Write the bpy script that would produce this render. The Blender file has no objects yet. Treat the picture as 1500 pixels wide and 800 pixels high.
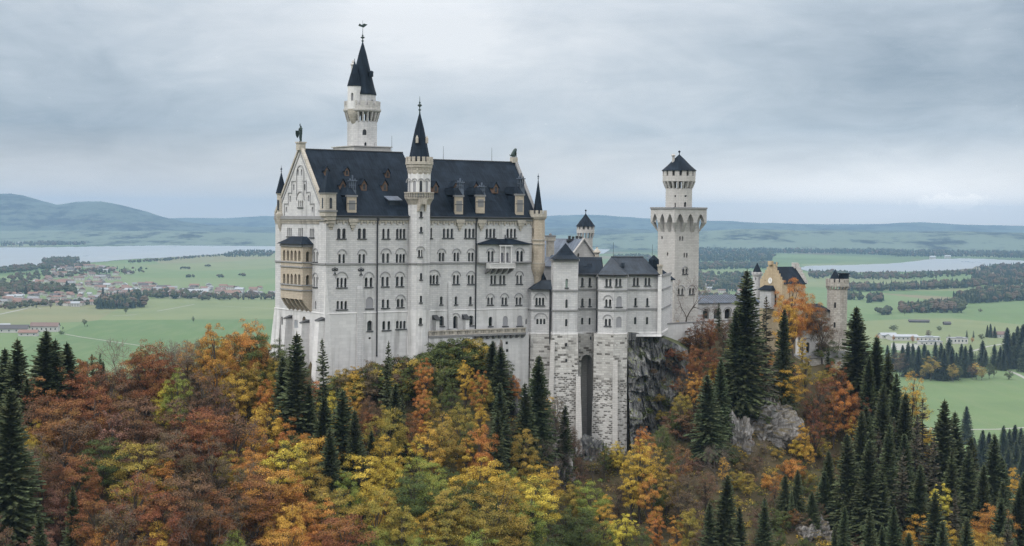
import bpy, math, random
import numpy as np
from mathutils import Vector, Matrix, noise
from mathutils.geometry import delaunay_2d_cdt

scene = bpy.context.scene
COL = scene.collection
R = math.radians

# ---------------------------------------------------------------- camera
EYE = 172.0          # metres above the plain
FPX = 2400.0         # focal length in pixels of the 1500 px wide photograph
PITCH, ROLL = 1.862, 0.5
cam_data = bpy.data.cameras.new("camera")
cam_data.sensor_width = 36.0
cam_data.lens = 36.0 * FPX / 1500.0
cam_data.clip_start = 1.0
cam_data.clip_end = 120000.0
cam = bpy.data.objects.new("camera", cam_data)
COL.objects.link(cam)
CAM_M = Matrix.Rotation(R(90 - PITCH), 3, 'X') @ Matrix.Rotation(R(ROLL), 3, 'Z')
cam.matrix_world = Matrix.Translation((0, 0, EYE)) @ CAM_M.to_4x4()
scene.camera = cam

# ---------------------------------------------------------------- exposure
scene.view_settings.view_transform = 'Standard'
scene.view_settings.look = 'None'
scene.view_settings.gamma = 1.0
scene.view_settings.exposure = 0.2
scene.view_settings.use_curve_mapping = False

# ---------------------------------------------------------------- sky and sun
SUN_AZ, SUN_EL = R(-128), R(48)      # direction the light comes from (clockwise from +Y)
world = bpy.data.worlds.new("World")
scene.world = world
world.use_nodes = True
wn, wl = world.node_tree.nodes, world.node_tree.links
wn.clear()
w_out = wn.new('ShaderNodeOutputWorld')
w_bg = wn.new('ShaderNodeBackground')
w_bg.inputs['Strength'].default_value = 0.1
w_sky = wn.new('ShaderNodeTexSky')
w_sky.sky_type = 'NISHITA'
w_sky.sun_disc = False
w_sky.sun_elevation = SUN_EL
w_sky.sun_rotation = SUN_AZ
w_tc = wn.new('ShaderNodeTexCoord')


def wmath(op, a, b=None, c=None, clamp=False):
    n = wn.new('ShaderNodeMath')
    n.operation = op
    n.use_clamp = clamp
    for i, x in enumerate((a, b, c)):
        if x is None:
            continue
        if isinstance(x, (int, float)):
            n.inputs[i].default_value = x
        else:
            wl.new(x, n.inputs[i])
    return n.outputs[0]


def wnoise(vec_scale, scale, detail, rough, off=(0, 0, 0), dist=0.0):
    m = wn.new('ShaderNodeMapping')
    m.inputs['Scale'].default_value = vec_scale
    m.inputs['Location'].default_value = off
    wl.new(w_tc.outputs['Generated'], m.inputs['Vector'])
    n = wn.new('ShaderNodeTexNoise')
    n.inputs['Scale'].default_value = scale
    n.inputs['Detail'].default_value = detail
    n.inputs['Roughness'].default_value = rough
    n.inputs['Distortion'].default_value = dist
    wl.new(m.outputs[0], n.inputs['Vector'])
    return n.outputs['Fac']


def wmix(fac, a, b):
    n = wn.new('ShaderNodeMix')
    n.data_type = 'RGBA'
    if isinstance(fac, (int, float)):
        n.inputs[0].default_value = fac
    else:
        wl.new(fac, n.inputs[0])
    for i, x in ((6, a), (7, b)):
        if isinstance(x, tuple):
            n.inputs[i].default_value = (*x, 1)
        else:
            wl.new(x, n.inputs[i])
    return n.outputs[2]


def wblob(az, el, sx, sy):
    """soft patch of cloud around one direction of the sky"""
    dx = wmath('MULTIPLY', wmath('SUBTRACT', w_az, az), 1 / sx)
    dz = wmath('MULTIPLY', wmath('SUBTRACT', w_z, el), 1 / sy)
    r2 = wmath('ADD', wmath('MULTIPLY', dx, dx), wmath('MULTIPLY', dz, dz))
    return wmath('POWER', 2.718, wmath('MULTIPLY', r2, -1.0))


w_sep = wn.new('ShaderNodeSeparateXYZ')
wl.new(w_tc.outputs['Generated'], w_sep.inputs[0])
w_z = w_sep.outputs[2]
w_az = wmath('ARCTAN2', w_sep.outputs[0], w_sep.outputs[1])
n_big = wnoise((1.0, 1.0, 2.1), 4.6, 5.0, 0.52, (3.1, 1.7, 0.4), 0.9)
n_mid = wnoise((1.0, 1.0, 3.0), 11.0, 6.0, 0.56, (7.3, 0.2, 2.0), 0.9)
n_fine = wnoise((1.0, 1.0, 4.5), 26.0, 7.0, 0.58, (1.3, 5.2, 0.9), 0.8)
f = wmath('ADD', wmath('MULTIPLY', n_big, 0.75), wmath('MULTIPLY', n_mid, 0.45))
f = wmath('ADD', f, wmath('MULTIPLY', n_fine, 0.18))
f = wmath('SUBTRACT', f, 0.19)
f = wmath('SUBTRACT', f, wmath('MULTIPLY', wblob(-0.27, 0.055, 0.10, 0.035), 0.34))
f = wmath('SUBTRACT', f, wmath('MULTIPLY', wblob(-0.31, 0.105, 0.07, 0.025), 0.10))
f = wmath('SUBTRACT', f, wmath('MULTIPLY', wblob(0.27, 0.085, 0.12, 0.040), 0.24))
f = wmath('ADD', f, wmath('MULTIPLY', wblob(-0.04, 0.115, 0.14, 0.045), 0.30))
f = wmath('ADD', f, wmath('MULTIPLY', wblob(0.24, 0.014, 0.16, 0.012), 0.26))
f = wmath('ADD', f, wmath('MULTIPLY', wblob(-0.22, 0.008, 0.2, 0.012), 0.02))
ramp = wn.new('ShaderNodeValToRGB')
cr = ramp.color_ramp
cr.elements[0].position = 0.12
cr.elements[0].color = (0.245, 0.31, 0.385, 1)
cr.elements[1].position = 0.86
cr.elements[1].color = (0.785, 0.808, 0.838, 1)
e = cr.elements.new(0.45)
e.color = (0.475, 0.535, 0.60, 1)
wl.new(f, ramp.inputs[0])
# a small bright cumulus low over the plain
cum = wmath('MULTIPLY', wblob(0.262, 0.0125, 0.026, 0.0045), 1.25)
cum = wmath('ADD', cum, wmath('MULTIPLY', wmath('SUBTRACT', wnoise((1, 1, 1.5), 120.0, 5.0, 0.62), 0.5), 2.2))
cum = wmath('MULTIPLY', wmath('SUBTRACT', cum, 0.45), 3.0, clamp=True)
cloud = wmix(wmath('MULTIPLY', cum, 0.6, clamp=True), ramp.outputs[0], (1.15, 1.12, 1.07))
# the deck overhead is plain neutral grey cloud
low = wmath('MULTIPLY', wmath('SUBTRACT', 0.055, w_z), 18.0, clamp=True)
cloud = wmix(wmath('MULTIPLY', low, 0.75), cloud, (0.82, 0.71, 0.60))
cloud = wmix(wmath('MULTIPLY', wmath('SUBTRACT', w_z, 0.16), 4.0, clamp=True), cloud, (0.775, 0.77, 0.775))
# overcast dome: about three times as bright overhead as at the horizon
lift = wmath('ADD', wmath('MULTIPLY', wmath('MULTIPLY', wmath('SUBTRACT', w_z, 0.12), 3.0, clamp=True), 1.7), 1.13)
# the cloud deck thins out towards the lowland on the right: a warm bright strip just over the horizon
lift = wmath('ADD', lift, wmath('MULTIPLY', wblob(0.22, 0.016, 0.17, 0.026), 0.62))
bright = wn.new('ShaderNodeVectorMath')
bright.operation = 'SCALE'
wl.new(cloud, bright.inputs[0])
wl.new(wmath('MULTIPLY', lift, 8.7), bright.inputs[3])
sky_col = wmix(0.93, w_sky.outputs[0], bright.outputs[0])
wl.new(sky_col, w_bg.inputs['Color'])
wl.new(w_bg.outputs[0], w_out.inputs['Surface'])

sun_data = bpy.data.lights.new("sun", 'SUN')
sun_data.energy = 1.5
sun_data.angle = R(10)
sun_data.color = (1.0, 0.975, 0.935)
sun = bpy.data.objects.new("sun", sun_data)
COL.objects.link(sun)
sdir = Vector((math.sin(SUN_AZ) * math.cos(SUN_EL), math.cos(SUN_AZ) * math.cos(SUN_EL), math.sin(SUN_EL)))
sun.rotation_euler = sdir.to_track_quat('Z', 'Y').to_euler()
sun.location = (0, 0, 900)

try:
    scene.cycles.use_denoising = True
    scene.cycles.denoiser = 'OPENIMAGEDENOISE'
    scene.cycles.denoising_prefilter = 'NONE'
except Exception:
    pass
scene.cycles.max_bounces = 5
scene.cycles.diffuse_bounces = 3
scene.cycles.glossy_bounces = 2
scene.cycles.transmission_bounces = 2
scene.cycles.transparent_max_bounces = 6
scene.cycles.volume_bounces = 1

# ---------------------------------------------------------------- pixel -> world helpers
CM = np.array(CAM_M)


def ray(px, py):
    return CM @ np.array([(px - 750.0) / FPX, -(py - 400.0) / FPX, -1.0])


def at_depth(px, py, Y):
    d = ray(px, py)
    return d * (Y / d[1]) + np.array([0, 0, EYE])


def xy_at(px, Y, py=400):
    p = at_depth(px, py, Y)
    return np.array([p[0], p[1]])


def z_at(px, py, Y):
    return float(at_depth(px, py, Y)[2])


def on_ground(px, py, z=0.0):
    d = ray(px, py)
    t = (z - EYE) / d[2]
    return np.array([d[0] * t, d[1] * t])


def project(p):
    c = CM.T @ (np.array(p) - np.array([0, 0, EYE]))
    return 750 + FPX * c[0] / -c[2], 400 - FPX * c[1] / -c[2]


def hit_plane(px, py, p0, n):
    d = ray(px, py)
    o = np.array([0, 0, EYE])
    t = np.dot(np.array(p0) - o, n) / np.dot(d, n)
    return o + d * t


class Pl:
    """vertical plane through two plan points; s runs from p0 to p1, the normal faces out (right hand side)"""
    def __init__(self, p0, p1):
        self.p0 = np.array(p0, float)[:2]
        self.p1 = np.array(p1, float)[:2]
        v = self.p1 - self.p0
        self.len = float(np.hypot(*v))
        self.d = v / self.len
        self.n = np.array([self.d[1], -self.d[0]])

    def hit(self, px, py):
        d = ray(px, py)
        t = (self.p0 @ self.n) / (d[:2] @ self.n)
        return float((d[:2] * t - self.p0) @ self.d), float(d[2] * t + EYE), t

    def P(self, s, z, off=0.0):
        q = self.p0 + self.d * s + self.n * off
        return (float(q[0]), float(q[1]), float(z))


# ---------------------------------------------------------------- scene bookkeeping
OFF = {}


def tag(o, label=None, cat=None, group=None, kind=None):
    if label:
        o['label'] = label
    if cat:
        o['category'] = cat
    if group:
        o['group'] = group
    if kind:
        o['kind'] = kind
    return o


def thing(name, loc, label, cat, group=None):
    o = bpy.data.objects.new(name, None)
    COL.objects.link(o)
    o.empty_display_size = 1.0
    o.location = loc
    OFF[o.name] = tuple(float(x) for x in loc)
    return tag(o, label, cat, group)


class MB:
    def __init__(self):
        self.v, self.f, self.m = [], [], []

    def add(self, verts, faces, mat=0):
        b = len(self.v)
        self.v.extend(tuple(map(float, q)) for q in verts)
        for fc in faces:
            self.f.append(tuple(b + i for i in fc))
            self.m.append(mat)
        return self

    def poly(self, verts, mat=0):
        return self.add(verts, [tuple(range(len(verts)))], mat)

    def hexa(self, a, b, mat=0):
        """box from two matching quads (lists of 4 points)"""
        return self.add(list(a) + list(b), [(3, 2, 1, 0), (4, 5, 6, 7), (0, 1, 5, 4), (1, 2, 6, 5), (2, 3, 7, 6), (3, 0, 4, 7)], mat)

    def prism(self, loop, vec, mat=0):
        """loop of 3d points swept along vec"""
        n = len(loop)
        l2 = [(p[0] + vec[0], p[1] + vec[1], p[2] + vec[2]) for p in loop]
        fc = [tuple(reversed(range(n))), tuple(range(n, 2 * n))]
        fc += [(i, (i + 1) % n, n + (i + 1) % n, n + i) for i in range(n)]
        return self.add(list(loop) + l2, fc, mat)

    def pbox(self, pl, s0, s1, z0, z1, o0, o1, mat=0):
        a = [pl.P(s0, z0, o1), pl.P(s1, z0, o1), pl.P(s1, z1, o1), pl.P(s0, z1, o1)]
        b = [pl.P(s0, z0, o0), pl.P(s1, z0, o0), pl.P(s1, z1, o0), pl.P(s0, z1, o0)]
        return self.hexa(b, a, mat)

    def box(self, c, dx, dy, dz, ang=0.0, mat=0):
        ca, sa = math.cos(ang), math.sin(ang)
        def q(x, y, z):
            return (c[0] + x * ca - y * sa, c[1] + x * sa + y * ca, c[2] + z)
        hx, hy = dx / 2, dy / 2
        a = [q(-hx, -hy, 0), q(hx, -hy, 0), q(hx, hy, 0), q(-hx, hy, 0)]
        b = [(p[0], p[1], p[2] + dz) for p in a]
        return self.hexa(a, b, mat)

    def lathe(self, cx, cy, prof, n=24, rot=0.0, mat=0):
        vs, fs = [], []
        for r, z in prof:
            for k in range(n):
                a = rot + 2 * math.pi * k / n
                vs.append((cx + r * math.cos(a), cy + r * math.sin(a), z))
        for j in range(len(prof) - 1):
            for k in range(n):
                k2 = (k + 1) % n
                fs.append((j * n + k, j * n + k2, (j + 1) * n + k2, (j + 1) * n + k))
        if prof[0][0] > 1e-4:
            fs.append(tuple(reversed(range(n))))
        if prof[-1][0] > 1e-4:
            fs.append(tuple((len(prof) - 1) * n + k for k in range(n)))
        return self.add(vs, fs, mat)

    def tube(self, p0, p1, r0, r1=None, n=6, mat=0):
        r1 = r0 if r1 is None else r1
        p0, p1 = Vector(p0), Vector(p1)
        d = (p1 - p0)
        if d.length < 1e-6:
            return self
        d.normalize()
        a = d.orthogonal().normalized()
        b = d.cross(a)
        vs = []
        for p, r in ((p0, r0), (p1, r1)):
            for k in range(n):
                t = 2 * math.pi * k / n
                vs.append(p + a * (r * math.cos(t)) + b * (r * math.sin(t)))
        fs = [(k, (k + 1) % n, n + (k + 1) % n, n + k) for k in range(n)]
        fs += [tuple(reversed(range(n))), tuple(range(n, 2 * n))]
        return self.add(vs, fs, mat)

    def ball(self, c, r, sz=1.0, n=10, m=6, mat=0):
        prof = []
        for j in range(m + 1):
            t = math.pi * j / m
            prof.append((max(r * math.sin(t), 0.0001 if 0 < j < m else 0.00005), c[2] - r * sz * math.cos(t)))
        return self.lathe(c[0], c[1], prof, n, 0, mat)

    def build(self, name, mats, parent=None, smooth=False, origin=None):
        if not isinstance(mats, (list, tuple)):
            mats = [mats]
        if parent is not None:
            off = OFF[parent.name]
        else:
            off = tuple(origin) if origin is not None else (0, 0, 0)
        me = bpy.data.meshes.new(name)
        me.from_pydata([(x - off[0], y - off[1], z - off[2]) for x, y, z in self.v], [], self.f)
        for m in mats:
            me.materials.append(m)
        me.polygons.foreach_set('material_index', self.m)
        if smooth:
            me.polygons.foreach_set('use_smooth', [True] * len(self.f))
        me.update()
        o = bpy.data.objects.new(name, me)
        COL.objects.link(o)
        if parent is not None:
            o.parent = parent
            OFF[o.name] = off
        else:
            o.location = off
            OFF[o.name] = off
        return o


def np_mesh(name, verts, quads, mats, mat_idx=None, tri=False):
    k = 3 if tri else 4
    me = bpy.data.meshes.new(name)
    nv, nf = len(verts), len(quads)
    me.vertices.add(nv)
    me.vertices.foreach_set('co', np.ascontiguousarray(verts, dtype=np.float32).ravel())
    me.loops.add(nf * k)
    me.loops.foreach_set('vertex_index', np.ascontiguousarray(quads, dtype=np.int32).ravel())
    me.polygons.add(nf)
    me.polygons.foreach_set('loop_start', np.arange(0, nf * k, k, dtype=np.int32))
    me.polygons.foreach_set('loop_total', np.full(nf, k, dtype=np.int32))
    for m in mats:
        me.materials.append(m)
    if mat_idx is not None:
        me.polygons.foreach_set('material_index', np.ascontiguousarray(mat_idx, dtype=np.int32))
    me.update(calc_edges=True)
    return me


# ---------------------------------------------------------------- castle frame
TH = R(34)
CU = np.array([math.cos(TH), math.sin(TH)])
CV = np.array([-CU[1], CU[0]])
CO = xy_at(477, 340.0, 460)


def C(u, v, z=None):
    q = CO + CU * u + CV * v
    return (float(q[0]), float(q[1])) if z is None else (float(q[0]), float(q[1]), float(z))


def on_v(px, v, py=400):
    d = ray(px, py)
    t = (v + CO @ CV) / (d[:2] @ CV)
    return float((d[:2] * t - CO) @ CU), float(d[2] * t + EYE)


def on_u(px, u, py=400):
    d = ray(px, py)
    t = (u + CO @ CU) / (d[:2] @ CU)
    return float((d[:2] * t - CO) @ CV), float(d[2] * t + EYE)


# ---------------------------------------------------------------- materials
class NT:
    def __init__(self, name):
        self.mat = bpy.data.materials.new(name)
        self.mat.use_nodes = True
        self.n, self.l = self.mat.node_tree.nodes, self.mat.node_tree.links
        self.b = self.n['Principled BSDF']
        self.out = self.n['Material Output']

    def node(self, t, **kw):
        x = self.n.new(t)
        for k, v in kw.items():
            setattr(x, k, v)
        return x

    def put(self, sock, val):
        if isinstance(val, bpy.types.NodeSocket):
            self.l.new(val, sock)
        elif isinstance(val, tuple) and len(val) == 3 and sock.type == 'RGBA':
            sock.default_value = (*val, 1)
        else:
            sock.default_value = val

    def math(self, op, a, b=0.0, clamp=False):
        x = self.node('ShaderNodeMath', operation=op, use_clamp=clamp)
        self.put(x.inputs[0], a)
        self.put(x.inputs[1], b)
        return x.outputs[0]

    def mix(self, fac, a, b, blend='MIX'):
        x = self.node('ShaderNodeMix', data_type='RGBA', blend_type=blend)
        self.put(x.inputs[0], fac)
        self.put(x.inputs[6], a)
        self.put(x.inputs[7], b)
        return x.outputs[2]

    def pos(self):
        return self.node('ShaderNodeNewGeometry').outputs['Position']

    def mapping(self, vec, scale=(1, 1, 1), rot=(0, 0, 0), loc=(0, 0, 0)):
        x = self.node('ShaderNodeMapping')
        self.put(x.inputs['Vector'], vec)
        x.inputs['Scale'].default_value = scale
        x.inputs['Rotation'].default_value = rot
        x.inputs['Location'].default_value = loc
        return x.outputs[0]

    def noise(self, vec, scale, detail=4.0, rough=0.55, dist=0.0, out='Fac'):
        x = self.node('ShaderNodeTexNoise')
        self.put(x.inputs['Vector'], vec)
        x.inputs['Scale'].default_value = scale
        x.inputs['Detail'].default_value = detail
        x.inputs['Roughness'].default_value = rough
        x.inputs['Distortion'].default_value = dist
        return x.outputs[out]

    def ramp(self, fac, stops):
        x = self.node('ShaderNodeValToRGB')
        c = x.color_ramp
        while len(c.elements) > len(stops):
            c.elements.remove(c.elements[-1])
        while len(c.elements) < len(stops):
            c.elements.new(0.5)
        for el, (p, col) in zip(c.elements, stops):
            el.position = p
            el.color = (*col, 1) if len(col) == 3 else col
        self.put(x.inputs[0], fac)
        return x.outputs[0]

    def bump(self, h, strength=0.3, dist=0.1):
        x = self.node('ShaderNodeBump')
        x.inputs['Strength'].default_value = strength
        x.inputs['Distance'].default_value = dist
        self.put(x.inputs['Height'], h)
        self.l.new(x.outputs[0], self.b.inputs['Normal'])

    def done(self, col, rough=0.8, spec=0.3):
        self.put(self.b.inputs['Base Color'], col)
        self.put(self.b.inputs['Roughness'], rough)
        self.b.inputs['Specular IOR Level'].default_value = spec
        return self.mat


def plan_vec(t):
    """(run along the wall, height) coordinates for masonry courses"""
    ge = t.node('ShaderNodeNewGeometry')
    p = ge.outputs['Position']
    s, n = t.node('ShaderNodeSeparateXYZ'), t.node('ShaderNodeSeparateXYZ')
    t.put(s.inputs[0], p)
    t.put(n.inputs[0], ge.outputs['True Normal'])
    run = t.math('SUBTRACT', t.math('MULTIPLY', s.outputs[1], n.outputs[0]), t.math('MULTIPLY', s.outputs[0], n.outputs[1]))
    hyp = t.math('SQRT', t.math('ADD', t.math('MULTIPLY', n.outputs[0], n.outputs[0]), t.math('MULTIPLY', n.outputs[1], n.outputs[1])))
    c = t.node('ShaderNodeCombineXYZ')
    t.put(c.inputs[0], t.math('DIVIDE', run, t.math('MAXIMUM', hyp, 0.08)))
    t.put(c.inputs[1], s.outputs[2])
    return c.outputs[0], p


def masonry(name, c1, c2, mortar, bw=1.1, bh=0.42, msize=0.03, stain=0.25, stain_col=(0.2, 0.2, 0.19), bias=0.0, rough_noise=0.0, bump=0.25, warp=0.0, dark=None):
    t = NT(name)
    v, p = plan_vec(t)
    if warp:
        nz = t.noise(p, 1.3, 2, out='Color')
        wv = t.node('ShaderNodeVectorMath', operation='MULTIPLY_ADD')
        t.put(wv.inputs[0], nz)
        wv.inputs[1].default_value = (warp, warp, 0)
        t.put(wv.inputs[2], v)
        v = wv.outputs[0]
    b = t.node('ShaderNodeTexBrick')
    t.put(b.inputs['Vector'], v)
    b.inputs['Color1'].default_value = (*c1, 1)
    b.inputs['Color2'].default_value = (*c2, 1)
    b.inputs['Mortar'].default_value = (*mortar, 1)
    b.inputs['Scale'].default_value = 1.0
    b.inputs['Mortar Size'].default_value = msize
    b.inputs['Mortar Smooth'].default_value = 0.3
    b.inputs['Bias'].default_value = bias
    b.inputs['Brick Width'].default_value = bw
    b.inputs['Row Height'].default_value = bh
    col = b.outputs['Color']
    if dark is not None:
        bb = t.node('ShaderNodeTexBrick')
        t.put(bb.inputs['Vector'], v)
        for nm_, cc in (('Color1', (0, 0, 0, 1)), ('Color2', (1, 1, 1, 1)), ('Mortar', (0, 0, 0, 1))):
            bb.inputs[nm_].default_value = cc
        bb.inputs['Scale'].default_value = 1.0
        bb.inputs['Mortar Size'].default_value = msize
        bb.inputs['Mortar Smooth'].default_value = 0.2
        bb.inputs['Brick Width'].default_value = bw
        bb.inputs['Row Height'].default_value = bh
        amt = t.math('MULTIPLY', t.math('SUBTRACT', t.noise(p, 0.12, 3), 0.5), 0.7)
        k = t.math('MULTIPLY', t.math('SUBTRACT', t.math('ADD', bb.outputs['Color'], amt), dark), 6.0, True)
        col = t.mix(k, col, t.mix(t.noise(p, 0.9, 2), (0.045, 0.043, 0.04), (0.15, 0.14, 0.125)))
    # weather streaks that run down the wall and broad damp patches
    st = t.noise(t.mapping(p, scale=(0.75, 0.75, 0.05)), 1.0, 5, 0.65)
    st = t.math('MULTIPLY', t.math('SUBTRACT', st, 0.45), 4.2, True)
    br = t.noise(p, 0.09, 4, 0.6)
    br = t.math('MULTIPLY', t.math('SUBTRACT', br, 0.36), 3.2, True)
    col = t.mix(t.math('MULTIPLY', t.math('MULTIPLY', st, br), stain), col, stain_col)
    fine = t.noise(p, 2.1, 4, 0.65)
    col = t.mix(t.math('MULTIPLY', t.math('SUBTRACT', fine, 0.35), 0.22 + rough_noise, True), col, (c1[0] * 0.62, c1[1] * 0.62, c1[2] * 0.62))
    t.bump(t.math('ADD', t.math('MULTIPLY', b.outputs['Fac'], -0.6), t.math('MULTIPLY', fine, 0.5)), bump, 0.08)
    return t.done(col, 0.88, 0.2)


def plain(name, col, rough=0.8, var=0.15, scale=1.5, spec=0.3, metal=0.0):
    t = NT(name)
    p = t.pos()
    nz = t.noise(p, scale, 4, 0.6)
    c = t.mix(t.math('MULTIPLY', t.math('SUBTRACT', nz, 0.3), var * 2, True), col, tuple(x * 0.45 for x in col))
    t.b.inputs['Metallic'].default_value = metal
    return t.done(c, rough, spec)


def roofing(name, col, seam=0.62, rough=0.42, spec=0.5):
    t = NT(name)
    v, p = plan_vec(t)
    b = t.node('ShaderNodeTexBrick')
    t.put(b.inputs['Vector'], v)
    b.inputs['Color1'].default_value = (*col, 1)
    b.inputs['Color2'].default_value = (*[x * 1.45 for x in col], 1)
    b.inputs['Mortar'].default_value = (*[x * 0.5 for x in col], 1)
    b.inputs['Scale'].default_value = 1.0
    b.inputs['Mortar Size'].default_value = 0.04
    b.inputs['Brick Width'].default_value = seam
    b.inputs['Row Height'].default_value = 2.2
    b.offset = 0.5
    pat = t.noise(t.mapping(p, scale=(0.5, 0.5, 0.16)), 0.8, 5, 0.65)
    c = t.mix(t.math('MULTIPLY', t.math('SUBTRACT', pat, 0.45), 2.4, True), b.outputs['Color'], tuple(x * 2.6 + 0.005 for x in col))
    blot = t.noise(p, 0.16, 5, 0.6)
    c = t.mix(t.math('MULTIPLY', t.math('SUBTRACT', blot, 0.55), 3.0, True), c, tuple(x * 0.45 for x in col))
    r = t.math('ADD', t.math('MULTIPLY', pat, 0.35), rough - 0.15)
    t.bump(b.outputs['Fac'], -0.5, 0.1)
    return t.done(c, r, spec)


M = {}
M['stone'] = masonry('limestone_wall', (0.55, 0.545, 0.54), (0.455, 0.455, 0.46), (0.38, 0.38, 0.38), 1.15, 0.42, 0.035, 0.85, (0.24, 0.24, 0.24), rough_noise=0.12)
M['plinth'] = masonry('plinth_render', (0.60, 0.597, 0.59), (0.53, 0.528, 0.525), (0.49, 0.487, 0.48), 1.8, 0.7, 0.02, 1.0, (0.23, 0.225, 0.215), rough_noise=0.15)
M['white'] = masonry('white_render', (0.63, 0.625, 0.615), (0.56, 0.555, 0.55), (0.5, 0.5, 0.495), 1.5, 0.6, 0.02, 0.8, (0.27, 0.265, 0.255), rough_noise=0.12)
M['tan'] = masonry('tan_sandstone', (0.47, 0.405, 0.32), (0.39, 0.335, 0.265), (0.29, 0.255, 0.21), 0.8, 0.36, 0.03, 0.7, (0.17, 0.15, 0.12))
M['cream'] = masonry('cream_stone', (0.46, 0.425, 0.365), (0.37, 0.34, 0.29), (0.28, 0.26, 0.23), 0.8, 0.4, 0.03, 0.9, (0.16, 0.15, 0.135), rough_noise=0.3)
M['yellow'] = masonry('yellow_stone', (0.47, 0.38, 0.255), (0.40, 0.32, 0.21), (0.33, 0.27, 0.19), 0.8, 0.36, 0.03, 0.8, (0.25, 0.19, 0.12))
M['greystone'] = masonry('tower_stone', (0.47, 0.455, 0.435), (0.40, 0.39, 0.37), (0.31, 0.30, 0.29), 1.1, 0.42, 0.035, 0.5, (0.22, 0.215, 0.2))
M['oldstone'] = masonry('gate_tower_stone', (0.44, 0.415, 0.375), (0.30, 0.28, 0.25), (0.25, 0.235, 0.21), 1.1, 0.5, 0.05, 0.9, (0.16, 0.14, 0.12), rough_noise=0.3)
M['rubble_light'] = masonry('rubble_masonry', (0.50, 0.49, 0.465), (0.29, 0.28, 0.26), (0.36, 0.35, 0.33), 1.25, 0.5, 0.05, 0.5, (0.16, 0.155, 0.14), bias=-0.1, rough_noise=0.4, bump=0.8, warp=0.25, dark=0.76)
M['rubble_dark'] = masonry('rubble_masonry_dark_stones', (0.50, 0.49, 0.47), (0.31, 0.30, 0.285), (0.42, 0.41, 0.39), 0.82, 0.43, 0.075, 0.6, (0.15, 0.145, 0.13), bias=-0.1, rough_noise=0.3, bump=0.9, warp=0.4, dark=0.42)
M['sill'] = plain('lead_covered_stone', (0.06, 0.062, 0.066), 0.7, 0.3, 2.0)
M['trim'] = plain('string_course_stone', (0.20, 0.20, 0.20), 0.85, 0.3, 0.9)
M['hood'] = plain('hood_mould_stone', (0.27, 0.27, 0.275), 0.85, 0.2, 0.9)
M['roof'] = roofing('slate_roof', (0.008, 0.0125, 0.019), rough=0.65, spec=0.06)
M['roof2'] = roofing('grey_metal_roof', (0.018, 0.024, 0.032), 0.9, 0.6, 0.12)
M['roof3'] = roofing('pale_slate_roof', (0.060, 0.075, 0.10), 0.8, 0.5, 0.35)
M['copper'] = plain('dark_bronze', (0.035, 0.055, 0.052), 0.55, 0.4, 3.0, metal=0.5)
M['iron'] = plain('black_iron', (0.02, 0.021, 0.024), 0.6, 0.2, 2.0)
M['pipe'] = plain('downpipe_metal', (0.03, 0.032, 0.036), 0.5, 0.2, 1.0)
M['wood'] = plain('dormer_wood', (0.12, 0.075, 0.05), 0.7, 0.3, 3.0)
M['blind'] = plain('blind_window_panel', (0.27, 0.27, 0.285), 0.8, 0.12, 1.0)
M['blue'] = plain('blue_shutter', (0.16, 0.30, 0.46), 0.6, 0.1, 1.0)
M['greenglass'] = plain('greenish_glass', (0.24, 0.31, 0.27), 0.2, 0.1, 1.0, spec=0.6)
M['purpleglass'] = plain('grey_leaded_glass', (0.15, 0.145, 0.175), 0.25, 0.15, 1.5, spec=0.6)
g = NT('window_glass')
gp = g.noise(g.pos(), 0.45, 2, 0.5)
M['glass'] = g.done(g.mix(g.math('MULTIPLY', g.math('SUBTRACT', gp, 0.4), 2.5, True), (0.008, 0.010, 0.013), (0.07, 0.075, 0.08)), 0.14, 0.5)
M['clock'] = plain('clock_face_white', (0.75, 0.74, 0.70), 0.6, 0.05, 1.0)


def rock_mat():
    t = NT('cliff_rock')
    p = t.pos()
    n1 = t.noise(t.mapping(p, scale=(1, 1, 0.28)), 0.42, 9, 0.72, 0.5)
    n2 = t.noise(p, 1.4, 6, 0.7)
    c = t.ramp(n1, [(0.25, (0.04, 0.042, 0.046)), (0.44, (0.095, 0.098, 0.102)), (0.54, (0.18, 0.18, 0.18)), (0.63, (0.36, 0.355, 0.35)), (0.8, (0.48, 0.47, 0.46))])
    c = t.mix(t.math('MULTIPLY', n2, 0.5), c, (0.055, 0.055, 0.055))
    ge = t.node('ShaderNodeNewGeometry')
    s = t.node('ShaderNodeSeparateXYZ')
    t.put(s.inputs[0], ge.outputs['Normal'])
    moss = t.math('MULTIPLY', t.math('SUBTRACT', s.outputs[2], 0.62), 5.0, True)
    moss = t.math('MULTIPLY', moss, t.math('MULTIPLY', t.noise(p, 0.5, 4), 1.6, True))
    c = t.mix(moss, c, (0.085, 0.10, 0.03))
    t.bump(t.math('ADD', n1, t.math('MULTIPLY', n2, 0.5)), 1.0, 0.5)
    return t.done(c, 0.9, 0.2)


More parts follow.
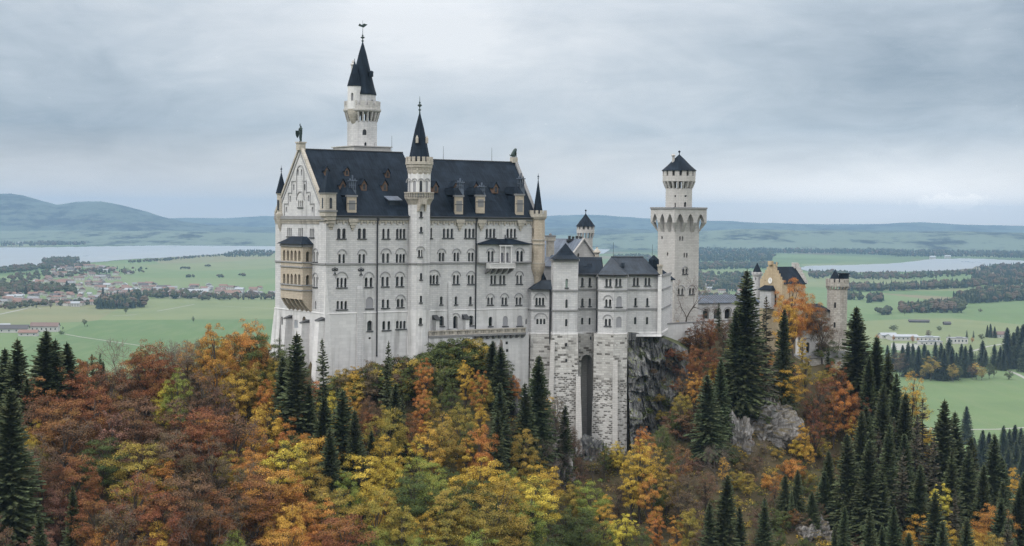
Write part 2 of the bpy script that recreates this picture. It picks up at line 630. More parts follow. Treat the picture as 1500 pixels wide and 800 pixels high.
def pale_rock_mat():
    t = NT('pale_limestone_rock')
    p = t.pos()
    n1 = t.noise(t.mapping(p, scale=(1, 1, 0.45)), 0.5, 8, 0.7, 0.8)
    n2 = t.noise(p, 2.4, 6, 0.7)
    c = t.ramp(n1, [(0.3, (0.05, 0.046, 0.042)), (0.42, (0.13, 0.12, 0.11)), (0.52, (0.30, 0.285, 0.275)), (0.64, (0.50, 0.49, 0.485)), (0.8, (0.58, 0.57, 0.565))])
    c = t.mix(t.math('MULTIPLY', n2, 0.55), c, (0.07, 0.062, 0.05))
    ge = t.node('ShaderNodeNewGeometry')
    s = t.node('ShaderNodeSeparateXYZ')
    t.put(s.inputs[0], ge.outputs['Normal'])
    moss = t.math('MULTIPLY', t.math('SUBTRACT', s.outputs[2], 0.4), 3.0, True)
    moss = t.math('MULTIPLY', moss, t.math('MULTIPLY', t.noise(p, 0.8, 4), 1.5, True))
    c = t.mix(moss, c, (0.09, 0.07, 0.03))
    t.bump(t.math('ADD', n1, t.math('MULTIPLY', n2, 0.5)), 1.0, 0.4)
    return t.done(c, 0.9, 0.2)


M['rock'] = rock_mat()
M['pale_rock'] = pale_rock_mat()


def terrain_mat():
    t = NT('forest_floor')
    p = t.pos()
    n1 = t.noise(p, 0.06, 6, 0.6)
    n2 = t.noise(p, 0.5, 6, 0.7)
    c = t.ramp(n1, [(0.3, (0.034, 0.038, 0.018)), (0.5, (0.066, 0.052, 0.028)), (0.62, (0.070, 0.070, 0.032)), (0.75, (0.045, 0.054, 0.022))])
    c = t.mix(t.math('MULTIPLY', t.math('SUBTRACT', n2, 0.42), 3, True), c, (0.095, 0.075, 0.045))
    ge = t.node('ShaderNodeNewGeometry')
    s = t.node('ShaderNodeSeparateXYZ')
    t.put(s.inputs[0], ge.outputs['Normal'])
    steep = t.math('MULTIPLY', t.math('SUBTRACT', 0.62, s.outputs[2]), 4.0, True)
    rk = t.ramp(t.noise(p, 0.45, 7, 0.7), [(0.35, (0.05, 0.045, 0.04)), (0.6, (0.2, 0.19, 0.18)), (0.75, (0.36, 0.35, 0.33))])
    c = t.mix(t.math('MULTIPLY', steep, t.math('MULTIPLY', n1, 1.6, True)), c, rk)
    t.bump(n2, 0.8, 0.5)
    return t.done(c, 0.95, 0.1)


M['terrain'] = terrain_mat()


def plain_ground_mat():
    t = NT('meadow_plain')
    p = t.pos()
    m = t.mapping(p, scale=(1 / 420, 1 / 900, 0), rot=(0, 0, R(18)))
    vo = t.node('ShaderNodeTexVoronoi')
    t.put(vo.inputs['Vector'], m)
    vo.inputs['Scale'].default_value = 1.0
    sc = t.node('ShaderNodeSeparateColor')
    t.put(sc.inputs[0], vo.outputs['Color'])
    c = t.ramp(sc.outputs[0], [(0.0, (0.080, 0.132, 0.052)), (0.35, (0.108, 0.160, 0.070)), (0.6, (0.132, 0.172, 0.082)), (0.8, (0.155, 0.170, 0.085)), (0.93, (0.175, 0.150, 0.095)), (1.0, (0.155, 0.125, 0.088))])
    n2 = t.noise(p, 0.006, 6, 0.65)
    c = t.mix(t.math('MULTIPLY', t.math('SUBTRACT', n2, 0.4), 1.6, True), c, (0.075, 0.115, 0.055))
    n3 = t.noise(t.mapping(p, scale=(1, 0.15, 1), rot=(0, 0, R(18))), 0.05, 4, 0.6)
    c = t.mix(t.math('MULTIPLY', t.math('SUBTRACT', n3, 0.45), 1.4, True), c, (0.145, 0.172, 0.092))
    # beyond some kilometres copses and moor cover much of the land
    s = t.node('ShaderNodeSeparateXYZ')
    t.put(s.inputs[0], p)
    far = t.math('MULTIPLY', t.math('SUBTRACT', s.outputs[1], 6500.0), 1 / 5000.0, True)
    w = t.noise(t.mapping(p, scale=(1, 0.55, 1)), 0.0011, 7, 0.66)
    w = t.math('MULTIPLY', t.math('SUBTRACT', w, 0.47), 14.0, True)
    c = t.mix(t.math('MULTIPLY', w, far), c, (0.014, 0.022, 0.018))
    return t.done(c, 0.95, 0.1)


M['meadow'] = plain_ground_mat()


def hills_mat(field, cover):
    t = NT('wooded_hills')
    p = t.pos()
    w = t.noise(t.mapping(p, scale=(1, 0.35, 4.5)), 0.0026, 8, 0.7)
    w2 = t.noise(t.mapping(p, scale=(1, 0.5, 4.0)), 0.011, 5, 0.7)
    w = t.math('MULTIPLY', t.math('SUBTRACT', t.math('ADD', t.math('MULTIPLY', w, 0.6), t.math('MULTIPLY', w2, 0.4)), cover), 14.0, True)
    c = t.mix(w, field, (0.010, 0.016, 0.015))
    return t.done(c, 0.95, 0.1)


def water_mat():
    t = NT('lake_water')
    p = t.pos()
    r = t.noise(t.mapping(p, scale=(1, 0.25, 1)), 0.004, 5, 0.6)
    t.b.inputs['IOR'].default_value = 2.0
    return t.done((0.07, 0.09, 0.10), t.math('ADD', t.math('MULTIPLY', r, 0.2), 0.2), 1.0)


M['hills'] = hills_mat((0.062, 0.082, 0.062), 0.48)
M['farmland'] = hills_mat((0.105, 0.135, 0.098), 0.50)
M['water'] = water_mat()
M['roadpale'] = plain('gravel_road', (0.25, 0.25, 0.22), 0.9, 0.15, 0.05)


LEAFV = 0.92


def leaf_mat(name, dark, light, accent, accent_amt=0.25, transl=0.07, patch=0.35):
    t = NT(name)
    ge = t.node('ShaderNodeNewGeometry')
    oi = t.node('ShaderNodeObjectInfo')
    tc = t.node('ShaderNodeTexCoord')
    rnd = ge.outputs['Random Per Island']
    c = t.mix(rnd, dark, light)
    off = t.node('ShaderNodeVectorMath', operation='ADD')
    t.put(off.inputs[0], tc.outputs['Object'])
    cx = t.node('ShaderNodeCombineXYZ')
    t.put(cx.inputs[0], t.math('MULTIPLY', oi.outputs['Random'], 90.0))
    t.put(off.inputs[1], cx.outputs[0])
    n = t.noise(off.outputs[0], patch, 3, 0.55)
    a = t.math('MULTIPLY', t.math('SUBTRACT', n, 0.62 - accent_amt * 0.6), 5.0, True)
    c = t.mix(t.math('MULTIPLY', a, 0.8), c, accent)
    hsv = t.node('ShaderNodeHueSaturation')
    t.put(hsv.inputs['Hue'], t.math('ADD', t.math('MULTIPLY', oi.outputs['Random'], 0.022), 0.492))
    t.put(hsv.inputs['Saturation'], 0.95)
    t.put(hsv.inputs['Value'], t.math('ADD', t.math('MULTIPLY', rnd, 0.45), LEAFV - 0.22))
    t.put(hsv.inputs['Color'], c)
    col = hsv.outputs[0]
    t.put(t.b.inputs['Base Color'], col)
    t.b.inputs['Roughness'].default_value = 0.75
    t.b.inputs['Specular IOR Level'].default_value = 0.15
    if transl > 0:
        tr = t.node('ShaderNodeBsdfTranslucent')
        t.put(tr.inputs['Color'], col)
        mx = t.node('ShaderNodeMixShader')
        mx.inputs[0].default_value = transl
        t.l.new(t.b.outputs[0], mx.inputs[1])
        t.l.new(tr.outputs[0], mx.inputs[2])
        t.l.new(mx.outputs[0], t.out.inputs['Surface'])
    return t.mat


LEAF = {
    'rust': leaf_mat('rust_leaves', (0.135, 0.048, 0.020), (0.25, 0.092, 0.034), (0.29, 0.15, 0.04), 0.25),
    'copper': leaf_mat('copper_leaves', (0.10, 0.050, 0.030), (0.17, 0.085, 0.050), (0.18, 0.10, 0.04), 0.25),
    'brown': leaf_mat('brown_leaves', (0.085, 0.055, 0.034), (0.15, 0.098, 0.06), (0.15, 0.12, 0.048), 0.3),
    'orange': leaf_mat('orange_leaves', (0.30, 0.105, 0.02), (0.50, 0.20, 0.035), (0.52, 0.28, 0.045), 0.25),
    'gold': leaf_mat('gold_leaves', (0.40, 0.22, 0.02), (0.64, 0.40, 0.045), (0.30, 0.22, 0.035), 0.2),
    'yellow': leaf_mat('yellow_leaves', (0.44, 0.32, 0.025), (0.70, 0.53, 0.06), (0.28, 0.27, 0.04), 0.25),
    'olive': leaf_mat('olive_leaves', (0.12, 0.108, 0.022), (0.24, 0.20, 0.038), (0.40, 0.27, 0.04), 0.4),
    'green': leaf_mat('green_leaves', (0.045, 0.065, 0.018), (0.10, 0.125, 0.035), (0.2, 0.17, 0.04), 0.12),
    'lime': leaf_mat('lime_leaves', (0.14, 0.18, 0.03), (0.26, 0.30, 0.055), (0.34, 0.3, 0.05), 0.2),
    'pink': leaf_mat('pinkish_leaves', (0.19, 0.088, 0.065), (0.29, 0.14, 0.10), (0.3, 0.16, 0.08), 0.15),
    'spruce': leaf_mat('spruce_needles', (0.033, 0.046, 0.020), (0.086, 0.106, 0.044), (0.060, 0.062, 0.030), 0.3, 0.0),
    'spruce_green': leaf_mat('spruce_needles_green', (0.040, 0.058, 0.026), (0.085, 0.11, 0.05), (0.085, 0.09, 0.04), 0.25, 0.0),
    'larch': leaf_mat('larch_needles_brown', (0.055, 0.046, 0.032), (0.11, 0.085, 0.056), (0.045, 0.052, 0.030), 0.35, 0.0),
    'twig': plain('grey_brown_twigs', (0.17, 0.135, 0.115), 0.9, 0.2, 2.0),
}
M['bark'] = plain('bark', (0.075, 0.062, 0.052), 0.95, 0.4, 3.0)
HAZE = 5.2e-5
# ================================================================ walls with real window openings
def in_poly(x, y, poly):
    c = False
    j = len(poly) - 1
    for i in range(len(poly)):
        xi, yi = poly[i]
        xj, yj = poly[j]
        if (yi > y) != (yj > y) and x < (xj - xi) * (y - yi) / (yj - yi) + xi:
            c = not c
        j = i
    return c


def panel(mb, pl, outer, holes, off=0.0, mat=0):
    pts = [Vector(p) for p in outer]
    edges = [(i, (i + 1) % len(outer)) for i in range(len(outer))]
    for h in holes:
        b = len(pts)
        pts += [Vector(p) for p in h]
        edges += [(b + i, b + (i + 1) % len(h)) for i in range(len(h))]
    ov, oe, of, *_ = delaunay_2d_cdt(pts, edges, [], 0, 1e-5)
    faces = []
    for fc in of:
        x = sum(ov[i][0] for i in fc) / len(fc)
        y = sum(ov[i][1] for i in fc) / len(fc)
        if in_poly(x, y, outer) and not any(in_poly(x, y, h) for h in holes):
            faces.append(tuple(fc))
    mb.add([pl.P(q[0], q[1], off) for q in ov], faces, mat)


def arch_loop(s0, s1, z0, z1, kind='round', n=7):
    w = s1 - s0
    if kind == 'square':
        return [(s0, z0), (s1, z0), (s1, z1), (s0, z1)]
    c = (s0 + s1) / 2
    pts = [(s0, z0), (s1, z0)]
    if kind == 'round':
        r = min(w / 2, (z1 - z0) * 0.8)
        zs = z1 - r
        for k in range(n + 1):
            a = math.pi * k / n
            pts.append((c + w / 2 * math.cos(a), zs + r * math.sin(a)))
    else:                                                # pointed
        h = w * 0.85
        zs = z1 - h
        for k in range(n + 1):
            x = 1 - 2 * k / n
            pts.append((c + w / 2 * x, zs + h * (1 - abs(x) ** 1.7)))
    return pts


class Shell:
    """a run of wall faces seen from outside, left to right, with window openings cut through"""
    def __init__(self, pts, z0, z1, closed=False):
        self.pts = [np.array(p, float)[:2] for p in pts]
        n = len(self.pts)
        self.f = [Pl(self.pts[i], self.pts[(i + 1) % n]) for i in range(n if closed else n - 1)]
        self.z0, self.z1 = z0, z1
        self.outer = [[(0, z0), (p.len, z0), (p.len, z1), (0, z1)] for p in self.f]
        self.holes = [[] for _ in self.f]

    def find(self, px, py):
        best = None
        for i, p in enumerate(self.f):
            d = ray(px, py)
            if d[:2] @ p.n >= 0:
                continue
            s, z, t = p.hit(px, py)
            if -0.02 <= s <= p.len + 0.02 and (best is None or t < best[0]):
                best = (t, i)
        if best is None:
            best = min(((abs(p.hit(px, py)[0] - p.len / 2) - p.len / 2, i) for i, p in enumerate(self.f) if ray(px, py)[:2] @ p.n < 0))
        return best[1]

    def window(self, cxs, w, y0, y1, parent, sill=True, hood=None, kind='round', pane='glass', label=None, wall='stone', depth=0.4, name='window'):
        if not isinstance(cxs, (list, tuple)):
            cxs = [cxs]
        ym = (y0 + y1) / 2
        fi = self.find(sum(cxs) / len(cxs), ym)
        pl = self.f[fi]
        fr, pn = MB(), MB()
        lo, hi = 1e9, -1e9
        zb = zt = None
        for cx in cxs:
            s0, s1 = pl.hit(cx - w / 2, ym)[0], pl.hit(cx + w / 2, ym)[0]
            if s1 - s0 > pl.len - 0.12:
                s0, s1 = 0.06, pl.len - 0.06
            s0, s1 = max(s0, 0.05), min(s1, pl.len - 0.05)
            if s1 - s0 < 0.12:
                continue
            zt, zb = pl.hit(cx, y0)[1], pl.hit(cx, y1)[1]
            lp = arch_loop(s0, s1, zb, zt, kind)
            self.holes[fi].append(lp)
            n = len(lp)
            a = [pl.P(q[0], q[1], 0.0) for q in lp]
            b = [pl.P(q[0], q[1], -depth) for q in lp]
            fr.add(a + b, [(i, n + i, n + (i + 1) % n, (i + 1) % n) for i in range(n)], 0)
            pn.poly([pl.P(q[0], q[1], -depth + 0.03) for q in lp])
            lo, hi = min(lo, s0), max(hi, s1)
        if zt is None:
            return None
        if sill:
            fr.pbox(pl, lo - 0.16, hi + 0.16, zb - 0.24, zb - 0.002, -0.05, 0.2, 1)
        if hood:
            x0, x1, yt = hood
            h0, h1 = pl.hit(x0, ym)[0], pl.hit(x1, ym)[0]
            ztop = pl.hit((x0 + x1) / 2, yt)[1]
            arc(fr, pl, (h0 + h1) / 2, ztop - (h1 - h0) / 2, (h1 - h0) / 2, 0.2, 0.14, 2)
        o = fr.build(name, [M[wall], M['sill'], M['hood']], parent)
        if label:
            o['label'] = label
        pn.build('pane', [M[pane]], o)
        return o

    def build(self, name, mat, parent, mb=None):
        own = mb is None
        mb = mb or MB()
        for pl, ou, ho in zip(self.f, self.outer, self.holes):
            panel(mb, pl, ou, ho)
        return mb.build(name, mat if isinstance(mat, list) else M[mat], parent) if own else mb

    def band(self, mb, zlist, h, out, mat=0, up=0.0):
        """string course all round; zlist: one height or one per corner"""
        for i, pl in enumerate(self.f):
            za = zlist if isinstance(zlist, (int, float)) else zlist[i]
            mb.hexa([pl.P(-0.001, za, out), pl.P(pl.len + 0.001, za, out), pl.P(pl.len + 0.001, za + h, out * 0.7), pl.P(0, za + h, out * 0.7)],
                    [pl.P(0, za, -0.02), pl.P(pl.len, za, -0.02), pl.P(pl.len, za + h, -0.02), pl.P(0, za + h, -0.02)], mat)


def arc(mb, pl, s, z, r, th, out, mat=0, a0=0.0, a1=math.pi, n=10):
    for k in range(n):
        t0, t1 = a0 + (a1 - a0) * k / n, a0 + (a1 - a0) * (k + 1) / n
        q = []
        for t, rr in ((t0, r), (t1, r), (t1, r + th), (t0, r + th)):
            q.append((s + rr * math.cos(t), z + rr * math.sin(t)))
        mb.hexa([pl.P(x, y, out) for x, y in q], [pl.P(x, y, -0.02) for x, y in q], mat)


def ring_pts(cx, cy, r, n, rot=0.0):
    """plan points counter-clockwise seen from above so that faces look outward left to right"""
    return [(cx + r * math.cos(rot + 2 * math.pi * k / n), cy + r * math.sin(rot + 2 * math.pi * k / n)) for k in range(n)]


def ring_merlons(mb, cx, cy, r, z, n, w, h, th=0.35, rot=0.0, mat=0):
    for k in range(n):
        a = rot + 2 * math.pi * k / n
        mb.box((cx + r * math.cos(a), cy + r * math.sin(a), z), th, w, h, a, mat)


def ring_corbels(mb, cx, cy, r0, r1, z0, z1, n, w, rot=0.0, mat=0):
    """wedges that carry an overhanging gallery, deepening upward, with small arches between them"""
    for k in range(n):
        a = rot + 2 * math.pi * k / n
        ca, sa = math.cos(a), math.sin(a)
        def q(r, t, z):
            return (cx + r * ca - t * sa, cy + r * sa + t * ca, z)
        h = w / 2
        zm = z0 + (z1 - z0) * 0.45
        rm = r0 + (r1 - r0) * 0.55
        mb.hexa([q(r0 - .1, -h, z0), q(r0 + .06, -h, z0), q(r0 + .06, h, z0), q(r0 - .1, h, z0)],
                [q(r0 - .1, -h, zm), q(rm, -h, zm), q(rm, h, zm), q(r0 - .1, h, zm)], mat)
        mb.hexa([q(r0 - .1, -h, zm), q(rm, -h, zm), q(rm, h, zm), q(r0 - .1, h, zm)],
                [q(r0 - .1, -h, z1), q(r1, -h, z1), q(r1, h, z1), q(r0 - .1, h, z1)], mat)


def finial(mb, x, y, z, h, s=1.0, mat=0):
    mb.lathe(x, y, [(0.16 * s, z - .3), (0.10 * s, z + .1 * h), (0.30 * s, z + .16 * h), (0.10 * s, z + .24 * h), (0.08 * s, z + .34 * h), (0.42 * s, z + .42 * h),
                    (0.40 * s, z + .47 * h), (0.09 * s, z + .55 * h), (0.2 * s, z + .62 * h), (0.06 * s, z + .68 * h), (0.03 * s, z + h)], 8, 0, mat)


def tower_at(px, Y, py=400):
    q = xy_at(px, Y, py)
    return float(q[0]), float(q[1])


# ================================================================ the great palace building
PW = 23.9
PU = on_v(787, 0.0)[0]                     # south-east corner
ZE, ZR, ZR2 = 172.45, 186.65, 185.3
ZLIGHT = 152.1
palace = thing('palace', C(PU / 2, PW / 2, 120), 'long pale stone palace with steep dark roof, gabled end and rows of arched windows', 'palace')
NE = C(PU + 4.0, PW)
pal = Shell([C(0, PW), C(0, 0), C(PU, 0), NE, C(0, PW)], ZLIGHT, ZE)
pal.outer[0] = [(0, ZLIGHT), (PW, ZLIGHT), (PW, ZE), (PW / 2 + .25, ZR + .55), (PW / 2 - .25, ZR + .55), (0, ZE)]
eastw = pal.f[2].len
pal.outer[2] = [(0, ZLIGHT), (eastw, ZLIGHT), (eastw, ZE), (eastw / 2, ZR2 + .5), (0, ZE)]
plinth = Shell([C(-.12, PW + .12), C(-.12, -.12), C(PU, -.12), NE], 118, ZLIGHT)

P = palace
W = pal.window
# --- south front, from the top storey down
for c, y0, y1, w in [([496.5, 504.0], 334.5, 349.5, 5.2), ([526.7, 533.7], 334.5, 349.5, 5.2), ([561.9, 569.0], 335, 349.5, 3.7), ([582.2, 587.2, 592.2], 335, 349.5, 3.8),
                     ([631.8], 334, 349, 2.6), ([650.6, 656.3, 662], 334.8, 348.5, 3.9), ([682.4, 688, 693.5], 334.8, 348.5, 3.9),
                     ([713.4, 718.6, 724], 335, 348.3, 3.7), ([743.8, 749, 754.4], 335, 348.2, 3.7)]:
    W(c, w, y0, y1, P)
for c, y0, y1, w, hd in [([497.6, 503.7], 372.2, 386, 3.9, (495, 507, 366)), ([527, 533], 372.2, 386, 3.9, (524.5, 536.5, 366)), ([561.6, 568.2], 371.2, 385, 3.9, (558.6, 572.4, 364.6)),
                         ([581.8, 586.8, 591.6], 372, 385, 3.7, (579.8, 594, 364.2)), ([644.4, 649.3], 370, 383, 3.5, (641.5, 652.6, 365)), ([666.2, 671.1], 370, 383, 3.5, (663.3, 674.4, 365)),
                         ([687.5, 692.4], 370, 383, 3.5, (684.6, 695.4, 365))]:
    W(c, w, y0, y1, P, hood=hd, sill=False)
for c, y0, y1, w, hd in [([495, 500.5, 506.1], 407, 421, 3.7, (492.4, 508.8, 399)), ([536.5, 543.6], 406.5, 420.2, 4.1, (533.4, 547, 399.4)), ([560.8, 567.6], 405.5, 419.5, 4.0, (557.6, 571, 399)),
                         ([582.1, 588.9], 405, 419.2, 4.1, (579, 592.2, 398.8)), ([630.9, 635.5, 640.6], 403, 416, 3.6, (627.5, 644.2, 396)), ([665.4, 670.7], 403, 416, 3.6, (662.6, 674, 398)),
                         ([687, 692.2], 403, 416, 3.6, (684.2, 695.4, 398)), ([758.1, 763.3], 403.2, 415.8, 3.4, (755.4, 766.2, 398))]:
    W(c, w, y0, y1, P, hood=hd)
W([720.2, 725.3, 733.2, 738.5], 3.4, 403.4, 416.2, P)
W([494.9, 500.8, 506.6], 3.9, 440.8, 453, P)
W([541.2], 10.6, 435.2, 451.8, P, pane='blind', depth=0.15, label='walled-up arched window with grey panel')
W([561.3, 568.4], 3.8, 438.6, 451, P)
W([583.4, 589.2], 4.2, 438, 450, P, hood=(580, 593, 432.6))
for c in (646.5, 668, 689.3):
    W([c], 3.9, 434.2, 446, P)
for c, hd in [([715.6, 720.6], (712.8, 723.6, 430.8)), ([736.5, 741.4], (733.6, 744.4, 430.6)), ([757.2, 762.2], (754.2, 765.2, 430.4))]:
    W(c, 3.4, 435.6, 446.4, P, hood=hd)
# --- plinth storey
pw = plinth.window
pw([541.7], 7.6, 469.6, 484.6, P, wall='plinth', depth=0.6)
pw([562.3, 569.8], 4.4, 470.2, 483.4, P, wall='plinth')
pw([582.2, 587.5, 592.6], 4.0, 470, 481.6, P, wall='plinth')
pw([541.7], 3.6, 494, 497, P, wall='plinth', kind='square', sill=False)
pw([646.7], 7.6, 463, 477.4, P, wall='plinth', depth=0.6)
pw([667.2], 6.6, 462.6, 481.4, P, wall='plinth', depth=0.9, hood=(662.3, 672.6, 459.6), sill=False, name='door', label='dark arched terrace doorway')
pw([690], 7.6, 462.2, 476.6, P, wall='plinth', depth=0.6)
pw([718.7], 5.8, 464, 477.8, P, wall='plinth', depth=0.5)
pw([740.2], 7.4, 463, 477.6, P, wall='plinth', pane='blind', depth=0.12, label='walled-up arched window with grey panel')
pw([761.4], 8.0, 462.2, 477.2, P, wall='plinth', pane='blind', depth=0.12, label='walled-up arched window with grey panel')
pw([771], 2.2, 467, 475.2, P, wall='plinth', sill=False)
for cx, cy in ((742, 502.5), (742.5, 513)):
    pass
# --- west gable front
for cx in (424.0, 440.4, 457.0):
    yy = 333.5 + (cx - 424) * 0.035
    W([cx - 2.5, cx, cx + 2.5], 1.75, yy, yy + 13.0, P)
W([437.6, 440.3, 443.0], 1.8, 293.5, 303.6, P, hood=(434.8, 445.6, 281.5), wall='white')
for cx, yt, yb in ((436.6, 248, 257), (441.8, 248, 257)):
    W([cx], 2.2, yt, yb, P, sill=False, pane='blind', depth=0.25)
for cx, yt, yb in ((430.4, 270, 279), (446.4, 269.6, 279), (425.2, 287, 296), (452, 286, 295), (419.6, 303, 310.5), (457.8, 303, 310.5)):
    W([cx], 2.4, yt, yb, P, sill=False, pane='blind', depth=0.22)
W([460.4, 464.4], 2.0, 369, 383.6, P, hood=(458.6, 466.2, 364.6))
W([460.4, 464.2], 2.0, 405.5, 420.5, P, hood=(458.6, 466, 400.4))
W([462.4], 2.0, 441, 453, P, sill=False)
pw([413.2], 2.6, 463.6, 476.0, P, wall='plinth', sill=False)
pw([422.4, 425.4], 2.0, 466, 477.6, P, wall='plinth', sill=False)
pw([432.4, 435.0], 2.0, 468.2, 480.6, P, wall='plinth', sill=False, pane='blue', label='pair of blue shuttered lancet windows')
pw([445.4], 5.4, 463.5, 491, P, wall='tan', sill=False, pane='blind', depth=0.7, label='tall tan framed arched opening')

pal.build('wall', 'stone', P)
plinth.build('plinth_wall', 'plinth', P)

# pale line where the rendered plinth begins, dark string course under the third storey, cornice
tr = MB()
sb = Shell([C(0, PW), C(0, 0), C(PU, 0)], 0, 1)
sb.band(tr, ZLIGHT - .02, 0.22, 0.24, 0)
tr.build('plinth_ledge', [M['white']], P)
tr = MB()
sb.band(tr, 162.3, 0.34, 0.26, 0)
tr.build('string_course', [M['trim']], P)
tr = MB()
sb.band(tr, ZE - 0.75, 0.72, 0.45, 0)
tr.build('cornice', [M['trim']], P)
tr = MB()
for pl in (pal.f[1],):
    n = 74
    for k in range(n):
        s = pl.len * (k + .5) / n
        z0 = ZE - 1.62 if k % 2 else ZE - 1.3
        tr.pbox(pl, s - .19, s + .19, z0, ZE - .75, 0, .26, 0)
    tr.pbox(pl, 0, pl.len, ZE - 1.18, ZE - .75, 0, .16, 0)
tr.build('corbel_table', [M['cream']], P)
tr = MB()
pl = pal.f[0]
for k in range(40):
    s = pl.len * (k + .5) / 40
    if s < 21:
        tr.pbox(pl, s - .15, s + .15, ZE - 1.7, ZE - 1.05, 0, .22, 0)
tr.pbox(pl, 0, pl.len, ZE - 1.05, ZE - .75, 0, .3, 0)
tr.build('dentil_frieze', [M['cream']], P)

# rakes of the west gable
tr = MB()
for sgn in (0, 1):
    s0, s1 = (0, PW / 2) if sgn == 0 else (PW, PW / 2)
    q = [(s0, ZE), (s1, ZR + .5), (s1, ZR + 1.15), (s0, ZE + .85)]
    tr.hexa([pl.P(s, z, .28) for s, z in q], [pl.P(s, z, -.45) for s, z in q], 0)
for sgn in (0, 1):                                       # inner stepped moulding
    s0, s1 = (1.4, PW / 2) if sgn == 0 else (PW - 1.4, PW / 2)
    q = [(s0, ZE + .5), (s1, ZR - .9), (s1, ZR - .55), (s0, ZE + .85)]
    tr.hexa([pl.P(s, z, .14) for s, z in q], [pl.P(s, z, -.02) for s, z in q], 1)
tr.build('gable_coping', [M['cream'], M['hood']], P)
tr = MB()
for cx, yt, w in ((430.4, 266, 4.2), (446.4, 265.6, 4.2), (425.2, 283, 4.2), (452, 282, 4.2), (419.6, 299, 4.2), (457.8, 299, 4.2)):
    s, z, _ = pl.hit(cx, yt)
    tr.pbox(pl, s - .9, s + .9, z, z + .16, 0, .16, 0)
    tr.pbox(pl, s + (-.9 if cx < 440 else .78), s + (-.78 if cx < 440 else .9), z - 2.6, z, 0, .14, 0)
s, z, _ = pl.hit(440.3, 243)
arc(tr, pl, s, z - 1.6, 1.6, .18, .15, 0)
for sg in (-1, 1):
    tr.pbox(pl, s + sg * 1.7 - .09, s + sg * 1.7 + .09, z - 6.5, z - 1.6, 0, .14, 0)
tr.build('blind_arcade', [M['hood']], P)

# roof: western part higher than the eastern part
USTEP = 25.2


def ridge_roof(name, u0, u1, ze, zr, skew=0.0):
    mb = MB()
    o = 0.55
    a = [(u0, -o, ze - .1), (u0, PW / 2, zr), (u0, PW + o, ze - .1)]
    b = [(u1, -o, ze - .1), (u1 + skew * .5, PW / 2, zr), (u1 + skew, PW + o, ze - .1)]
    lo = [C(*q) for q in a]
    hi = [C(*q) for q in b]
    mb.add(lo + hi, [(0, 1, 2), (5, 4, 3), (0, 3, 4, 1), (1, 4, 5, 2), (0, 2, 5, 3)])
    return mb.build(name, [M['roof']], P)


ridge_roof('roof', 0.42, USTEP, ZE + .08, ZR)
ridge_roof('roof', USTEP + .003, PU - .2, ZE + .02, ZR2, 4.0)
tr = MB()
tr.tube(C(0.4, PW / 2, ZR + .04), C(USTEP, PW / 2, ZR + .04), .16)
tr.tube(C(USTEP, PW / 2, ZR2 + .04), C(PU + 1.6, PW / 2, ZR2 + .04), .16)
tr.tube(C(0, -.75, ZE + .02), C(PU, -.75, ZE - .02), .14)
tr.build('ridge_and_gutter', [M['pipe']], P)
# east gable coping
tr = MB()
ple = pal.f[2]
for s0 in (0, eastw):
    q = [(s0, ZE - .2), (eastw / 2, ZR2 + .1), (eastw / 2, ZR2 + .8), (s0, ZE + .6)]
    tr.hexa([ple.P(s, z, .2) for s, z in q], [ple.P(s, z, -.5) for s, z in q], 0)
tr.build('gable_coping', [M['trim']], P)

SLN = np.array([0, 0, 0.0])
pa, pb, pc = (np.array(C(0, -.55, ZE)), np.array(C(10, -.55, ZE)), np.array(C(0, PW / 2, ZR)))
SLN = np.cross(pb - pa, pc - pa)
SLN = SLN / np.linalg.norm(SLN)
ANG = TH                                                   # boxes rotated with the building

# small wooden roof dormers
for cx, cy, big in [(478.3, 252.5, 0), (508, 253, 0), (567.5, 255.5, 0), (502, 275, 1), (533, 274.5, 1), (563.5, 275, 1), (638, 277.5, 1), (667.5, 277.5, 1), (697, 278, 1), (726, 278.5, 1)]:
    p = hit_plane(cx, cy + 4.2, pa, SLN)
    s = 1.0 if big else 0.8
    u = float((p[:2] - CO) @ CU)
    v = float((p[:2] - CO) @ CV)
    z = float(p[2])
    w, h = .62 * s, 1.25 * s
    front = [(u - w, v - .1, z - .1), (u + w, v - .1, z - .1), (u + w, v - .1, z + h), (u, v - .1, z + h + .95 * s), (u - w, v - .1, z + h)]
    mb = MB()
    bk = 1.9
    mb.prism([C(*q) for q in front], tuple(np.array(C(0, bk, 0)) - np.array(C(0, 0, 0))), 0)
    d = mb.build('dormer', [M['wood']], P)
    mb = MB()
    for sg in (-1, 1):
        q = [(u, v - .35, z + h + 1.12 * s), (u + sg * (w + .22), v - .35, z + h - .18), (u + sg * (w + .22), v - .35, z + h - .05), (u, v - .35, z + h + 1.3 * s)]
        mb.prism([C(*k) for k in q], tuple(np.array(C(0, bk + .6, 0)) - np.array(C(0, 0, 0))), 0)
    mb.build('dormer_roof', [M['roof']], d)
    mb = MB()
    pl2 = Pl(C(u - 2, v - .1), C(u + 2, v - .1))
    lp = arch_loop(2 - .3 * s, 2 + .3 * s, z + .15, z + h + .1)
    mb.prism([pl2.P(a, b, .05) for a, b in lp], (0, 0, 0.0) if False else tuple(-.03 * np.array([*pl2.n, 0])), 0)
    mb.build('pane', [M['glass']], d)

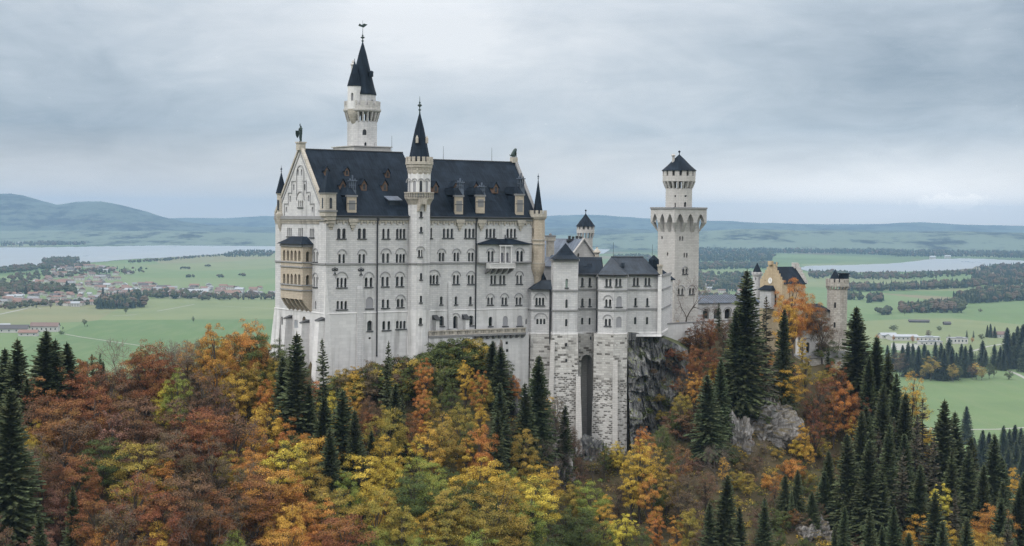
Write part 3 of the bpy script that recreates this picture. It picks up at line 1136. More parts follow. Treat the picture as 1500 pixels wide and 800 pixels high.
# big flat skylight dormer
u, _ = on_v(575.5, 2.2)
za, zb = on_v(575.5, 2.2, 288)[1], on_v(575.5, 2.2, 306)[1]
mb = MB()
fr = [(u - 1.4, 1.6, zb - .4), (u + 1.4, 1.6, zb - .4), (u + 1.4, 1.6, za - .9), (u - 1.4, 1.6, za - .9)]
mb.prism([C(*q) for q in fr], tuple(np.array(C(0, 3.4, 0)) - np.array(C(0, 0, 0))), 0)
mb.hexa([C(u - 1.7, 1.2, za - .95), C(u + 1.7, 1.2, za - .95), C(u + 1.7, 5.4, za + .75), C(u - 1.7, 5.4, za + .75)],
        [C(u - 1.7, 1.2, za - .75), C(u + 1.7, 1.2, za - .75), C(u + 1.7, 5.4, za + .95), C(u - 1.7, 5.4, za + .95)], 1)
mb.build('dormer', [M['roof2'], M['roof3']], P)['label'] = 'wide dark dormer with pale metal lid'

# stone chimney dormers at the eaves with tall lattice chimney crowns
for cx, wd, yt, yb, cx2, cyt, cyb, drop in [(515.7, 15.5, 288.5, 309, 515.5, 256.5, 279, 12), (672.6, 14, 288.5, 311.5, 673, 261, 278, 12), (704.2, 14.5, 288, 304.5, 704.6, 267.5, 284, 14), (761.8, 14, 286.5, 312, 762, 253.5, 276, 6)]:
    v0 = 0.15
    u, zt = on_v(cx, v0, yt)
    zb = on_v(cx, v0, yb)[1]
    w = wd * 0.1455 / math.cos(TH) / 2 * (1 + (cx - 480) * 0.00035) * .78
    mb = MB()
    vec = tuple(np.array(C(0, 3.6, 0)) - np.array(C(0, 0, 0)))
    mb.prism([C(u - w, v0, zb - 1.2), C(u + w, v0, zb - 1.2), C(u + w, v0, zt), C(u - w, v0, zt)], tuple(.45 * np.array(vec) / 3.6), 0)
    mb.prism([C(u - w * .96, v0 + .452, zb - 1.2), C(u + w * .96, v0 + .452, zb - 1.2), C(u + w * .96, v0 + .452, zt - .03), C(u - w * .96, v0 + .452, zt - .03)], vec, 3)
    mb.prism([C(u - w - .2, v0 - .2, zt), C(u + w + .2, v0 - .2, zt), C(u + w + .2, v0 - .2, zt + .38), C(u - w - .2, v0 - .2, zt + .38)], tuple(.8 * np.array(vec) / 3.6), 1)
    mb.prism([C(u - w * .7, v0 - .06, zb + .2), C(u + w * .7, v0 - .06, zb + .2), C(u + w * .7, v0 - .06, zb + (zt - zb) * .75), C(u - w * .7, v0 - .06, zb + (zt - zb) * .75)], tuple(.2 * np.array(vec) / 3.6), 1)
    zm = (zt + zb) / 2
    mb.prism([C(u - w - .08, v0 - .1, zm), C(u + w + .08, v0 - .1, zm), C(u + w + .08, v0 - .1, zm + .14), C(u - w - .08, v0 - .1, zm + .14)], tuple(.2 * np.array(vec) / 3.6), 2)
    ch = mb.build('chimney_dormer', [M['tan'], M['trim'], M['sill'], M['roof']], P)
    # little roof behind and the crown
    mb = MB()
    mb.hexa([C(u - w, v0 + .1, zt + .38), C(u + w, v0 + .1, zt + .38), C(u + w, v0 + 5.5, zt + .38), C(u - w, v0 + 5.5, zt + .38)],
            [C(u - w * .5, v0 + 1.3, zt + 2.0), C(u + w * .5, v0 + 1.3, zt + 2.0), C(u + w * .5, v0 + 5, zt + 2.0), C(u - w * .5, v0 + 5, zt + 2.0)], 0)
    mb.build('chimney_roof', [M['roof']], ch)
    vc = v0 + 2.2
    u2 = on_v(cx2, vc)[0]
    z1, z0 = on_v(cx2, vc, cyt)[1], on_v(cx2, vc, cyb)[1]
    mb = MB()
    mb.box(C(u2, vc, z0 - 1.6), 1.2, 1.2, 1.7, TH, 0)
    for a in (-.42, 0, .42):
        for b in (-.42, .42):
            mb.box(C(u2 + a, vc + b, z0), .2, .2, (z1 - z0) * .62, TH, 0)
    mb.box(C(u2, vc, z0 + (z1 - z0) * .3), 1.15, 1.15, .18, TH, 0)
    mb.box(C(u2, vc, z0 + (z1 - z0) * .6), 1.5, 1.5, .2, TH, 0)
    for a in (-.55, 0, .55):
        mb.box(C(u2 + a, vc, z0 + (z1 - z0) * .65), .2, .3, (z1 - z0) * (.14 if a else .35), TH, 0)
    mb.build('chimney_crown', [M['roof3']], ch)
    # corbelled foot hanging below the eaves
    mb = MB()
    zc = ZE - .5
    ws = w * 1.02
    for j, (k, hgt) in enumerate(((1.0, .75), (.72, .6), (.42, .6), (.18, .5))):
        mb.prism([C(u - ws * k, -.62 + j * .12, zc - hgt), C(u + ws * k, -.62 + j * .12, zc - hgt), C(u + ws * k, -.62 + j * .12, zc), C(u - ws * k, -.62 + j * .12, zc)],
                 tuple((.6 - j * .12) * np.array(vec) / 3.6), 0)
        zc -= hgt
    mb.build('corbel', [M['cream']], ch)

# pilaster strips, downpipes, wall anchors
mb = MB()
pls = pal.f[1]
for x0, x1, yt, yb in ((522.6, 530.8, 419, 545), (656, 661, 412, 482)):
    mb = MB()
    s0, z, _ = pls.hit(x0, yt)
    s1 = pls.hit(x1, yt)[0]
    zb = pls.hit(x0, yb)[1]
    mb.hexa([pls.P(s0, z - .6, .18), pls.P(s1, z - .6, .18), pls.P(s1, z, .02), pls.P(s0, z, .02)],
            [pls.P(s0, z - .6, -.02), pls.P(s1, z - .6, -.02), pls.P(s1, z, -.02), pls.P(s0, z, -.02)], 0)
    mb.hexa([pls.P(s0 - .15, zb, .75), pls.P(s1 + .15, zb, .75), pls.P(s1, z - .6, .18), pls.P(s0, z - .6, .18)],
            [pls.P(s0 - .15, zb, -.02), pls.P(s1 + .15, zb, -.02), pls.P(s1, z - .6, -.02), pls.P(s0, z - .6, -.02)], 0)
    mb.build('buttress', [M['stone']], P)
for cx, yt, yb in ((552.4, 318, 522), (697, 318, 482)):
    s, z, _ = pls.hit(cx, yt)
    zb = pls.hit(cx, yb)[1]
    mb = MB()
    mb.tube(pls.P(s, zb, .22), pls.P(s, z, .22), .16, n=8)
    mb.pbox(pls, s - .3, s + .3, z - .8, z - .2, .02, .5)
    mb.build('downpipe', [M['pipe']], P)
for cx, yt in ((490.6, 391), (528.8, 391.6)):
    s, z, _ = pls.hit(cx, yt)
    mb = MB()
    mb.pbox(pls, s - .07, s + .07, z - 1.9, z, .01, .1)
    mb.pbox(pls, s - .55, s + .55, z - .75, z - .55, .012, .11)
    for sg in (-1, 1):
        arc(mb, pls, s + sg * .42, z - .55, .2, .12, .09, 0, 0, math.pi * 2, 10)
        mb.tube(pls.P(s, z - 1.2, .06), pls.P(s + sg * .42, z - 1.75, .06), .06)
    mb.build('wall_anchor', [M['iron']], P)
# buttresses of the west front, with dark caps
plw = plinth.f[0]
for x0, x1, yt, out in ((424.5, 428.0, 466, 1.5), (449.5, 453.0, 472.5, 1.7), (465.5, 473.0, 468.5, 1.5)):
    s0, z, _ = plw.hit(x0, yt)
    s1 = plw.hit(x1, yt)[0]
    if x1 > 470:
        s1 = plw.len + .1
        s0 = s1 - 1.9
    mb = MB()
    mb.hexa([plw.P(s0, 118, out + 2.2), plw.P(s1, 118, out + 2.2), plw.P(s1, z, out), plw.P(s0, z, out)],
            [plw.P(s0, 118, -.05), plw.P(s1, 118, -.05), plw.P(s1, z, -.05), plw.P(s0, z, -.05)], 0)
    mb.hexa([plw.P(s0 - .15, z, out + .2), plw.P(s1 + .15, z, out + .2), plw.P(s1 + .15, z + .7, -.02), plw.P(s0 - .15, z + .7, -.02)],
            [plw.P(s0 - .15, z, -.05), plw.P(s1 + .15, z, -.05), plw.P(s1 + .15, z + .68, -.06), plw.P(s0 - .15, z + .68, -.06)], 1)
    mb.build('buttress', [M['white'], M['sill']], P)
mb = MB()                                                  # slim corner wedge on the south-west edge
za, zb = pls.hit(476.5, 394)[1], ZLIGHT
mb.add([C(-.02, -.02, za), C(.9, -.05, zb), C(-.35, -.35, zb), C(-.05, .9, zb)], [(0, 2, 1), (0, 3, 2), (1, 2, 3), (0, 1, 3)])
mb.add([C(.9, -.13, zb), C(-.35, -.45, zb), C(-.13, .9, zb), C(2.4, -.13, 120), C(-1.6, -1.6, 120), C(-.13, 2.4, 120)], [(0, 1, 4, 3), (1, 2, 5, 4), (0, 2, 1), (3, 4, 5)])
mb.build('buttress', [M['white']], P)
mb = MB()                                                  # flared foot of the north-west corner
mb.add([C(-.12, PW - 3, ZLIGHT), C(-.12, PW + .1, ZLIGHT), C(.5, PW + .3, ZLIGHT), C(-1.6, PW - 3, 125), C(-1.9, PW + 3.0, 125), C(.5, PW + 3.2, 125)], [(0, 3, 4, 1), (1, 4, 5, 2), (0, 1, 2), (3, 5, 4)])
mb.build('buttress', [M['plinth']], P)

# --- corner turrets
# south-west, square, on corbels
x, y = C(.55, .25)
zt, zb, za = z_at(472, 284, 341), z_at(472, 308, 341), z_at(471, 250, 341)
t = MB()
t.box((x, y, zb), 2.5, 2.5, zt - zb, TH, 0)
t.box((x, y, zb - .35), 2.95, 2.95, .4, TH, 1)
t.box((x, y, zt), 2.85, 2.85, .3, TH, 1)
for j, (r, h) in enumerate(((2.6, .9), (2.2, .8), (1.8, .7), (1.3, .7), (.8, .6))):
    zb2 = zb - .35 - sum(q[1] for q in ((2.6, .9), (2.2, .8), (1.8, .7), (1.3, .7), (.8, .6))[:j + 1])
    t.box((x + .12 * j, y + .1 * j, zb2), r, r, h, TH, 0)
tu = t.build('corner_turret', [M['cream'], M['trim']], P)
t = MB()
t.lathe(x, y, [(2.15, zt + .3), (1.3, zt + 2.2), (.05, za)], 4, TH + math.pi / 4)
finial(t, x, y, za - .1, 1.3, .6)
t.build('spire', [M['roof']], tu)
t = MB()
pl2 = Pl(C(-.7, -1.0), C(1.8, -1.0))
lp = arch_loop(.95, 1.55, zb + .35, zb + 2.6)
t.prism([pl2.P(a, b, .03) for a, b in lp], tuple(-.02 * np.array([*pl2.n, 0])))
pl3 = Pl(C(-.7, 1.5), C(-.7, -1.0))
lp = arch_loop(.95, 1.5, zb + .35, zb + 2.6)
t.prism([pl3.P(a, b, .03) for a, b in lp], tuple(-.02 * np.array([*pl3.n, 0])))
t.build('window', [M['glass']], tu)
# north-west, round with a cone
vq = on_u(411.5, .2)[0]
x, y = C(.2, vq)
Yq = y
zt, zb, za = z_at(412, 285, Yq), z_at(412, 312, Yq), z_at(413.5, 252, Yq)
t = MB()
t.lathe(x, y, [(.15, zb - 4.3), (.6, zb - 3.2), (1.0, zb - 1.6), (1.25, zb - .6), (1.25, zb - .1), (1.0, zb), (.92, zb + .1), (.92, zt), (1.15, zt + .1), (1.15, zt + .25)], 12)
tu = t.build('corner_turret', [M['cream']], P)
t = MB()
t.lathe(x, y, [(1.22, zt + .26), (.85, zt + 1.7), (.04, za)], 12)
finial(t, x, y, za - .1, 1.6, .6)
t.build('spire', [M['roof']], tu)
t = MB()
t.box((x - .55, y - .78, zb + .6), .42, .2, 2.2, -.5)
t.build('window', [M['glass']], tu)
# south-east, round, sandstone, battlemented
x, y = C(PU, -.05)
Yq = y
r = 10.6 * Yq / FPX
zt, z1, za = z_at(786, 318, Yq), z_at(786, 386, Yq), z_at(785.5, 263, Yq)
t = MB()
sh = Shell(ring_pts(x, y, r, 10, .35), z1, zt - .6, True)
tu = MB().lathe(x, y, [(r * .35, z_at(786, 425, Yq)), (r * .6, z_at(786, 405, Yq)), (r * .92, z1 - 1.6), (r * 1.04, z1 - .6), (r * 1.04, z1)], 20).build('corner_turret', [M['tan']], P)
for cy0, cy1 in ((334, 347), (369, 382)):
    sh.window([780.6], 2.4, cy0, cy1, P, wall='tan', sill=False)
sh.build('turret_wall', 'tan', P)
t.lathe(x, y, [(r, zt - .6), (r + .15, zt - .5), (r + .38, zt), (r + .38, zt + .75), (r + .1, zt + .75)], 20)
ring_merlons(t, x, y, r + .2, zt + .75, 11, .62, .75, .34)
for cy in (351.5, 357.5, 385.5):
    zz = z_at(786, cy, Yq)
    MB().lathe(x, y, [(r, zz - .12), (r + .16, zz - .1), (r + .16, zz + .14), (r, zz + .16)], 20).build('string_course', [M['cream']], tu)
t.build('battlement', [M['cream']], tu)
t = MB()
t.lathe(x, y, [(7.4 * Yq / FPX, zt + .7), (5.2 * Yq / FPX, zt + 3), (.05, za)], 12)
finial(t, x, y, za - .1, 1.6, .6)
t.build('spire', [M['roof']], tu)

# --- west loggia of tan stone with two arcaded floors
VA = on_u(457.2, 0, 400)[0]
d = -on_v(443.2, VA)[0]
VB = on_u(411.2, -d, 400)[0]
lg = Shell([C(0, VB), C(-d, VB), C(-d, VA), C(0, VA)], z_at(443, 440.5, 340), z_at(443, 358.5, 340))
zlo, zhi = lg.z0, lg.z1
body = MB()
for dy0, dy1, lab in ((367, 382.4, 0), (401.5, 418.2, 1)):
    for k, cx in enumerate((416.2, 421.7, 427.2, 432.8, 438.4)):
        sl = (cx - 438.4) * 0.035
        lg.window([cx], 3.5, dy0 + sl, dy1 + sl, P, wall='tan', depth=1.0, sill=False)
    lg.window([450.8], 4.8, dy0 + 1.5, dy1 + 1.2, P, wall='tan', depth=1.0, sill=False)
lo = lg.build('loggia', 'tan', P)
mb = MB()
for cy in (385.5, 392.5, 419.5, 427.0):
    zz = z_at(443, cy, 340)
    lg.band(mb, zz - .12, .26, .24)
lg.band(mb, zhi - .55, .5, .3)
mb.build('loggia_mouldings', [M['trim']], lo)
mb = MB()
o = .7
za = z_at(440, 347, 341)
q = [C(0, VB + o), C(-d - o, VB + o), C(-d - o, VA - o), C(0, VA - o)]
lowq = [(a, b, zhi + .02) for a, b in q]
top = [C(0, VB - 2.4, za), C(-d * .4, VB - 2.6, za), C(-d * .4, VA + 2.6, za), C(0, VA + 2.4, za)]
mb.add(lowq + top, [(0, 1, 5, 4), (1, 2, 6, 5), (2, 3, 7, 6), (4, 5, 6, 7), (3, 2, 1, 0), (0, 4, 7, 3)])
mb.build('loggia_roof', [M['roof']], lo)
mb = MB()
plf = lg.f[1]
n = 6
mb.add([C(-d, VB, zlo), C(-d, VA, zlo), C(0, VA, zlo), C(0, VB, zlo)], [(0, 1, 2, 3)])
for k in range(n):
    s = plf.len * (k + .08 * (1 if k == 0 else -1 if k == n - 1 else 0)) / (n - 1)
    s = min(max(s, .28), plf.len - .28)
    a = [plf.P(s - .28, zlo, -.02), plf.P(s + .28, zlo, -.02), plf.P(s + .28, zlo, -d), plf.P(s - .28, zlo, -d)]
    b = [plf.P(s - .28, zlo - 1.4, -.9), plf.P(s + .28, zlo - 1.4, -.9), plf.P(s + .28, zlo - 2.9, -d), plf.P(s - .28, zlo - 2.9, -d)]
    mb.hexa(a, b)
    if k < n - 1:
        arc(mb, plf, s + plf.len / (n - 1) / 2, zlo - .1, .62, .4, -.05, 0)
mb.build('corbel', [M['tan']], lo)
mb = MB()
for fl in (zlo + .3, zlo + 6.2):
    for k in range(5):
        s = plf.len * (k + .5) / 5
mb2 = MB()
# --- shallow bay of the east part with its own hipped roof and balcony
UA, UB = on_v(701, -.9)[0], on_v(775, -.9)[0]
by = Shell([C(UA, 0), C(UA, -.9), C(UB, -.9), C(UB, 0)], z_at(730, 384.6, 365), z_at(730, 357.3, 365))
by.window([716.2, 721.4], 3.6, 367.8, 383.4, P, hood=(713.2, 724.2, 364.5), sill=False)
by.window([758.5, 764.2], 4.2, 367.4, 383.4, P, hood=(755.2, 767.4, 363.8), sill=False)
by.window([735.4], 4.4, 370, 384, P, pane='purpleglass', sill=False)
by.window([742.9], 4.2, 370, 384, P, pane='purpleglass', sill=False)
bo = by.build('bay', 'stone', P)
mb = MB()
zt = by.z1
zr = z_at(735, 350.0, 366)
mb.add([C(UA - .4, -.05, zt), C(UA - .4, -1.5, zt), C(UB + .4, -1.5, zt), C(UB + .4, -.05, zt), C(UA + 3.8, -.02, zr), C(UB - 3.8, -.02, zr)],
       [(0, 1, 4), (1, 2, 5, 4), (2, 3, 5), (3, 2, 1, 0), (0, 4, 5, 3)])
mb.tube(C(UA - .4, -1.5, zt + .02), C(UB + .4, -1.5, zt + .02), .15)
u = on_v(739.5, -.4)[0]
mb.tube(C(u, -.4, zr - .2), C(u, -.4, zr + .9), .12)
mb.build('bay_roof', [M['roof']], bo)
mb = MB()
by.band(mb, by.z0 - .06, .3, .22)
mb.build('string_course', [M['trim']], bo)
pb = Pl(C(UA, -.9), C(UB, -.9))
mb = MB()
for cx in (731.5, 739.2, 747.6):
    s = pb.hit(cx, 370)[0]
    z0, z1 = pb.hit(cx, 385)[1], pb.hit(cx, 361)[1]
    mb.tube(pb.P(s, z0, .35), pb.P(s, z1, .35), .17, n=8)
s0, s1 = pb.hit(729, 370)[0], pb.hit(749, 370)[0]
mb.pbox(pb, s0, s1, pb.hit(735, 361)[1], pb.hit(735, 359)[1], 0, .6)
mb.build('portico', [M['white']], bo)
s0, s1 = pb.hit(712, 388)[0], pb.hit(749.5, 388)[0]
zf, zp = pb.hit(730, 391)[1], pb.hit(730, 385)[1]
mb = MB()
mb.pbox(pb, s0, s1, zf - .3, zf, 0, 1.5)
mb.pbox(pb, s0, s1, zp - .18, zp, 1.25, 1.5)
mb.pbox(pb, s0, s0 + .25, zf, zp, 0, 1.5)
mb.pbox(pb, s1 - .25, s1, zf, zp, 0, 1.5)
n = 22
for k in range(n):
    s = s0 + (s1 - s0) * (k + .5) / n
    mb.pbox(pb, s - .1, s + .1, zf, zp - .18, 1.3, 1.45)
bal = mb.build('balcony', [M['white']], P)
mb = MB()
for k in range(5):
    s = s0 + .4 + (s1 - s0 - .8) * k / 4
    z2 = zf - .3
    mb.hexa([pb.P(s - .22, z2, 1.3), pb.P(s + .22, z2, 1.3), pb.P(s + .22, z2, 0), pb.P(s - .22, z2, 0)],
            [pb.P(s - .22, z2 - .5, .9), pb.P(s + .22, z2 - .5, .9), pb.P(s + .22, z2 - 1.3, -.85), pb.P(s - .22, z2 - 1.3, -.85)])
mb.build('corbel', [M['trim']], bal)
# buttress boxes with dark caps by the terrace door
for x0, x1, yt in ((634.5, 639.6, 467.5), (678, 683.2, 466.5)):
    pq = plinth.f[1]
    s0, z, _ = pq.hit(x0, yt)
    s1 = pq.hit(x1, yt)[0]
    mb = MB()
    mb.pbox(pq, s0, s1, 147.5, z, -.05, 1.2, 0)
    mb.hexa([pq.P(s0 - .25, z, 1.5), pq.P(s1 + .15, z, 1.5), pq.P(s1 + .15, z + .9, 0), pq.P(s0 - .25, z + .9, 0)],
            [pq.P(s0 - .25, z - .15, 1.5), pq.P(s1 + .15, z - .15, 1.5), pq.P(s1 + .15, z - .15, 0), pq.P(s0 - .25, z - .15, 0)], 1)
    mb.build('buttress', [M['white'], M['sill']], P)

# --- lightning rods on the ridge
mb = MB()
for cx, yt, zb in ((574, 199, ZR), (649.5, 214, ZR2), (720.5, 216.5, ZR2)):
    u, z = on_v(cx, PW / 2, yt)
    mb.tube(C(u, PW / 2, zb), C(u, PW / 2, z), .05, .03, 5)
    mb.build('lightning_rod', [M['iron']], P)
    mb = MB()

# ================================================================ terrace in front of the palace
TU0, TU1 = on_v(629.5, -3.0)[0], on_v(771, -3.0)[0]
tp = Pl(C(TU0, -3.0), C(TU1, -3.0))
zf = tp.hit(700, 489.5)[1]
ter = thing('terrace', C((TU0 + TU1) / 2, -1.5, zf), 'long narrow stone terrace with balustrade along the foot of the palace', 'terrace')
mb = MB()
mb.pbox(tp, 0, tp.len, zf - .45, zf, -2.85, .12)
mb.build('floor_slab', [M['trim']], ter)
mb = MB()
zp = tp.hit(700, 482.2)[1]
mb.pbox(tp, 0, tp.len, zp - .24, zp, -.3, .15)
mb.pbox(tp, 0, tp.len, zf, zf + .2, -.25, .1)
n = 60
for k in range(n):
    s = tp.len * (k + .5) / n
    mb.pbox(tp, s - (.11 if k % 5 else .25), s + (.11 if k % 5 else .25), zf + .2, zp - .24, -.2, .04)
mb.pbox(tp, 0, tp.len, zf + .2, zp - .24, -.24, -.205)
mb.build('balustrade', [M['cream']], ter)
mb = MB()
s0 = tp.hit(700, 490)[0]
n = 9
for k in range(n):
    s = s0 + (tp.len - s0 - .3) * k / (n - 1)
    mb.hexa([tp.P(s - .3, zf - .45, .05), tp.P(s + .3, zf - .45, .05), tp.P(s + .3, zf - .45, -1.2), tp.P(s - .3, zf - .45, -1.2)],
            [tp.P(s - .3, zf - .9, -.3), tp.P(s + .3, zf - .9, -.3), tp.P(s + .3, zf - 1.4, -1.2), tp.P(s - .3, zf - 1.4, -1.2)])
mb.build('corbel', [M['trim']], ter)
mb = MB()
s1 = tp.hit(692, 495)[0]
mb.pbox(tp, 0, s1, 128, zf - .45, -2.8, -.05)
mb.pbox(tp, s1, tp.len + 1.5, 116, zf - .45, -2.8, -.95)
tw = mb.build('retaining_wall', [M['plinth']], ter)
mb = MB()
pq = Pl(tp.P(0, 0, -.95)[:2], tp.P(tp.len, 0, -.95)[:2])
for cx, cy in ((742.2, 502.4), (742.8, 513.5)):
    s, z, _ = pq.hit(cx, cy)
    mb.pbox(pq, s - .3, s + .3, z - .3, z + .3, -.2, .03)
mb.build('drain_opening', [M['iron']], tw)

# ================================================================ stair turret on the south front
sx, sy = C(on_v(613.2, -.55)[0], -.55)
Yt = sy
r0 = 16.3 * Yt / FPX
zt = lambda py: z_at(613, py, Yt)
stt = thing('stair_turret', (sx, sy, 120), 'slender octagonal stair turret with balcony and dark pointed spire against the palace front', 'turret')
n8 = 12
rot8 = TH - math.pi / 2 + math.pi / n8 + .08
shaft = Shell(ring_pts(sx, sy, r0, n8, rot8), ZLIGHT + .4, zt(297), True)
low = Shell(ring_pts(sx, sy, r0 + .14, n8, rot8), 116, ZLIGHT + .4, True)
drum = Shell(ring_pts(sx, sy, r0 * 1.03, n8, rot8), zt(288), zt(243), True)
for a, b, w in ((309.5, 318, 3.8), (332, 340, 3.8), (400, 409.5, 3.8), (433, 443, 3.8)):
    shaft.window([617.0], w, a, b, stt)
shaft.window([614.0, 618.6], 3.1, 366, 376, stt, hood=(610.8, 621.6, 361.6))
low.window([616.2], 4.6, 465.5, 475, stt, wall='plinth')
for cx in (599, 607.2, 616.6, 625.5):
    drum.window([cx], 4.2, 264.5, 283, stt, sill=False, pane='blind' if cx != 616.6 else 'glass', depth=.18, hood=(cx - 3.0, cx + 3.0, 262.4))
sw = shaft.build('wall', 'stone', stt)
low.build('plinth_wall', 'plinth', stt)
drum.build('upper_wall', 'white', stt)
mb = MB()
shaft.band(mb, 162.3, .34, .22)
for py, rr, h in ((256, .14, .3),):
    pass
mb.build('string_course', [M['trim']], stt)
mb = MB()
mb.lathe(sx, sy, [(r0 * 1.0, zt(300)), (r0 * 1.14, zt(295)), (r0 * 1.30, zt(291.2)), (r0 * 1.30, zt(289.8)), (r0, zt(289.8))], 24)
mb.lathe(sx, sy, [(r0 * 1.22, zt(283.2)), (r0 * 1.36, zt(283.2)), (r0 * 1.36, zt(281.6)), (r0 * 1.22, zt(281.6)), (r0 * 1.22, zt(283.2))], 24)
ring_merlons(mb, sx, sy, r0 * 1.28, zt(289.8), 34, .2, zt(283) - zt(289.8), .2)
mb.build('balcony', [M['cream']], stt)
mb = MB()
zs = [zt(q) for q in (256, 247, 243.4, 241.2, 236, 236)]
mb.lathe(sx, sy, [(r0 * 1.0, zs[0]), (r0 * 1.06, zt(252)), (r0 * 1.06, zt(249)), (r0 * 1.18, zt(245)), (r0 * 1.18, zt(242.5)), (r0 * 1.25, zt(241)), (r0 * 1.25, zt(237)), (r0 * 1.02, zt(237))], 24)
ring_merlons(mb, sx, sy, r0 * 1.15, zt(237), 16, .62, zt(230) - zt(237), .36)
mb.build('battlement', [M['cream']], stt)
mb = MB()
k = 26
for i in range(k):
    a = 2 * math.pi * i / k
    mb.box((sx + r0 * 1.04 * math.cos(a), sy + r0 * 1.04 * math.sin(a), zt(250.5 if i % 2 else 249)), .3, .32, .75, a)
mb.build('corbel', [M['cream']], stt)
mb = MB()
mb.lathe(sx, sy, [(r0 * .98, zt(237)), (r0 * .94, zt(232)), (r0 * .70, zt(212)), (r0 * .40, zt(188)), (.06, zt(164))], 8, rot8)
sp = mb.build('spire', [M['roof']], stt)
mb = MB()
finial(mb, sx, sy, zt(165), zt(141) - zt(165), 1.15)
mb.build('finial', [M['copper']], sp)
mb = MB()
pz = Pl(*[(sx - 1.6 + i * 3.2, sy - r0 * .66) for i in (0, 1)])
for px_, sg in ((608.5, 0), (622.5, 1)):
    xx = sx + (px_ - 611.5) * Yt / FPX
    mb.box((xx, sy - r0 * (.68 if sg == 0 else .2), zt(210)), .55, .6, 1.0)
    mb.lathe(xx, sy - r0 * (.68 if sg == 0 else .2), [(.45, zt(210) + 1.0), (.02, zt(210) + 1.7)], 4, math.pi / 4)
mb.build('spire_dormer', [M['cream']], sp)
mb = MB()                                                  # machicoulis box over the slit
pz = Pl(C(0, -.55 - r0), C(60, -.55 - r0))
s, z1, _ = pz.hit(618, 291.5)
z0 = pz.hit(618, 307)[1]
mb.hexa([pz.P(s - .95, z1, .75), pz.P(s + .95, z1, .75), pz.P(s + .95, z1, -.6), pz.P(s - .95, z1, -.6)],
        [pz.P(s - .8, z0 + 1.1, .7), pz.P(s + .8, z0 + 1.1, .7), pz.P(s + .8, z0 + 1.1, -.6), pz.P(s - .8, z0 + 1.1, -.6)])
for sg in (-1, 1):
    mb.hexa([pz.P(s + sg * .65 - .2, z0 + 1.1, .7), pz.P(s + sg * .65 + .2, z0 + 1.1, .7), pz.P(s + sg * .65 + .2, z0 + 1.1, -.5), pz.P(s + sg * .65 - .2, z0 + 1.1, -.5)],
            [pz.P(s + sg * .75 - .15, z0 - .4, .25), pz.P(s + sg * .75 + .15, z0 - .4, .25), pz.P(s + sg * .75 + .15, z0 - .4, -.5), pz.P(s + sg * .75 - .15, z0 - .4, -.5)])
mb.build('bay', [M['cream']], stt)

# ================================================================ tall north tower
tu_, _ = on_v(529.3, PW + 3.5)
tx, ty = C(tu_, PW + 3.5)
zt = lambda py: z_at(529.3, py, ty)
k_ = ty / FPX
tow = thing('round_tower', (tx, ty, 130), 'tallest round white tower with battlemented gallery and dark cone behind the palace roof', 'tower')
r0 = 21.7 * k_
sh = Shell(ring_pts(tx, ty, r0, 20, .1), 130, zt(178), True)
up = Shell(ring_pts(tx, ty, 19.6 * k_, 20, .1), zt(160), zt(138.5), True)
sh.window([537], 6.4, 189.5, 198, tow, kind='round', sill=False, label='round window', wall='white')
sh.window([536], 4.6, 208.5, 216, tow, sill=False, wall='white')
sh.window([548.2], 2.6, 209, 215.6, tow, sill=False, wall='white')
up.window([545.6], 3.2, 146, 155, tow, sill=False, wall='white')
sh.build('wall', 'stone', tow)
up.build('upper_wall', 'stone', tow)
mb = MB()
r1 = 26.4 * k_
mb.lathe(tx, ty, [(r1, zt(164.5)), (r1 * 1.05, zt(163)), (r1 * 1.05, zt(160.5)), (r1, zt(160)), (r1, zt(155.5)), (r1 - .45, zt(155.5)), (r1 - .45, zt(160.5)), (r0 * .8, zt(160.5))], 28)
mb.lathe(tx, ty, [(r0, zt(166)), (r1, zt(164.6)), (r1, zt(164.4))], 28)
ring_merlons(mb, tx, ty, r1 - .22, zt(155.5), 13, 1.15, zt(149) - zt(155.5), .42)
ga = mb.build('battlement', [M['greystone']], tow)
mb = MB()
ring_corbels(mb, tx, ty, r0, r1 - .05, zt(179), zt(165), 22, .4)
mb.build('corbel', [M['greystone']], ga)
mb = MB()
mb.lathe(tx, ty, [(20.6 * k_, zt(139.5)), (20.6 * k_, zt(138)), (17.6 * k_, zt(128)), (12.0 * k_, zt(105)), (5.5 * k_, zt(78)), (.08, zt(61))], 20)
sp = mb.build('spire', [M['roof']], tow)
mb = MB()
finial(mb, tx, ty, zt(63), zt(45) - zt(63), 1.2)
zz = zt(46)
mb.tube((tx, ty, zz - .3), (tx, ty, zt(30)), .06, .03)
mb.add([(tx - 1.0, ty, zt(38)), (tx + .2, ty, zt(40.5)), (tx + 1.1, ty, zt(36)), (tx + .3, ty, zt(34.5)), (tx - .2, ty, zt(36.5)), (tx - .8, ty, zt(34.5)),
        (tx - 1.0, ty + .1, zt(38)), (tx + .2, ty + .1, zt(40.5)), (tx + 1.1, ty + .1, zt(36)), (tx + .3, ty + .1, zt(34.5)), (tx - .2, ty + .1, zt(36.5)), (tx - .8, ty + .1, zt(34.5))],
       [(0, 1, 2, 3, 4, 5), (11, 10, 9, 8, 7, 6), (0, 6, 7, 1), (1, 7, 8, 2), (2, 8, 9, 3), (3, 9, 10, 4), (4, 10, 11, 5), (5, 11, 6, 0)])
mb.build('weather_vane', [M['copper']], sp)
mb = MB()
mb.box((tx + 13.6 * k_, ty - 1.2, zt(113)), .8, 1.2, zt(106.5) - zt(113))
mb.lathe(tx + 13.6 * k_, ty - 1.2, [(.75, zt(106.5)), (.5, zt(105)), (.05, zt(104))], 4, .78)
mb.build('spire_dormer', [M['roof']], sp)
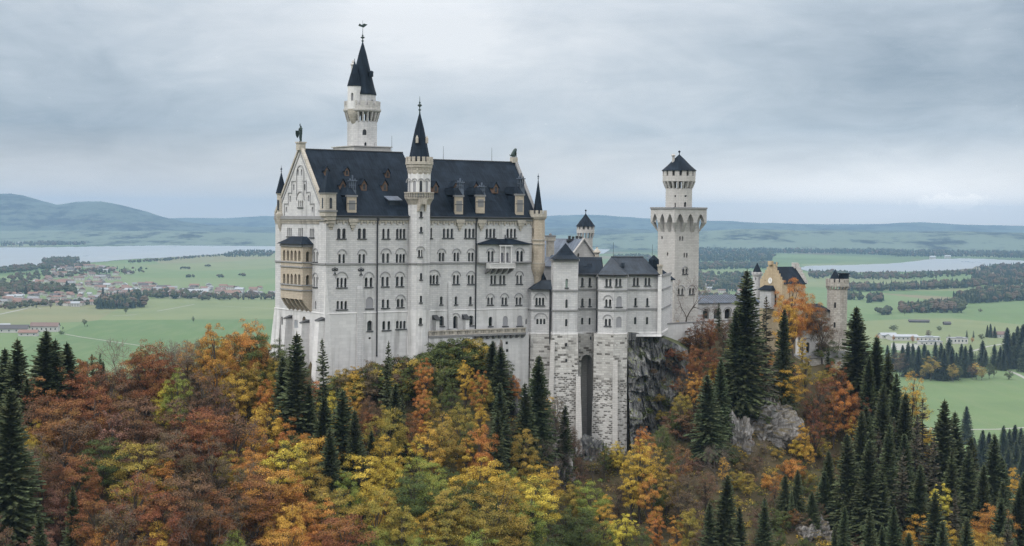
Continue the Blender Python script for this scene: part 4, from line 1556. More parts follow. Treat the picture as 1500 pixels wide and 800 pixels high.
# side turret hung on the left front of the tower
qx, qy = tx - 10.0 * k_, ty - 15.5 * k_
rq = 10.0 * k_
zq = lambda py: z_at(519, py, qy)
st2 = Shell(ring_pts(qx, qy, rq, 14, .2), zq(160), zq(126), True)
st2.window([516.2], 4.4, 136, 147.5, tow, sill=False, wall='white', pane='blind')
st2.build('turret_wall', 'white', tow)
mb = MB()
mb.lathe(qx, qy, [(.2, zq(184)), (rq * .45, zq(180)), (rq * .62, zq(176)), (rq * .95, zq(167)), (rq * 1.04, zq(160))], 18)
tq = mb.build('side_turret', [M['cream']], tow)
mb = MB()
mb.lathe(qx, qy, [(rq * 1.08, zq(126.5)), (rq * .95, zq(121)), (rq * .55, zq(107)), (.08, zq(90))], 16)
mb.tube((qx, qy, zq(92)), (qx, qy, zq(86)), .07)
mb.build('spire', [M['roof']], tq)
mb = MB()
mb.lathe(tx - 13.2 * k_, ty - 1.0, [(.42, zt(112)), (.42, zt(97)), (.6, zt(96.4)), (.6, zt(95)), (.3, zt(93)), (.3, zt(91)), (.1, zt(89))], 10)
mb.build('chimney', [M['greystone']], tow)
mb = MB()
a = [C(tu_ - 4.6, PW - 1.2), C(tu_ + 4.9, PW - 1.2), C(tu_ + 4.9, PW + 9), C(tu_ - 4.6, PW + 9)]
mb.hexa([(*p, zt(232)) for p in a], [(*p, zt(216.2)) for p in a], 0)
mb.hexa([(p[0], p[1], zt(216.2)) for p in [C(tu_ - 4.9, PW - 1.5), C(tu_ + 5.2, PW - 1.5), C(tu_ + 5.2, PW + 9.3), C(tu_ - 4.9, PW + 9.3)]],
        [(p[0], p[1], zt(215)) for p in [C(tu_ - 4.9, PW - 1.5), C(tu_ + 5.2, PW - 1.5), C(tu_ + 5.2, PW + 9.3), C(tu_ - 4.9, PW + 9.3)]], 0)
mb.build('base_platform', [M['greystone']], tow)
# ================================================================ lower residential wing east of the palace
def pxy(px, Y):
    q = xy_at(px, Y, 450)
    return (float(q[0]), float(q[1]))


wing = thing('residential_wing', (*pxy(880, 378), 125), 'pale stone wing with polygonal bays, dark hipped roof and high rubble foundation', 'castle wing')
ZB = z_at(890, 488.5, 368)                                 # top of the rubble base
ze = lambda px, py, Y: z_at(px, py, Y)
# polygonal bay beside the palace
A = Shell([pxy(768, 371.5), pxy(778.5, 366.5), pxy(806.5, 366.5)], ze(790, 489, 366.5), ze(790, 423.6, 366.5))
A.window([786, 790.7, 795.6], 3.3, 436, 447.2, wing, hood=(782.4, 799.4, 430), wall='white')
A.window([787.2, 792.4, 797.3], 3.2, 467, 475.2, wing, hood=(783.4, 800.8, 459), wall='white', sill=False)
A.build('wall', 'stone', wing)
# recess, second bay, plain range
B = Shell([pxy(846.4, 369.8), pxy(874.4, 371), pxy(876.3, 367.8), pxy(899, 366.3), pxy(917.4, 367.8), pxy(919.2, 371.5), pxy(963, 373.5), pxy(963.3, 372.8), pxy(969.3, 372.6), pxy(982, 393)], ZB - .4, ze(890, 402.6, 368))
for cx in (853.1, 864):
    B.window([cx], 3.7, 406.8, 419.3, wing)
    B.window([cx], 3.5, 437, 448.6, wing)
    B.window([cx - .2], 3.2, 465.4, 475.6, wing, sill=False)
B.window([888.5, 893.9], 3.6, 408.2, 419.6, wing)
B.window([903.2, 908.7], 3.6, 408.2, 419.6, wing)
B.window([888.1, 893.6], 3.5, 438.4, 449.2, wing, hood=(884.6, 897, 433.2))
B.window([907], 8.2, 434, 449.4, wing, pane='blind', depth=.14, label='walled-up arched window')
B.window([887.5, 893], 3.5, 467, 477.2, wing, hood=(884, 896.6, 461.6))
B.window([906.6], 8.2, 463.8, 480, wing, pane='blind', depth=.12, sill=False, label='walled-up arched window')
for cx in (929, 934.1):
    pass
B.window([929, 934.1], 3.3, 407, 418.4, wing)
B.window([946, 951], 3.3, 406.8, 418.2, wing)
for cx in (931, 948.4):
    B.window([cx], 3.5, 436.4, 448, wing)
    B.window([cx - .4], 3.5, 464.6, 475.2, wing, sill=False)
B.build('wall', 'stone', wing)
mb = MB()
A.band(mb, ze(790, 455.3, 366.5), .36, .2)
mb.build('string_course', [M['trim']], wing)
for py in (426.4, 455.0):
    mb = MB()
    B.band(mb, ze(890, py, 368), .36, .2)
    mb.build('string_course', [M['trim']], wing)
mb = MB()
B.band(mb, B.z1 - .5, .48, .32)
mb.build('cornice', [M['trim']], wing)
mb = MB()
A.band(mb, A.z1 - .5, .48, .32)
mb.build('cornice', [M['trim']], wing)
mb = MB()
B.band(mb, ZB - .25, .4, .25)
mb.build('plinth_ledge', [M['white']], wing)
mb = MB()
A.band(mb, A.z0 - .2, .4, .25)
mb.build('plinth_ledge', [M['white']], wing)
# roofs: a polygonal hip over the first bay
z0, z1 = A.z1, ze(795, 409.8, 370)
mb = MB()
e = [pxy(767.0, 372), pxy(778.2, 365.6), pxy(809, 365.6), pxy(809, 375), pxy(768, 378)]
ap = [pxy(793, 369.5), pxy(809, 369.5)]
mb.add([(*q, z0) for q in e] + [(*q, z1) for q in ap], [(0, 1, 5), (1, 2, 6, 5), (2, 3, 6), (3, 4, 5, 6), (4, 0, 5), (4, 3, 2, 1, 0)])
mb.build('roof', [M['roof2']], wing)
# narrow pointed roof between bay and palace
mb = MB()
zq = lambda py: z_at(793, py, 374)
c = pxy(790, 377)
mb.add([(*pxy(786, 372.5), zq(410)), (*pxy(801, 373), zq(411)), (*pxy(800, 381), zq(411)), (*pxy(786, 381), zq(410)), (*pxy(791.5, 375.5), zq(391.5)), (*pxy(791.5, 379.5), zq(391.5))],
       [(0, 1, 4), (1, 2, 5, 4), (2, 3, 5), (3, 0, 4, 5), (3, 2, 1, 0)])
mb.build('roof', [M['roof']], wing)
# left ridge roof and the long hipped roof
ev = B.z1
zr = ze(900, 376.8, 378)
mb = MB()
f0, f1 = pxy(846, 369.0), pxy(884, 369.8)
b0, b1 = pxy(846, 386), pxy(884, 386)
r0_, r1_ = pxy(846, 377), pxy(881, 377.5)
mb.add([(*f0, ev), (*f1, ev), (*b1, ev), (*b0, ev), (*r0_, zr), (*r1_, zr)], [(0, 1, 5, 4), (1, 2, 5), (2, 3, 4, 5), (3, 0, 4), (3, 2, 1, 0)])
mb.build('roof', [M['roof']], wing)
mb = MB()
e = [pxy(874.8, 370.3), pxy(876, 366.9), pxy(899, 365.4), pxy(918, 366.9), pxy(920, 370.6), pxy(966, 372.4), pxy(968, 385), pxy(884, 387)]
ra, rb, rc = pxy(894.5, 376.5), pxy(941.5, 379), pxy(899, 371.5)
V_ = [(*q, ev + .01) for q in e] + [(*ra, zr + .05), (*rb, zr + .05)]
mb.add(V_, [(0, 1, 8), (1, 2, 8), (2, 3, 8), (3, 4, 8), (4, 5, 9, 8), (5, 6, 9), (6, 7, 8, 9), (7, 0, 8), (7, 6, 5, 4, 3, 2, 1, 0)])
mb.build('roof', [M['roof2']], wing)
mb = MB()
for q0, q1 in zip(e[:6], e[1:6]):
    mb.tube((*q0, ev + .03), (*q1, ev + .03), .14)
mb.tube((*f0, ev + .03), (*f1, ev + .03), .14)
mb.tube((*ra, zr + .1), (*rb, zr + .1), .13)
mb.build('gutter', [M['pipe']], wing)
mb = MB()                                                  # little roof hatches
for cx, cy in ((857, 392), (863.2, 388.5), (911.5, 387.5)):
    Yh = 373.5
    mb.box((*pxy(cx, Yh), z_at(cx, cy + 3, Yh)), .8, 1.6, .9)
mb.build('roof_hatch', [M['roof2']], wing)
# end turret and corner pier at the east end
mb = MB()
x, y = pxy(957, 377)
zz = lambda py: z_at(957, py, 377)
mb.lathe(x, y, [(1.2, zz(402)), (1.35, zz(390)), (1.25, zz(380)), (.5, zz(376)), (.05, zz(373.5))], 6, .3)
mb.build('dormer', [M['roof']], wing)
mb = MB()
x, y = pxy(966.2, 373.4)
zz = lambda py: z_at(966, py, 373)
mb.box((x, y, zz(402)), .95, .95, zz(390.5) - zz(402), .05)
mb.box((x, y, zz(390.5)), 1.25, 1.25, .45, .05)
mb.lathe(x, y, [(.6, zz(390.5) + .45), (.45, zz(388)), (.1, zz(386.5))], 8)
mb.build('chimney', [M['cream']], wing)
mb = MB()
plr = B.f[7]
mb.pbox(plr, .05, plr.len - .05, ZB - 1.0, ev, .02, .3)
mb.build('corner_pier', [M['white']], wing)
mb = MB()
x, y = pxy(873.6, 371)
mb2 = []
for cx, Yp, yt, yb in ((874.6, 370.4, 402, 650), (805.8, 366.2, 424, 575)):
    p = at_depth(cx, yt, Yp)
    mb = MB()
    mb.tube((p[0], p[1], z_at(cx, yb, Yp)), tuple(p), .14, n=8)
    mb.build('downpipe', [M['pipe']], wing)
# chimney behind the roof
mb = MB()
Yc = 386
x, y = pxy(873.6, Yc)
zz = lambda py: z_at(873.6, py, Yc)
mb.lathe(x, y, [(.5, zz(385)), (.5, zz(371.5)), (.85, zz(370.5)), (.85, zz(369)), (.62, zz(367)), (.2, zz(364)), (.2, zz(361.8))], 8)
mb.build('chimney', [M['cream']], wing)
# lightning rods
for cx, yt in ((897.5, 355), (954.6, 358)):
    mb = MB()
    mb.tube((*pxy(cx, 378), zr - 1), (*pxy(cx, 378), z_at(cx, yt, 378)), .05, .03, 5)
    mb.build('lightning_rod', [M['iron']], wing)

# foundation walls of rubble, flaring downwards


def loft(mb, top, zt, bot, zb, mat=0, cap=True):
    n = len(top)
    vs = [(*p, zt) for p in top] + [(*p, zb) for p in bot]
    mb.add(vs, [(i, i + 1, n + i + 1, n + i) for i in range(n - 1)] + ([tuple(range(n))] if cap else []), mat)


ZL = 116.0
mb = MB()
loft(mb, [pxy(768, 372), pxy(778, 366.2), pxy(806.8, 366.2), pxy(807, 372)], A.z0 + .02, [pxy(764, 373), pxy(775, 365.4), pxy(806.6, 364.6), pxy(807, 372)], ZL)
mb.build('foundation_wall', [M['rubble_light']], wing)
mb = MB()
zm = z_at(895, 560, 366)
cr_ = lambda k: [pxy(868.4 - k * .6, 371.4), pxy(870.8 - k * .9, 366.8 - k), pxy(899, 365.6 - k), pxy(919 + k * .5, 366.9 - k), pxy(921.5 + k * .6, 371.2)]
top = cr_(0)
mid = cr_(.7)
lowr = cr_(3.2)
loft(mb, top, ZB, mid, zm, 0)
zs = z_at(895, 590, 365)
mid2 = cr_(1.1)
loft(mb, mid, zm, mid2, zs, 1, False)
led = cr_(1.7)
loft(mb, mid2, zs, led, zs - .15, 0, False)
loft(mb, led, zs - .15, lowr, ZL, 1, False)
mb.build('foundation_wall', [M['rubble_light'], M['rubble_dark']], wing)
mb = MB()                                                  # straight pier strip on the bay foundation
pz = Pl(pxy(890, 364.6), pxy(918, 364.6))
s0, s1 = pz.hit(897.5, 540)[0], pz.hit(905, 540)[0]
zt_ = z_at(900, 528, 365)
mb.hexa([pz.P(s0, ZL, 3.0), pz.P(s1, ZL, 3.0), pz.P(s1, zt_, -.6), pz.P(s0, zt_, -.6)], [pz.P(s0, ZL, -1), pz.P(s1, ZL, -1), pz.P(s1, zt_, -1.2), pz.P(s0, zt_, -1.2)])
mb.build('buttress', [M['greystone']], wing)
# recess wall with the tall arched hollow
rec = Shell([pxy(845, 369.6), pxy(874.6, 370.6)], ZL, ZB)
pl = rec.f[0]
s0, s1 = pl.hit(851.2, 560)[0], pl.hit(867.2, 560)[0]
zt1 = pl.hit(859, 519.5)[1]
lp = arch_loop(s0, s1, ZL + .3, zt1)
rec.holes[0].append(lp)
rec.window([865.4], 2.2, 493, 498, wing, sill=False, wall='rubble_light', kind='square')
rec.build('foundation_wall', 'rubble_light', wing)
mb = MB()
n = len(lp)
a = [pl.P(q[0], q[1], 0) for q in lp]
b = [pl.P(q[0], q[1], -4.2) for q in lp]
mb.add(a + b, [(i, n + i, n + (i + 1) % n, (i + 1) % n) for i in range(n)] + [tuple(range(n, 2 * n))])
arc(mb, pl, (s0 + s1) / 2, zt1 - (s1 - s0) / 2, (s1 - s0) / 2, .4, .1)
mb.build('arched_hollow', [M['greystone']], wing)
mb = MB()                                                  # east return below the plain range
loft(mb, [pxy(921, 371.3), pxy(930, 371.7), pxy(969.3, 372.4), pxy(982, 393)], ZB - .3, [pxy(921, 370.5), pxy(930, 371.2), pxy(969.5, 372), pxy(982, 393)], ZB - .9)
mb.build('foundation_wall', [M['stone']], wing)

# ================================================================ square stair tower in the wing
sqt = thing('square_tower', (*pxy(828, 367), ZL), 'square white stair tower with small pyramid roof between the two wing bays', 'tower')
q = [pxy(806.8, 369), pxy(810.2, 363.2), pxy(846, 364.6), pxy(846.8, 372), pxy(808, 374.5)]
zt_, zb_ = z_at(828, 380, 364), z_at(828, 488.5, 364)
S = Shell(q, zb_, zt_, True)
S.window([830.2], 3.9, 408.6, 421.4, sqt, pane='greenglass')
S.window([830], 3.7, 438.6, 451.2, sqt, sill=False)
S.window([829.6], 3.7, 467.4, 478, sqt, sill=False)
S.build('wall', 'stone', sqt)
mb = MB()
for py in (426.8, 455.9):
    mb = MB()
    S.band(mb, z_at(828, py, 364), .36, .2)
    mb.build('string_course', [M['trim']], sqt)
mb = MB()
S.band(mb, zt_ - .5, .48, .3)
mb.build('cornice', [M['trim']], sqt)
mb = MB()
S.band(mb, zb_ - .2, .4, .22)
mb.build('plinth_ledge', [M['white']], sqt)
mb = MB()
e = [pxy(805.5, 369), pxy(809.2, 362.2), pxy(847.6, 363.8), pxy(848.4, 372.6), pxy(807, 375.5)]
m_ = [pxy(812.8, 368.6), pxy(815, 365.2), pxy(841, 366.2), pxy(841.5, 371), pxy(814, 372.5)]
apx = (*pxy(827.6, 368.5), z_at(827.6, 356, 368.5))
zm = z_at(828, 373.6, 366)
V_ = [(*p, zt_ + .02) for p in e] + [(*p, zm) for p in m_] + [apx]
mb.add(V_, [(i, (i + 1) % 5, 5 + (i + 1) % 5, 5 + i) for i in range(5)] + [(5 + i, 5 + (i + 1) % 5, 10) for i in range(5)] + [(4, 3, 2, 1, 0)])
mb.build('roof', [M['roof']], sqt)
mb = MB()
fq = lambda k: [pxy(805.6 - k * .75, 369.5), pxy(809 - k * 1.2, 363 - k * 1.2), pxy(847 + k * .6, 364.3 - k * 1.2), pxy(848.4 + k * .4, 371)]
z1_ = z_at(828, 545, 363)
loft(mb, fq(0), zb_ - .2, fq(1.2), z1_, 0)
loft(mb, fq(1.2), z1_, fq(3.4), ZL, 1, False)
fw = mb.build('foundation_wall', [M['rubble_light'], M['rubble_dark']], sqt)
mb = MB()
pz = Pl(fq(.7)[1], fq(.7)[2])
for cx, cy in ((829.2, 505), (829.2, 528)):
    s, z, _ = pz.hit(cx, cy)
    mb.pbox(pz, s - .2, s + .2, z - .35, z + .35, -.3, .25)
mb.build('drain_opening', [M['iron']], fw)
mb = MB()                                                  # grey buttress strip at the left edge
pz = Pl(pxy(803, 362.5), pxy(830, 362.5))
s0, s1 = pz.hit(806.5, 520)[0], pz.hit(812.5, 520)[0]
zt2 = z_at(810, 499, 363)
mb.hexa([pz.P(s0 - .9, ZL, 4.2), pz.P(s1 - .5, ZL, 4.2), pz.P(s1, zt2, .1), pz.P(s0, zt2, .1)], [pz.P(s0 - .9, ZL, -1.5), pz.P(s1 - .5, ZL, -1.5), pz.P(s1, zt2, -1.5), pz.P(s0, zt2, -1.5)])
mb.build('buttress', [M['greystone']], sqt)
mb = MB()
s2, s3 = pz.hit(843.5, 560)[0], pz.hit(850, 560)[0]
zt3 = z_at(846, 552, 362)
mb.hexa([pz.P(s2, ZL, 5.0), pz.P(s3 + .6, ZL, 5.0), pz.P(s3, zt3, .5), pz.P(s2, zt3, .5)], [pz.P(s2, ZL, -2), pz.P(s3 + .6, ZL, -2), pz.P(s3, zt3, -2), pz.P(s2, zt3, -2)])
mb.build('buttress', [M['greystone']], sqt)

# ================================================================ gabled hall behind the wing
Yk = 398
hall = thing('gabled_hall', (*pxy(845, Yk), 140), 'grey gabled hall with pale striped slate roof half hidden behind the wing', 'hall')
ga, gb = pxy(833, Yk), pxy(874, Yk + 4)
pg = Pl(ga, gb)
z_e = z_at(834, 381, Yk)
z_a = z_at(854.5, 351, Yk)
sm = pg.hit(854.5, 360)[0]
gv = np.array([-.80, .60]) * 26
mb = MB()
K = Shell([ga, gb], 140, z_e)
K.outer[0] = [(0, 140), (pg.len, 140), (pg.len, z_e), (sm, z_a), (0, z_e)]
K.window([847.2], 2.6, 371, 378, hall, sill=False, wall='greystone')
K.build('gable_wall', 'greystone', hall)
mb = MB()
mb.add([pg.P(0, 140), pg.P(0, z_e), (ga[0] + gv[0], ga[1] + gv[1], z_e), (ga[0] + gv[0], ga[1] + gv[1], 140)], [(0, 1, 2, 3)])
mb.build('wall', [M['stone']], hall)
mb = MB()
a0, a1, a2 = pg.P(-1.0, z_e - .7, .3), pg.P(sm, z_a + .15, .3), pg.P(pg.len + .6, z_e - .3, .3)
b_ = [(p[0] + gv[0], p[1] + gv[1], p[2]) for p in (a0, a1, a2)]
mb.add([a0, a1, a2] + b_, [(0, 1, 4, 3), (1, 2, 5, 4), (0, 3, 5, 2), (3, 4, 5)])
mb.build('roof', [M['roof3']], hall)
mb = MB()
for a, b in ((a0, a1), (a1, a2)):
    mb.tube((a[0], a[1] - .1, a[2] + .1), (b[0], b[1] - .1, b[2] + .1), .28)
mb.build('gable_coping', [M['greystone']], hall)
mb = MB()
x, y = pxy(805.2, 392)
zz = lambda py: z_at(805, py, 392)
mb.box((x, y, zz(376)), 1.5, 1.5, zz(353) - zz(376), .3, 0)
mb.box((x, y, zz(353)), 2.0, 2.0, zz(347) - zz(353), .3, 0)
mb.box((x, y, zz(347)), 2.2, 2.2, .35, .3, 1)
mb.lathe(x, y, [(.35, zz(347) + .3), (.35, zz(343)), (.1, zz(341.5))], 8, 0, 1)
mb.build('chimney', [M['cream'], M['trim']], hall)
mb = MB()
x, y = pxy(841.5, 402)
zz = lambda py: z_at(841, py, 402)
for k in range(4):
    mb.box((x - 1.4 + k * .9, y, zz(352)), .5, .8, zz(345.6 + (k % 2) * .8) - zz(352), .2)
mb.box((x, y, zz(354)), 4.2, 1.2, zz(350.5) - zz(354), .2)
mb.build('chimney', [M['iron']], hall)
mb = MB()                                                  # lower cross roof and the wall below it
q0, q1 = pxy(795, 388), pxy(812, 386)
pz = Pl(q0, q1)
zc = z_at(800, 390, 387)
mb.pbox(pz, 0, pz.len, 140, zc, -4, 0, 0)
mb.hexa([pz.P(-.4, zc, .5), pz.P(pz.len + .3, zc, .5), pz.P(pz.len + .3, zc + 2.6, -4), pz.P(-.4, zc + 2.6, -4)],
        [pz.P(-.4, zc - .2, .5), pz.P(pz.len + .3, zc - .2, .5), pz.P(pz.len + .3, zc - .2, -4), pz.P(-.4, zc - .2, -4)], 1)
mb.build('side_wing', [M['stone'], M['roof3']], hall)

# small round tower with cone
Yk = 412
x, y = pxy(856.6, Yk)
zz = lambda py: z_at(856.6, py, Yk)
k_ = Yk / FPX
srt = thing('round_turret', (x, y, 145), 'small round turret with dark cone roof behind the gabled hall', 'turret')
sh = Shell(ring_pts(x, y, 10.6 * k_, 18, .1), 145, zz(349), True)
sh.window([861.2], 2.2, 356, 361.5, srt, sill=False, wall='greystone')
sh.build('wall', 'greystone', srt)
mb = MB()
r1 = 13.0 * k_
mb.lathe(x, y, [(10.6 * k_, zz(341.6)), (r1, zz(341.4)), (r1, zz(336)), (r1 - .3, zz(336))], 20)
ring_merlons(mb, x, y, r1 - .18, zz(336), 12, .62, zz(331.6) - zz(336), .32)
mb.lathe(x, y, [(r1 - .45, zz(336.5)), (r1 - .45, zz(331.4))], 20, 0, 1)
ring_corbels(mb, x, y, 10.6 * k_, r1, zz(349), zz(341.5), 13, .34)
mb.build('battlement', [M['greystone'], M['sill']], srt)
mb = MB()
mb.lathe(x, y, [(r1 + .22, zz(331.8)), (r1 * .78, zz(326)), (r1 * .3, zz(318)), (.06, zz(313))], 18)
mb.lathe(x, y, [(.1, zz(313.4)), (.06, zz(310)), (.24, zz(309)), (.22, zz(308)), (.02, zz(306.8))], 8)
mb.build('spire', [M['roof']], srt)

# ================================================================ big square tower
Yc = 412.0
corner = np.array(pxy(987.6, Yc))
TA = R(31)
du, dv = np.array([math.cos(TA), math.sin(TA)]), np.array([-math.sin(TA), math.cos(TA)])


def along(p, d, px, py=400):
    """point of the line p + s*d that is seen at column px"""
    rd = ray(px, py)[:2]
    n = np.array([rd[1], -rd[0]])
    s = -(p @ n) / (d @ n)
    return p + d * s, s


pe, se = along(corner, du, 1023.2)
pw_, sw_ = along(corner, dv, 963.0)
side_s, side_w = se, sw_
zz = lambda py: z_at(987.6, py, Yc)
bst = thing('square_tower', (*(corner + du * se / 2 + dv * sw_ / 2), 140), 'tall square grey stone tower with flared arched top storey and round cap turret', 'tower')
ctr = corner + du * se / 2 + dv * sw_ / 2


def sq(k0, k1=None):
    """plan of the tower grown outwards by k metres: W corner, SW corner, SE corner, NE corner"""
    return [tuple(corner + dv * (sw_ + k0) - du * k0), tuple(corner - du * k0 - dv * k0), tuple(corner + du * (se + k0) - dv * k0), tuple(corner + du * (se + k0) + dv * (sw_ + k0))]


T_ = Shell(sq(0), 138, zz(313), True)
for cx, a, b, hd in (([996.2, 999.8], 346, 352.6, None), ([1002.5, 1006.2], 370.4, 377.4, None), ([1001.2, 1005.6], 393.6, 401.2, (999.2, 1007.6, 391)), ([969.6], 345.5, 350.5, None), ([977.8], 369.5, 375, None),
                     ([994.4, 999.6], 422.5, 431.6, (991.2, 1002.8, 418.6)), ([1011, 1015.6], 422, 431, (1008, 1018.6, 418.2))):
    T_.window(cx, 2.2 if hd is None else 3.0, a, b, bst, hood=hd, wall='greystone', sill=hd is not None)
T_.build('wall', 'greystone', bst)
ko = 1.35
O_ = Shell(sq(ko), zz(323.5), zz(305.5), True)
zt_ = zz(305.5)
wo = MB()
for i, pl in enumerate(O_.f):
    n = 3
    comb = []
    m = .55
    bays = (pl.len - 2 * m) / n
    comb = [(0, zz(323.5))]
    holes = []
    outer = [(0, zz(326)), (m * .9, zz(326))]
    for b in range(n):
        s0 = m + b * bays + (.12 if b == 0 else .52)
        s1 = m + (b + 1) * bays - (.12 if b == n - 1 else .52)
        lp = arch_loop(s0, s1, zz(326), zz(313.5), 'pointed', 8)
        outer += [lp[0]] + list(reversed(lp[2:])) + [lp[1]]
    outer += [(pl.len, zz(326)), (pl.len, zt_), (0, zt_)]
    panel(wo, pl, outer, [])
    # reveals of the arches
    for b in range(n):
        s0 = m + b * bays + (.12 if b == 0 else .52)
        s1 = m + (b + 1) * bays - (.12 if b == n - 1 else .52)
        lp = arch_loop(s0, s1, zz(326), zz(313.5), 'pointed', 8)[1:]
        lp = lp + [(s0, zz(326))]
        a = [pl.P(q[0], q[1], 0) for q in lp]
        c_ = [pl.P(q[0], q[1], -ko + .05) for q in lp]
        k = len(lp)
        wo.add(a + c_, [(j, j + 1, k + j + 1, k + j) for j in range(k - 1)])
    # piers tapering back to the shaft
    piers = [(0, m * .9)] + [(m + b * bays - .52, m + b * bays + .52) for b in range(1, n)] + [(pl.len - m * .9, pl.len)]
    for a, b in piers:
        zb2 = zz(340)
        a2, b2 = a, b
        if a == 0:
            a2, b2 = ko - .02, ko + .3
        if b == pl.len:
            a2, b2 = pl.len - ko - .3, pl.len - ko + .02
        wo.add([pl.P(a, zz(326), 0), pl.P(b, zz(326), 0), pl.P(b, zz(326), -ko + .0), pl.P(a, zz(326), -ko + .0),
                pl.P(a2, zb2, -ko + .03), pl.P(b2, zb2, -ko + .03)], [(0, 1, 5, 4), (1, 2, 5), (0, 4, 3), (0, 3, 2, 1)])
top = [(*p, zt_) for p in sq(ko)]
wo.poly(top)
wo.poly([(*p, zz(313)) for p in sq(ko - .02)])
wo.build('machicolation', [M['greystone']], bst)
mb = MB()
O2 = Shell(sq(ko), 0, 1, True)
O2.band(mb, zt_ - .05, .4, .3)
mb.hexa([(*p, zt_ - .02) for p in sq(ko + .02)], [(*p, zt_ + .3) for p in sq(ko - .1)])
mb.build('cornice', [M['trim']], bst)
cx_, cy_ = ctr
k_ = cy_ / FPX
zz2 = lambda py: z_at(995, py, cy_)
r0 = 19.3 * k_
D = Shell(ring_pts(cx_, cy_, r0, 22, .12), zt_, zz2(276), True)
D.window([989.8], 3.4, 297, 303.5, bst, sill=False, wall='greystone')
D.window([1003.8], 3.6, 296, 303, bst, sill=False, wall='greystone')
D.window([990], 4.2, 286, 288.6, bst, sill=False, wall='greystone', kind='square')
D.window([1005], 4.2, 286, 288.6, bst, sill=False, wall='greystone', kind='square')
D.build('upper_wall', 'greystone', bst)
mb = MB()
r1 = 24.0 * k_
mb.lathe(cx_, cy_, [(r0, zz2(266.4)), (r1, zz2(266)), (r1, zz2(258)), (r1 - .4, zz2(258))], 26)
mb.lathe(cx_, cy_, [(r1 - .55, zz2(258.5)), (r1 - .55, zz2(250))], 26, 0, 1)
ring_merlons(mb, cx_, cy_, r1 - .22, zz2(258), 14, 1.15, zz2(250.4) - zz2(258), .4)
ring_corbels(mb, cx_, cy_, r0, r1, zz2(276.5), zz2(266.2), 18, .5)
mb.build('battlement', [M['greystone'], M['sill']], bst)
mb = MB()
mb.lathe(cx_, cy_, [(25.4 * k_, zz2(250.6)), (25.2 * k_, zz2(249.6)), (17.5 * k_, zz2(243)), (7.6 * k_, zz2(233)), (.1, zz2(226.5))], 26)
mb.lathe(cx_, cy_, [(.14, zz2(227)), (.08, zz2(224)), (.3, zz2(223)), (.3, zz2(221.6)), (.03, zz2(220.4))], 8)
sp = mb.build('spire', [M['roof']], bst)
mb = MB()
mb.lathe(cx_ - 9.2 * k_, cy_ - 6 * k_, [(.36, zz2(242)), (.34, zz2(229.5)), (.55, zz2(229)), (.55, zz2(227.4)), (.2, zz2(226))], 10)
mb.build('chimney', [M['greystone']], sp)

# small house squeezed between wing and tower
Yh = 396
lh = thing('link_building', (*pxy(976, Yh), 140), 'narrow pale link building with dark lean-to roof between wing and square tower', 'building')
pz = Pl(pxy(968.5, Yh - 2), pxy(985, Yh))
mb = MB()
zt_ = z_at(975, 409, Yh)
mb.pbox(pz, 0, pz.len, 138, zt_, -6, 0)
mb.build('wall', [M['stone']], lh)
mb = MB()
mb.hexa([pz.P(-.3, zt_, .5), pz.P(pz.len + .4, zt_, .5), pz.P(pz.len - 1, zt_ + 2.4, -3), pz.P(-.3, zt_ + 2.4, -3)],
        [pz.P(-.3, zt_ - .2, .5), pz.P(pz.len + .4, zt_ - .2, .5), pz.P(pz.len - 1, zt_ - .2, -5.8), pz.P(-.3, zt_ - .2, -5.8)])
mb.build('roof', [M['roof']], lh)
mb = MB()
s = pz.hit(976.3, 430)[0]
mb.tube(pz.P(s, 140, .2), pz.P(s, zt_ - .2, .2), .13)
mb.pbox(pz, pz.hit(969.2, 430)[0], pz.hit(975, 430)[0], z_at(972, 439.5, Yh), z_at(972, 437, Yh), 0, .4)
mb.build('downpipe', [M['pipe']], lh)
cw = thing('courtyard_wall', (*pxy(976, 389), 140), 'low plain grey courtyard wall right of the wing above the cliff', 'wall')
mb = MB()
pz = Pl(pxy(967, 384), pxy(1084, 405))
mb.pbox(pz, 0, pz.len, 132, z_at(976, 475, 386), -.6, 0)
mb.build('wall', [M['plinth']], cw)
mb = MB()
mb.pbox(pz, 0, pz.len, z_at(976, 475, 386), z_at(976, 475, 386) + .25, -.7, .12)
mb.build('coping', [M['trim']], cw)

# ================================================================ gallery wing towards the gatehouse
Yg = 428
gal = thing('gallery_wing', (*pxy(1055, Yg), 138), 'long low gallery with grey blue metal roof and arcade behind the spruces', 'building')
pz = Pl(pxy(1019, Yg - 4), pxy(1112, Yg + 6))
zt_ = z_at(1055, 443.2, Yg)
G = Shell([pz.p0, pz.p1], 138, zt_)
for cx in (1034, 1050, 1066, 1080):
    G.window([cx], 9, 452, 467, gal, sill=False, wall='greystone', depth=.8, hood=(cx - 5.5, cx + 5.5, 450.5))
G.build('wall', 'stone', gal)
mb = MB()
zr = z_at(1055, 433, Yg)
mb.hexa([pz.P(-.2, zt_, .5), pz.P(pz.len, zt_, .5), pz.P(pz.len, zr, -4), pz.P(-.2, zr, -4)],
        [pz.P(-.2, zt_ - .2, .5), pz.P(pz.len, zt_ - .2, .5), pz.P(pz.len, zt_ - .2, -4.2), pz.P(-.2, zt_ - .2, -4.2)])
for k in range(26):
    s = pz.len * k / 26
    mb.tube(pz.P(s, zt_ + .03, .45), pz.P(s, zr + .03, -3.9), .07, n=4)
mb.build('roof', [M['roof3']], gal)

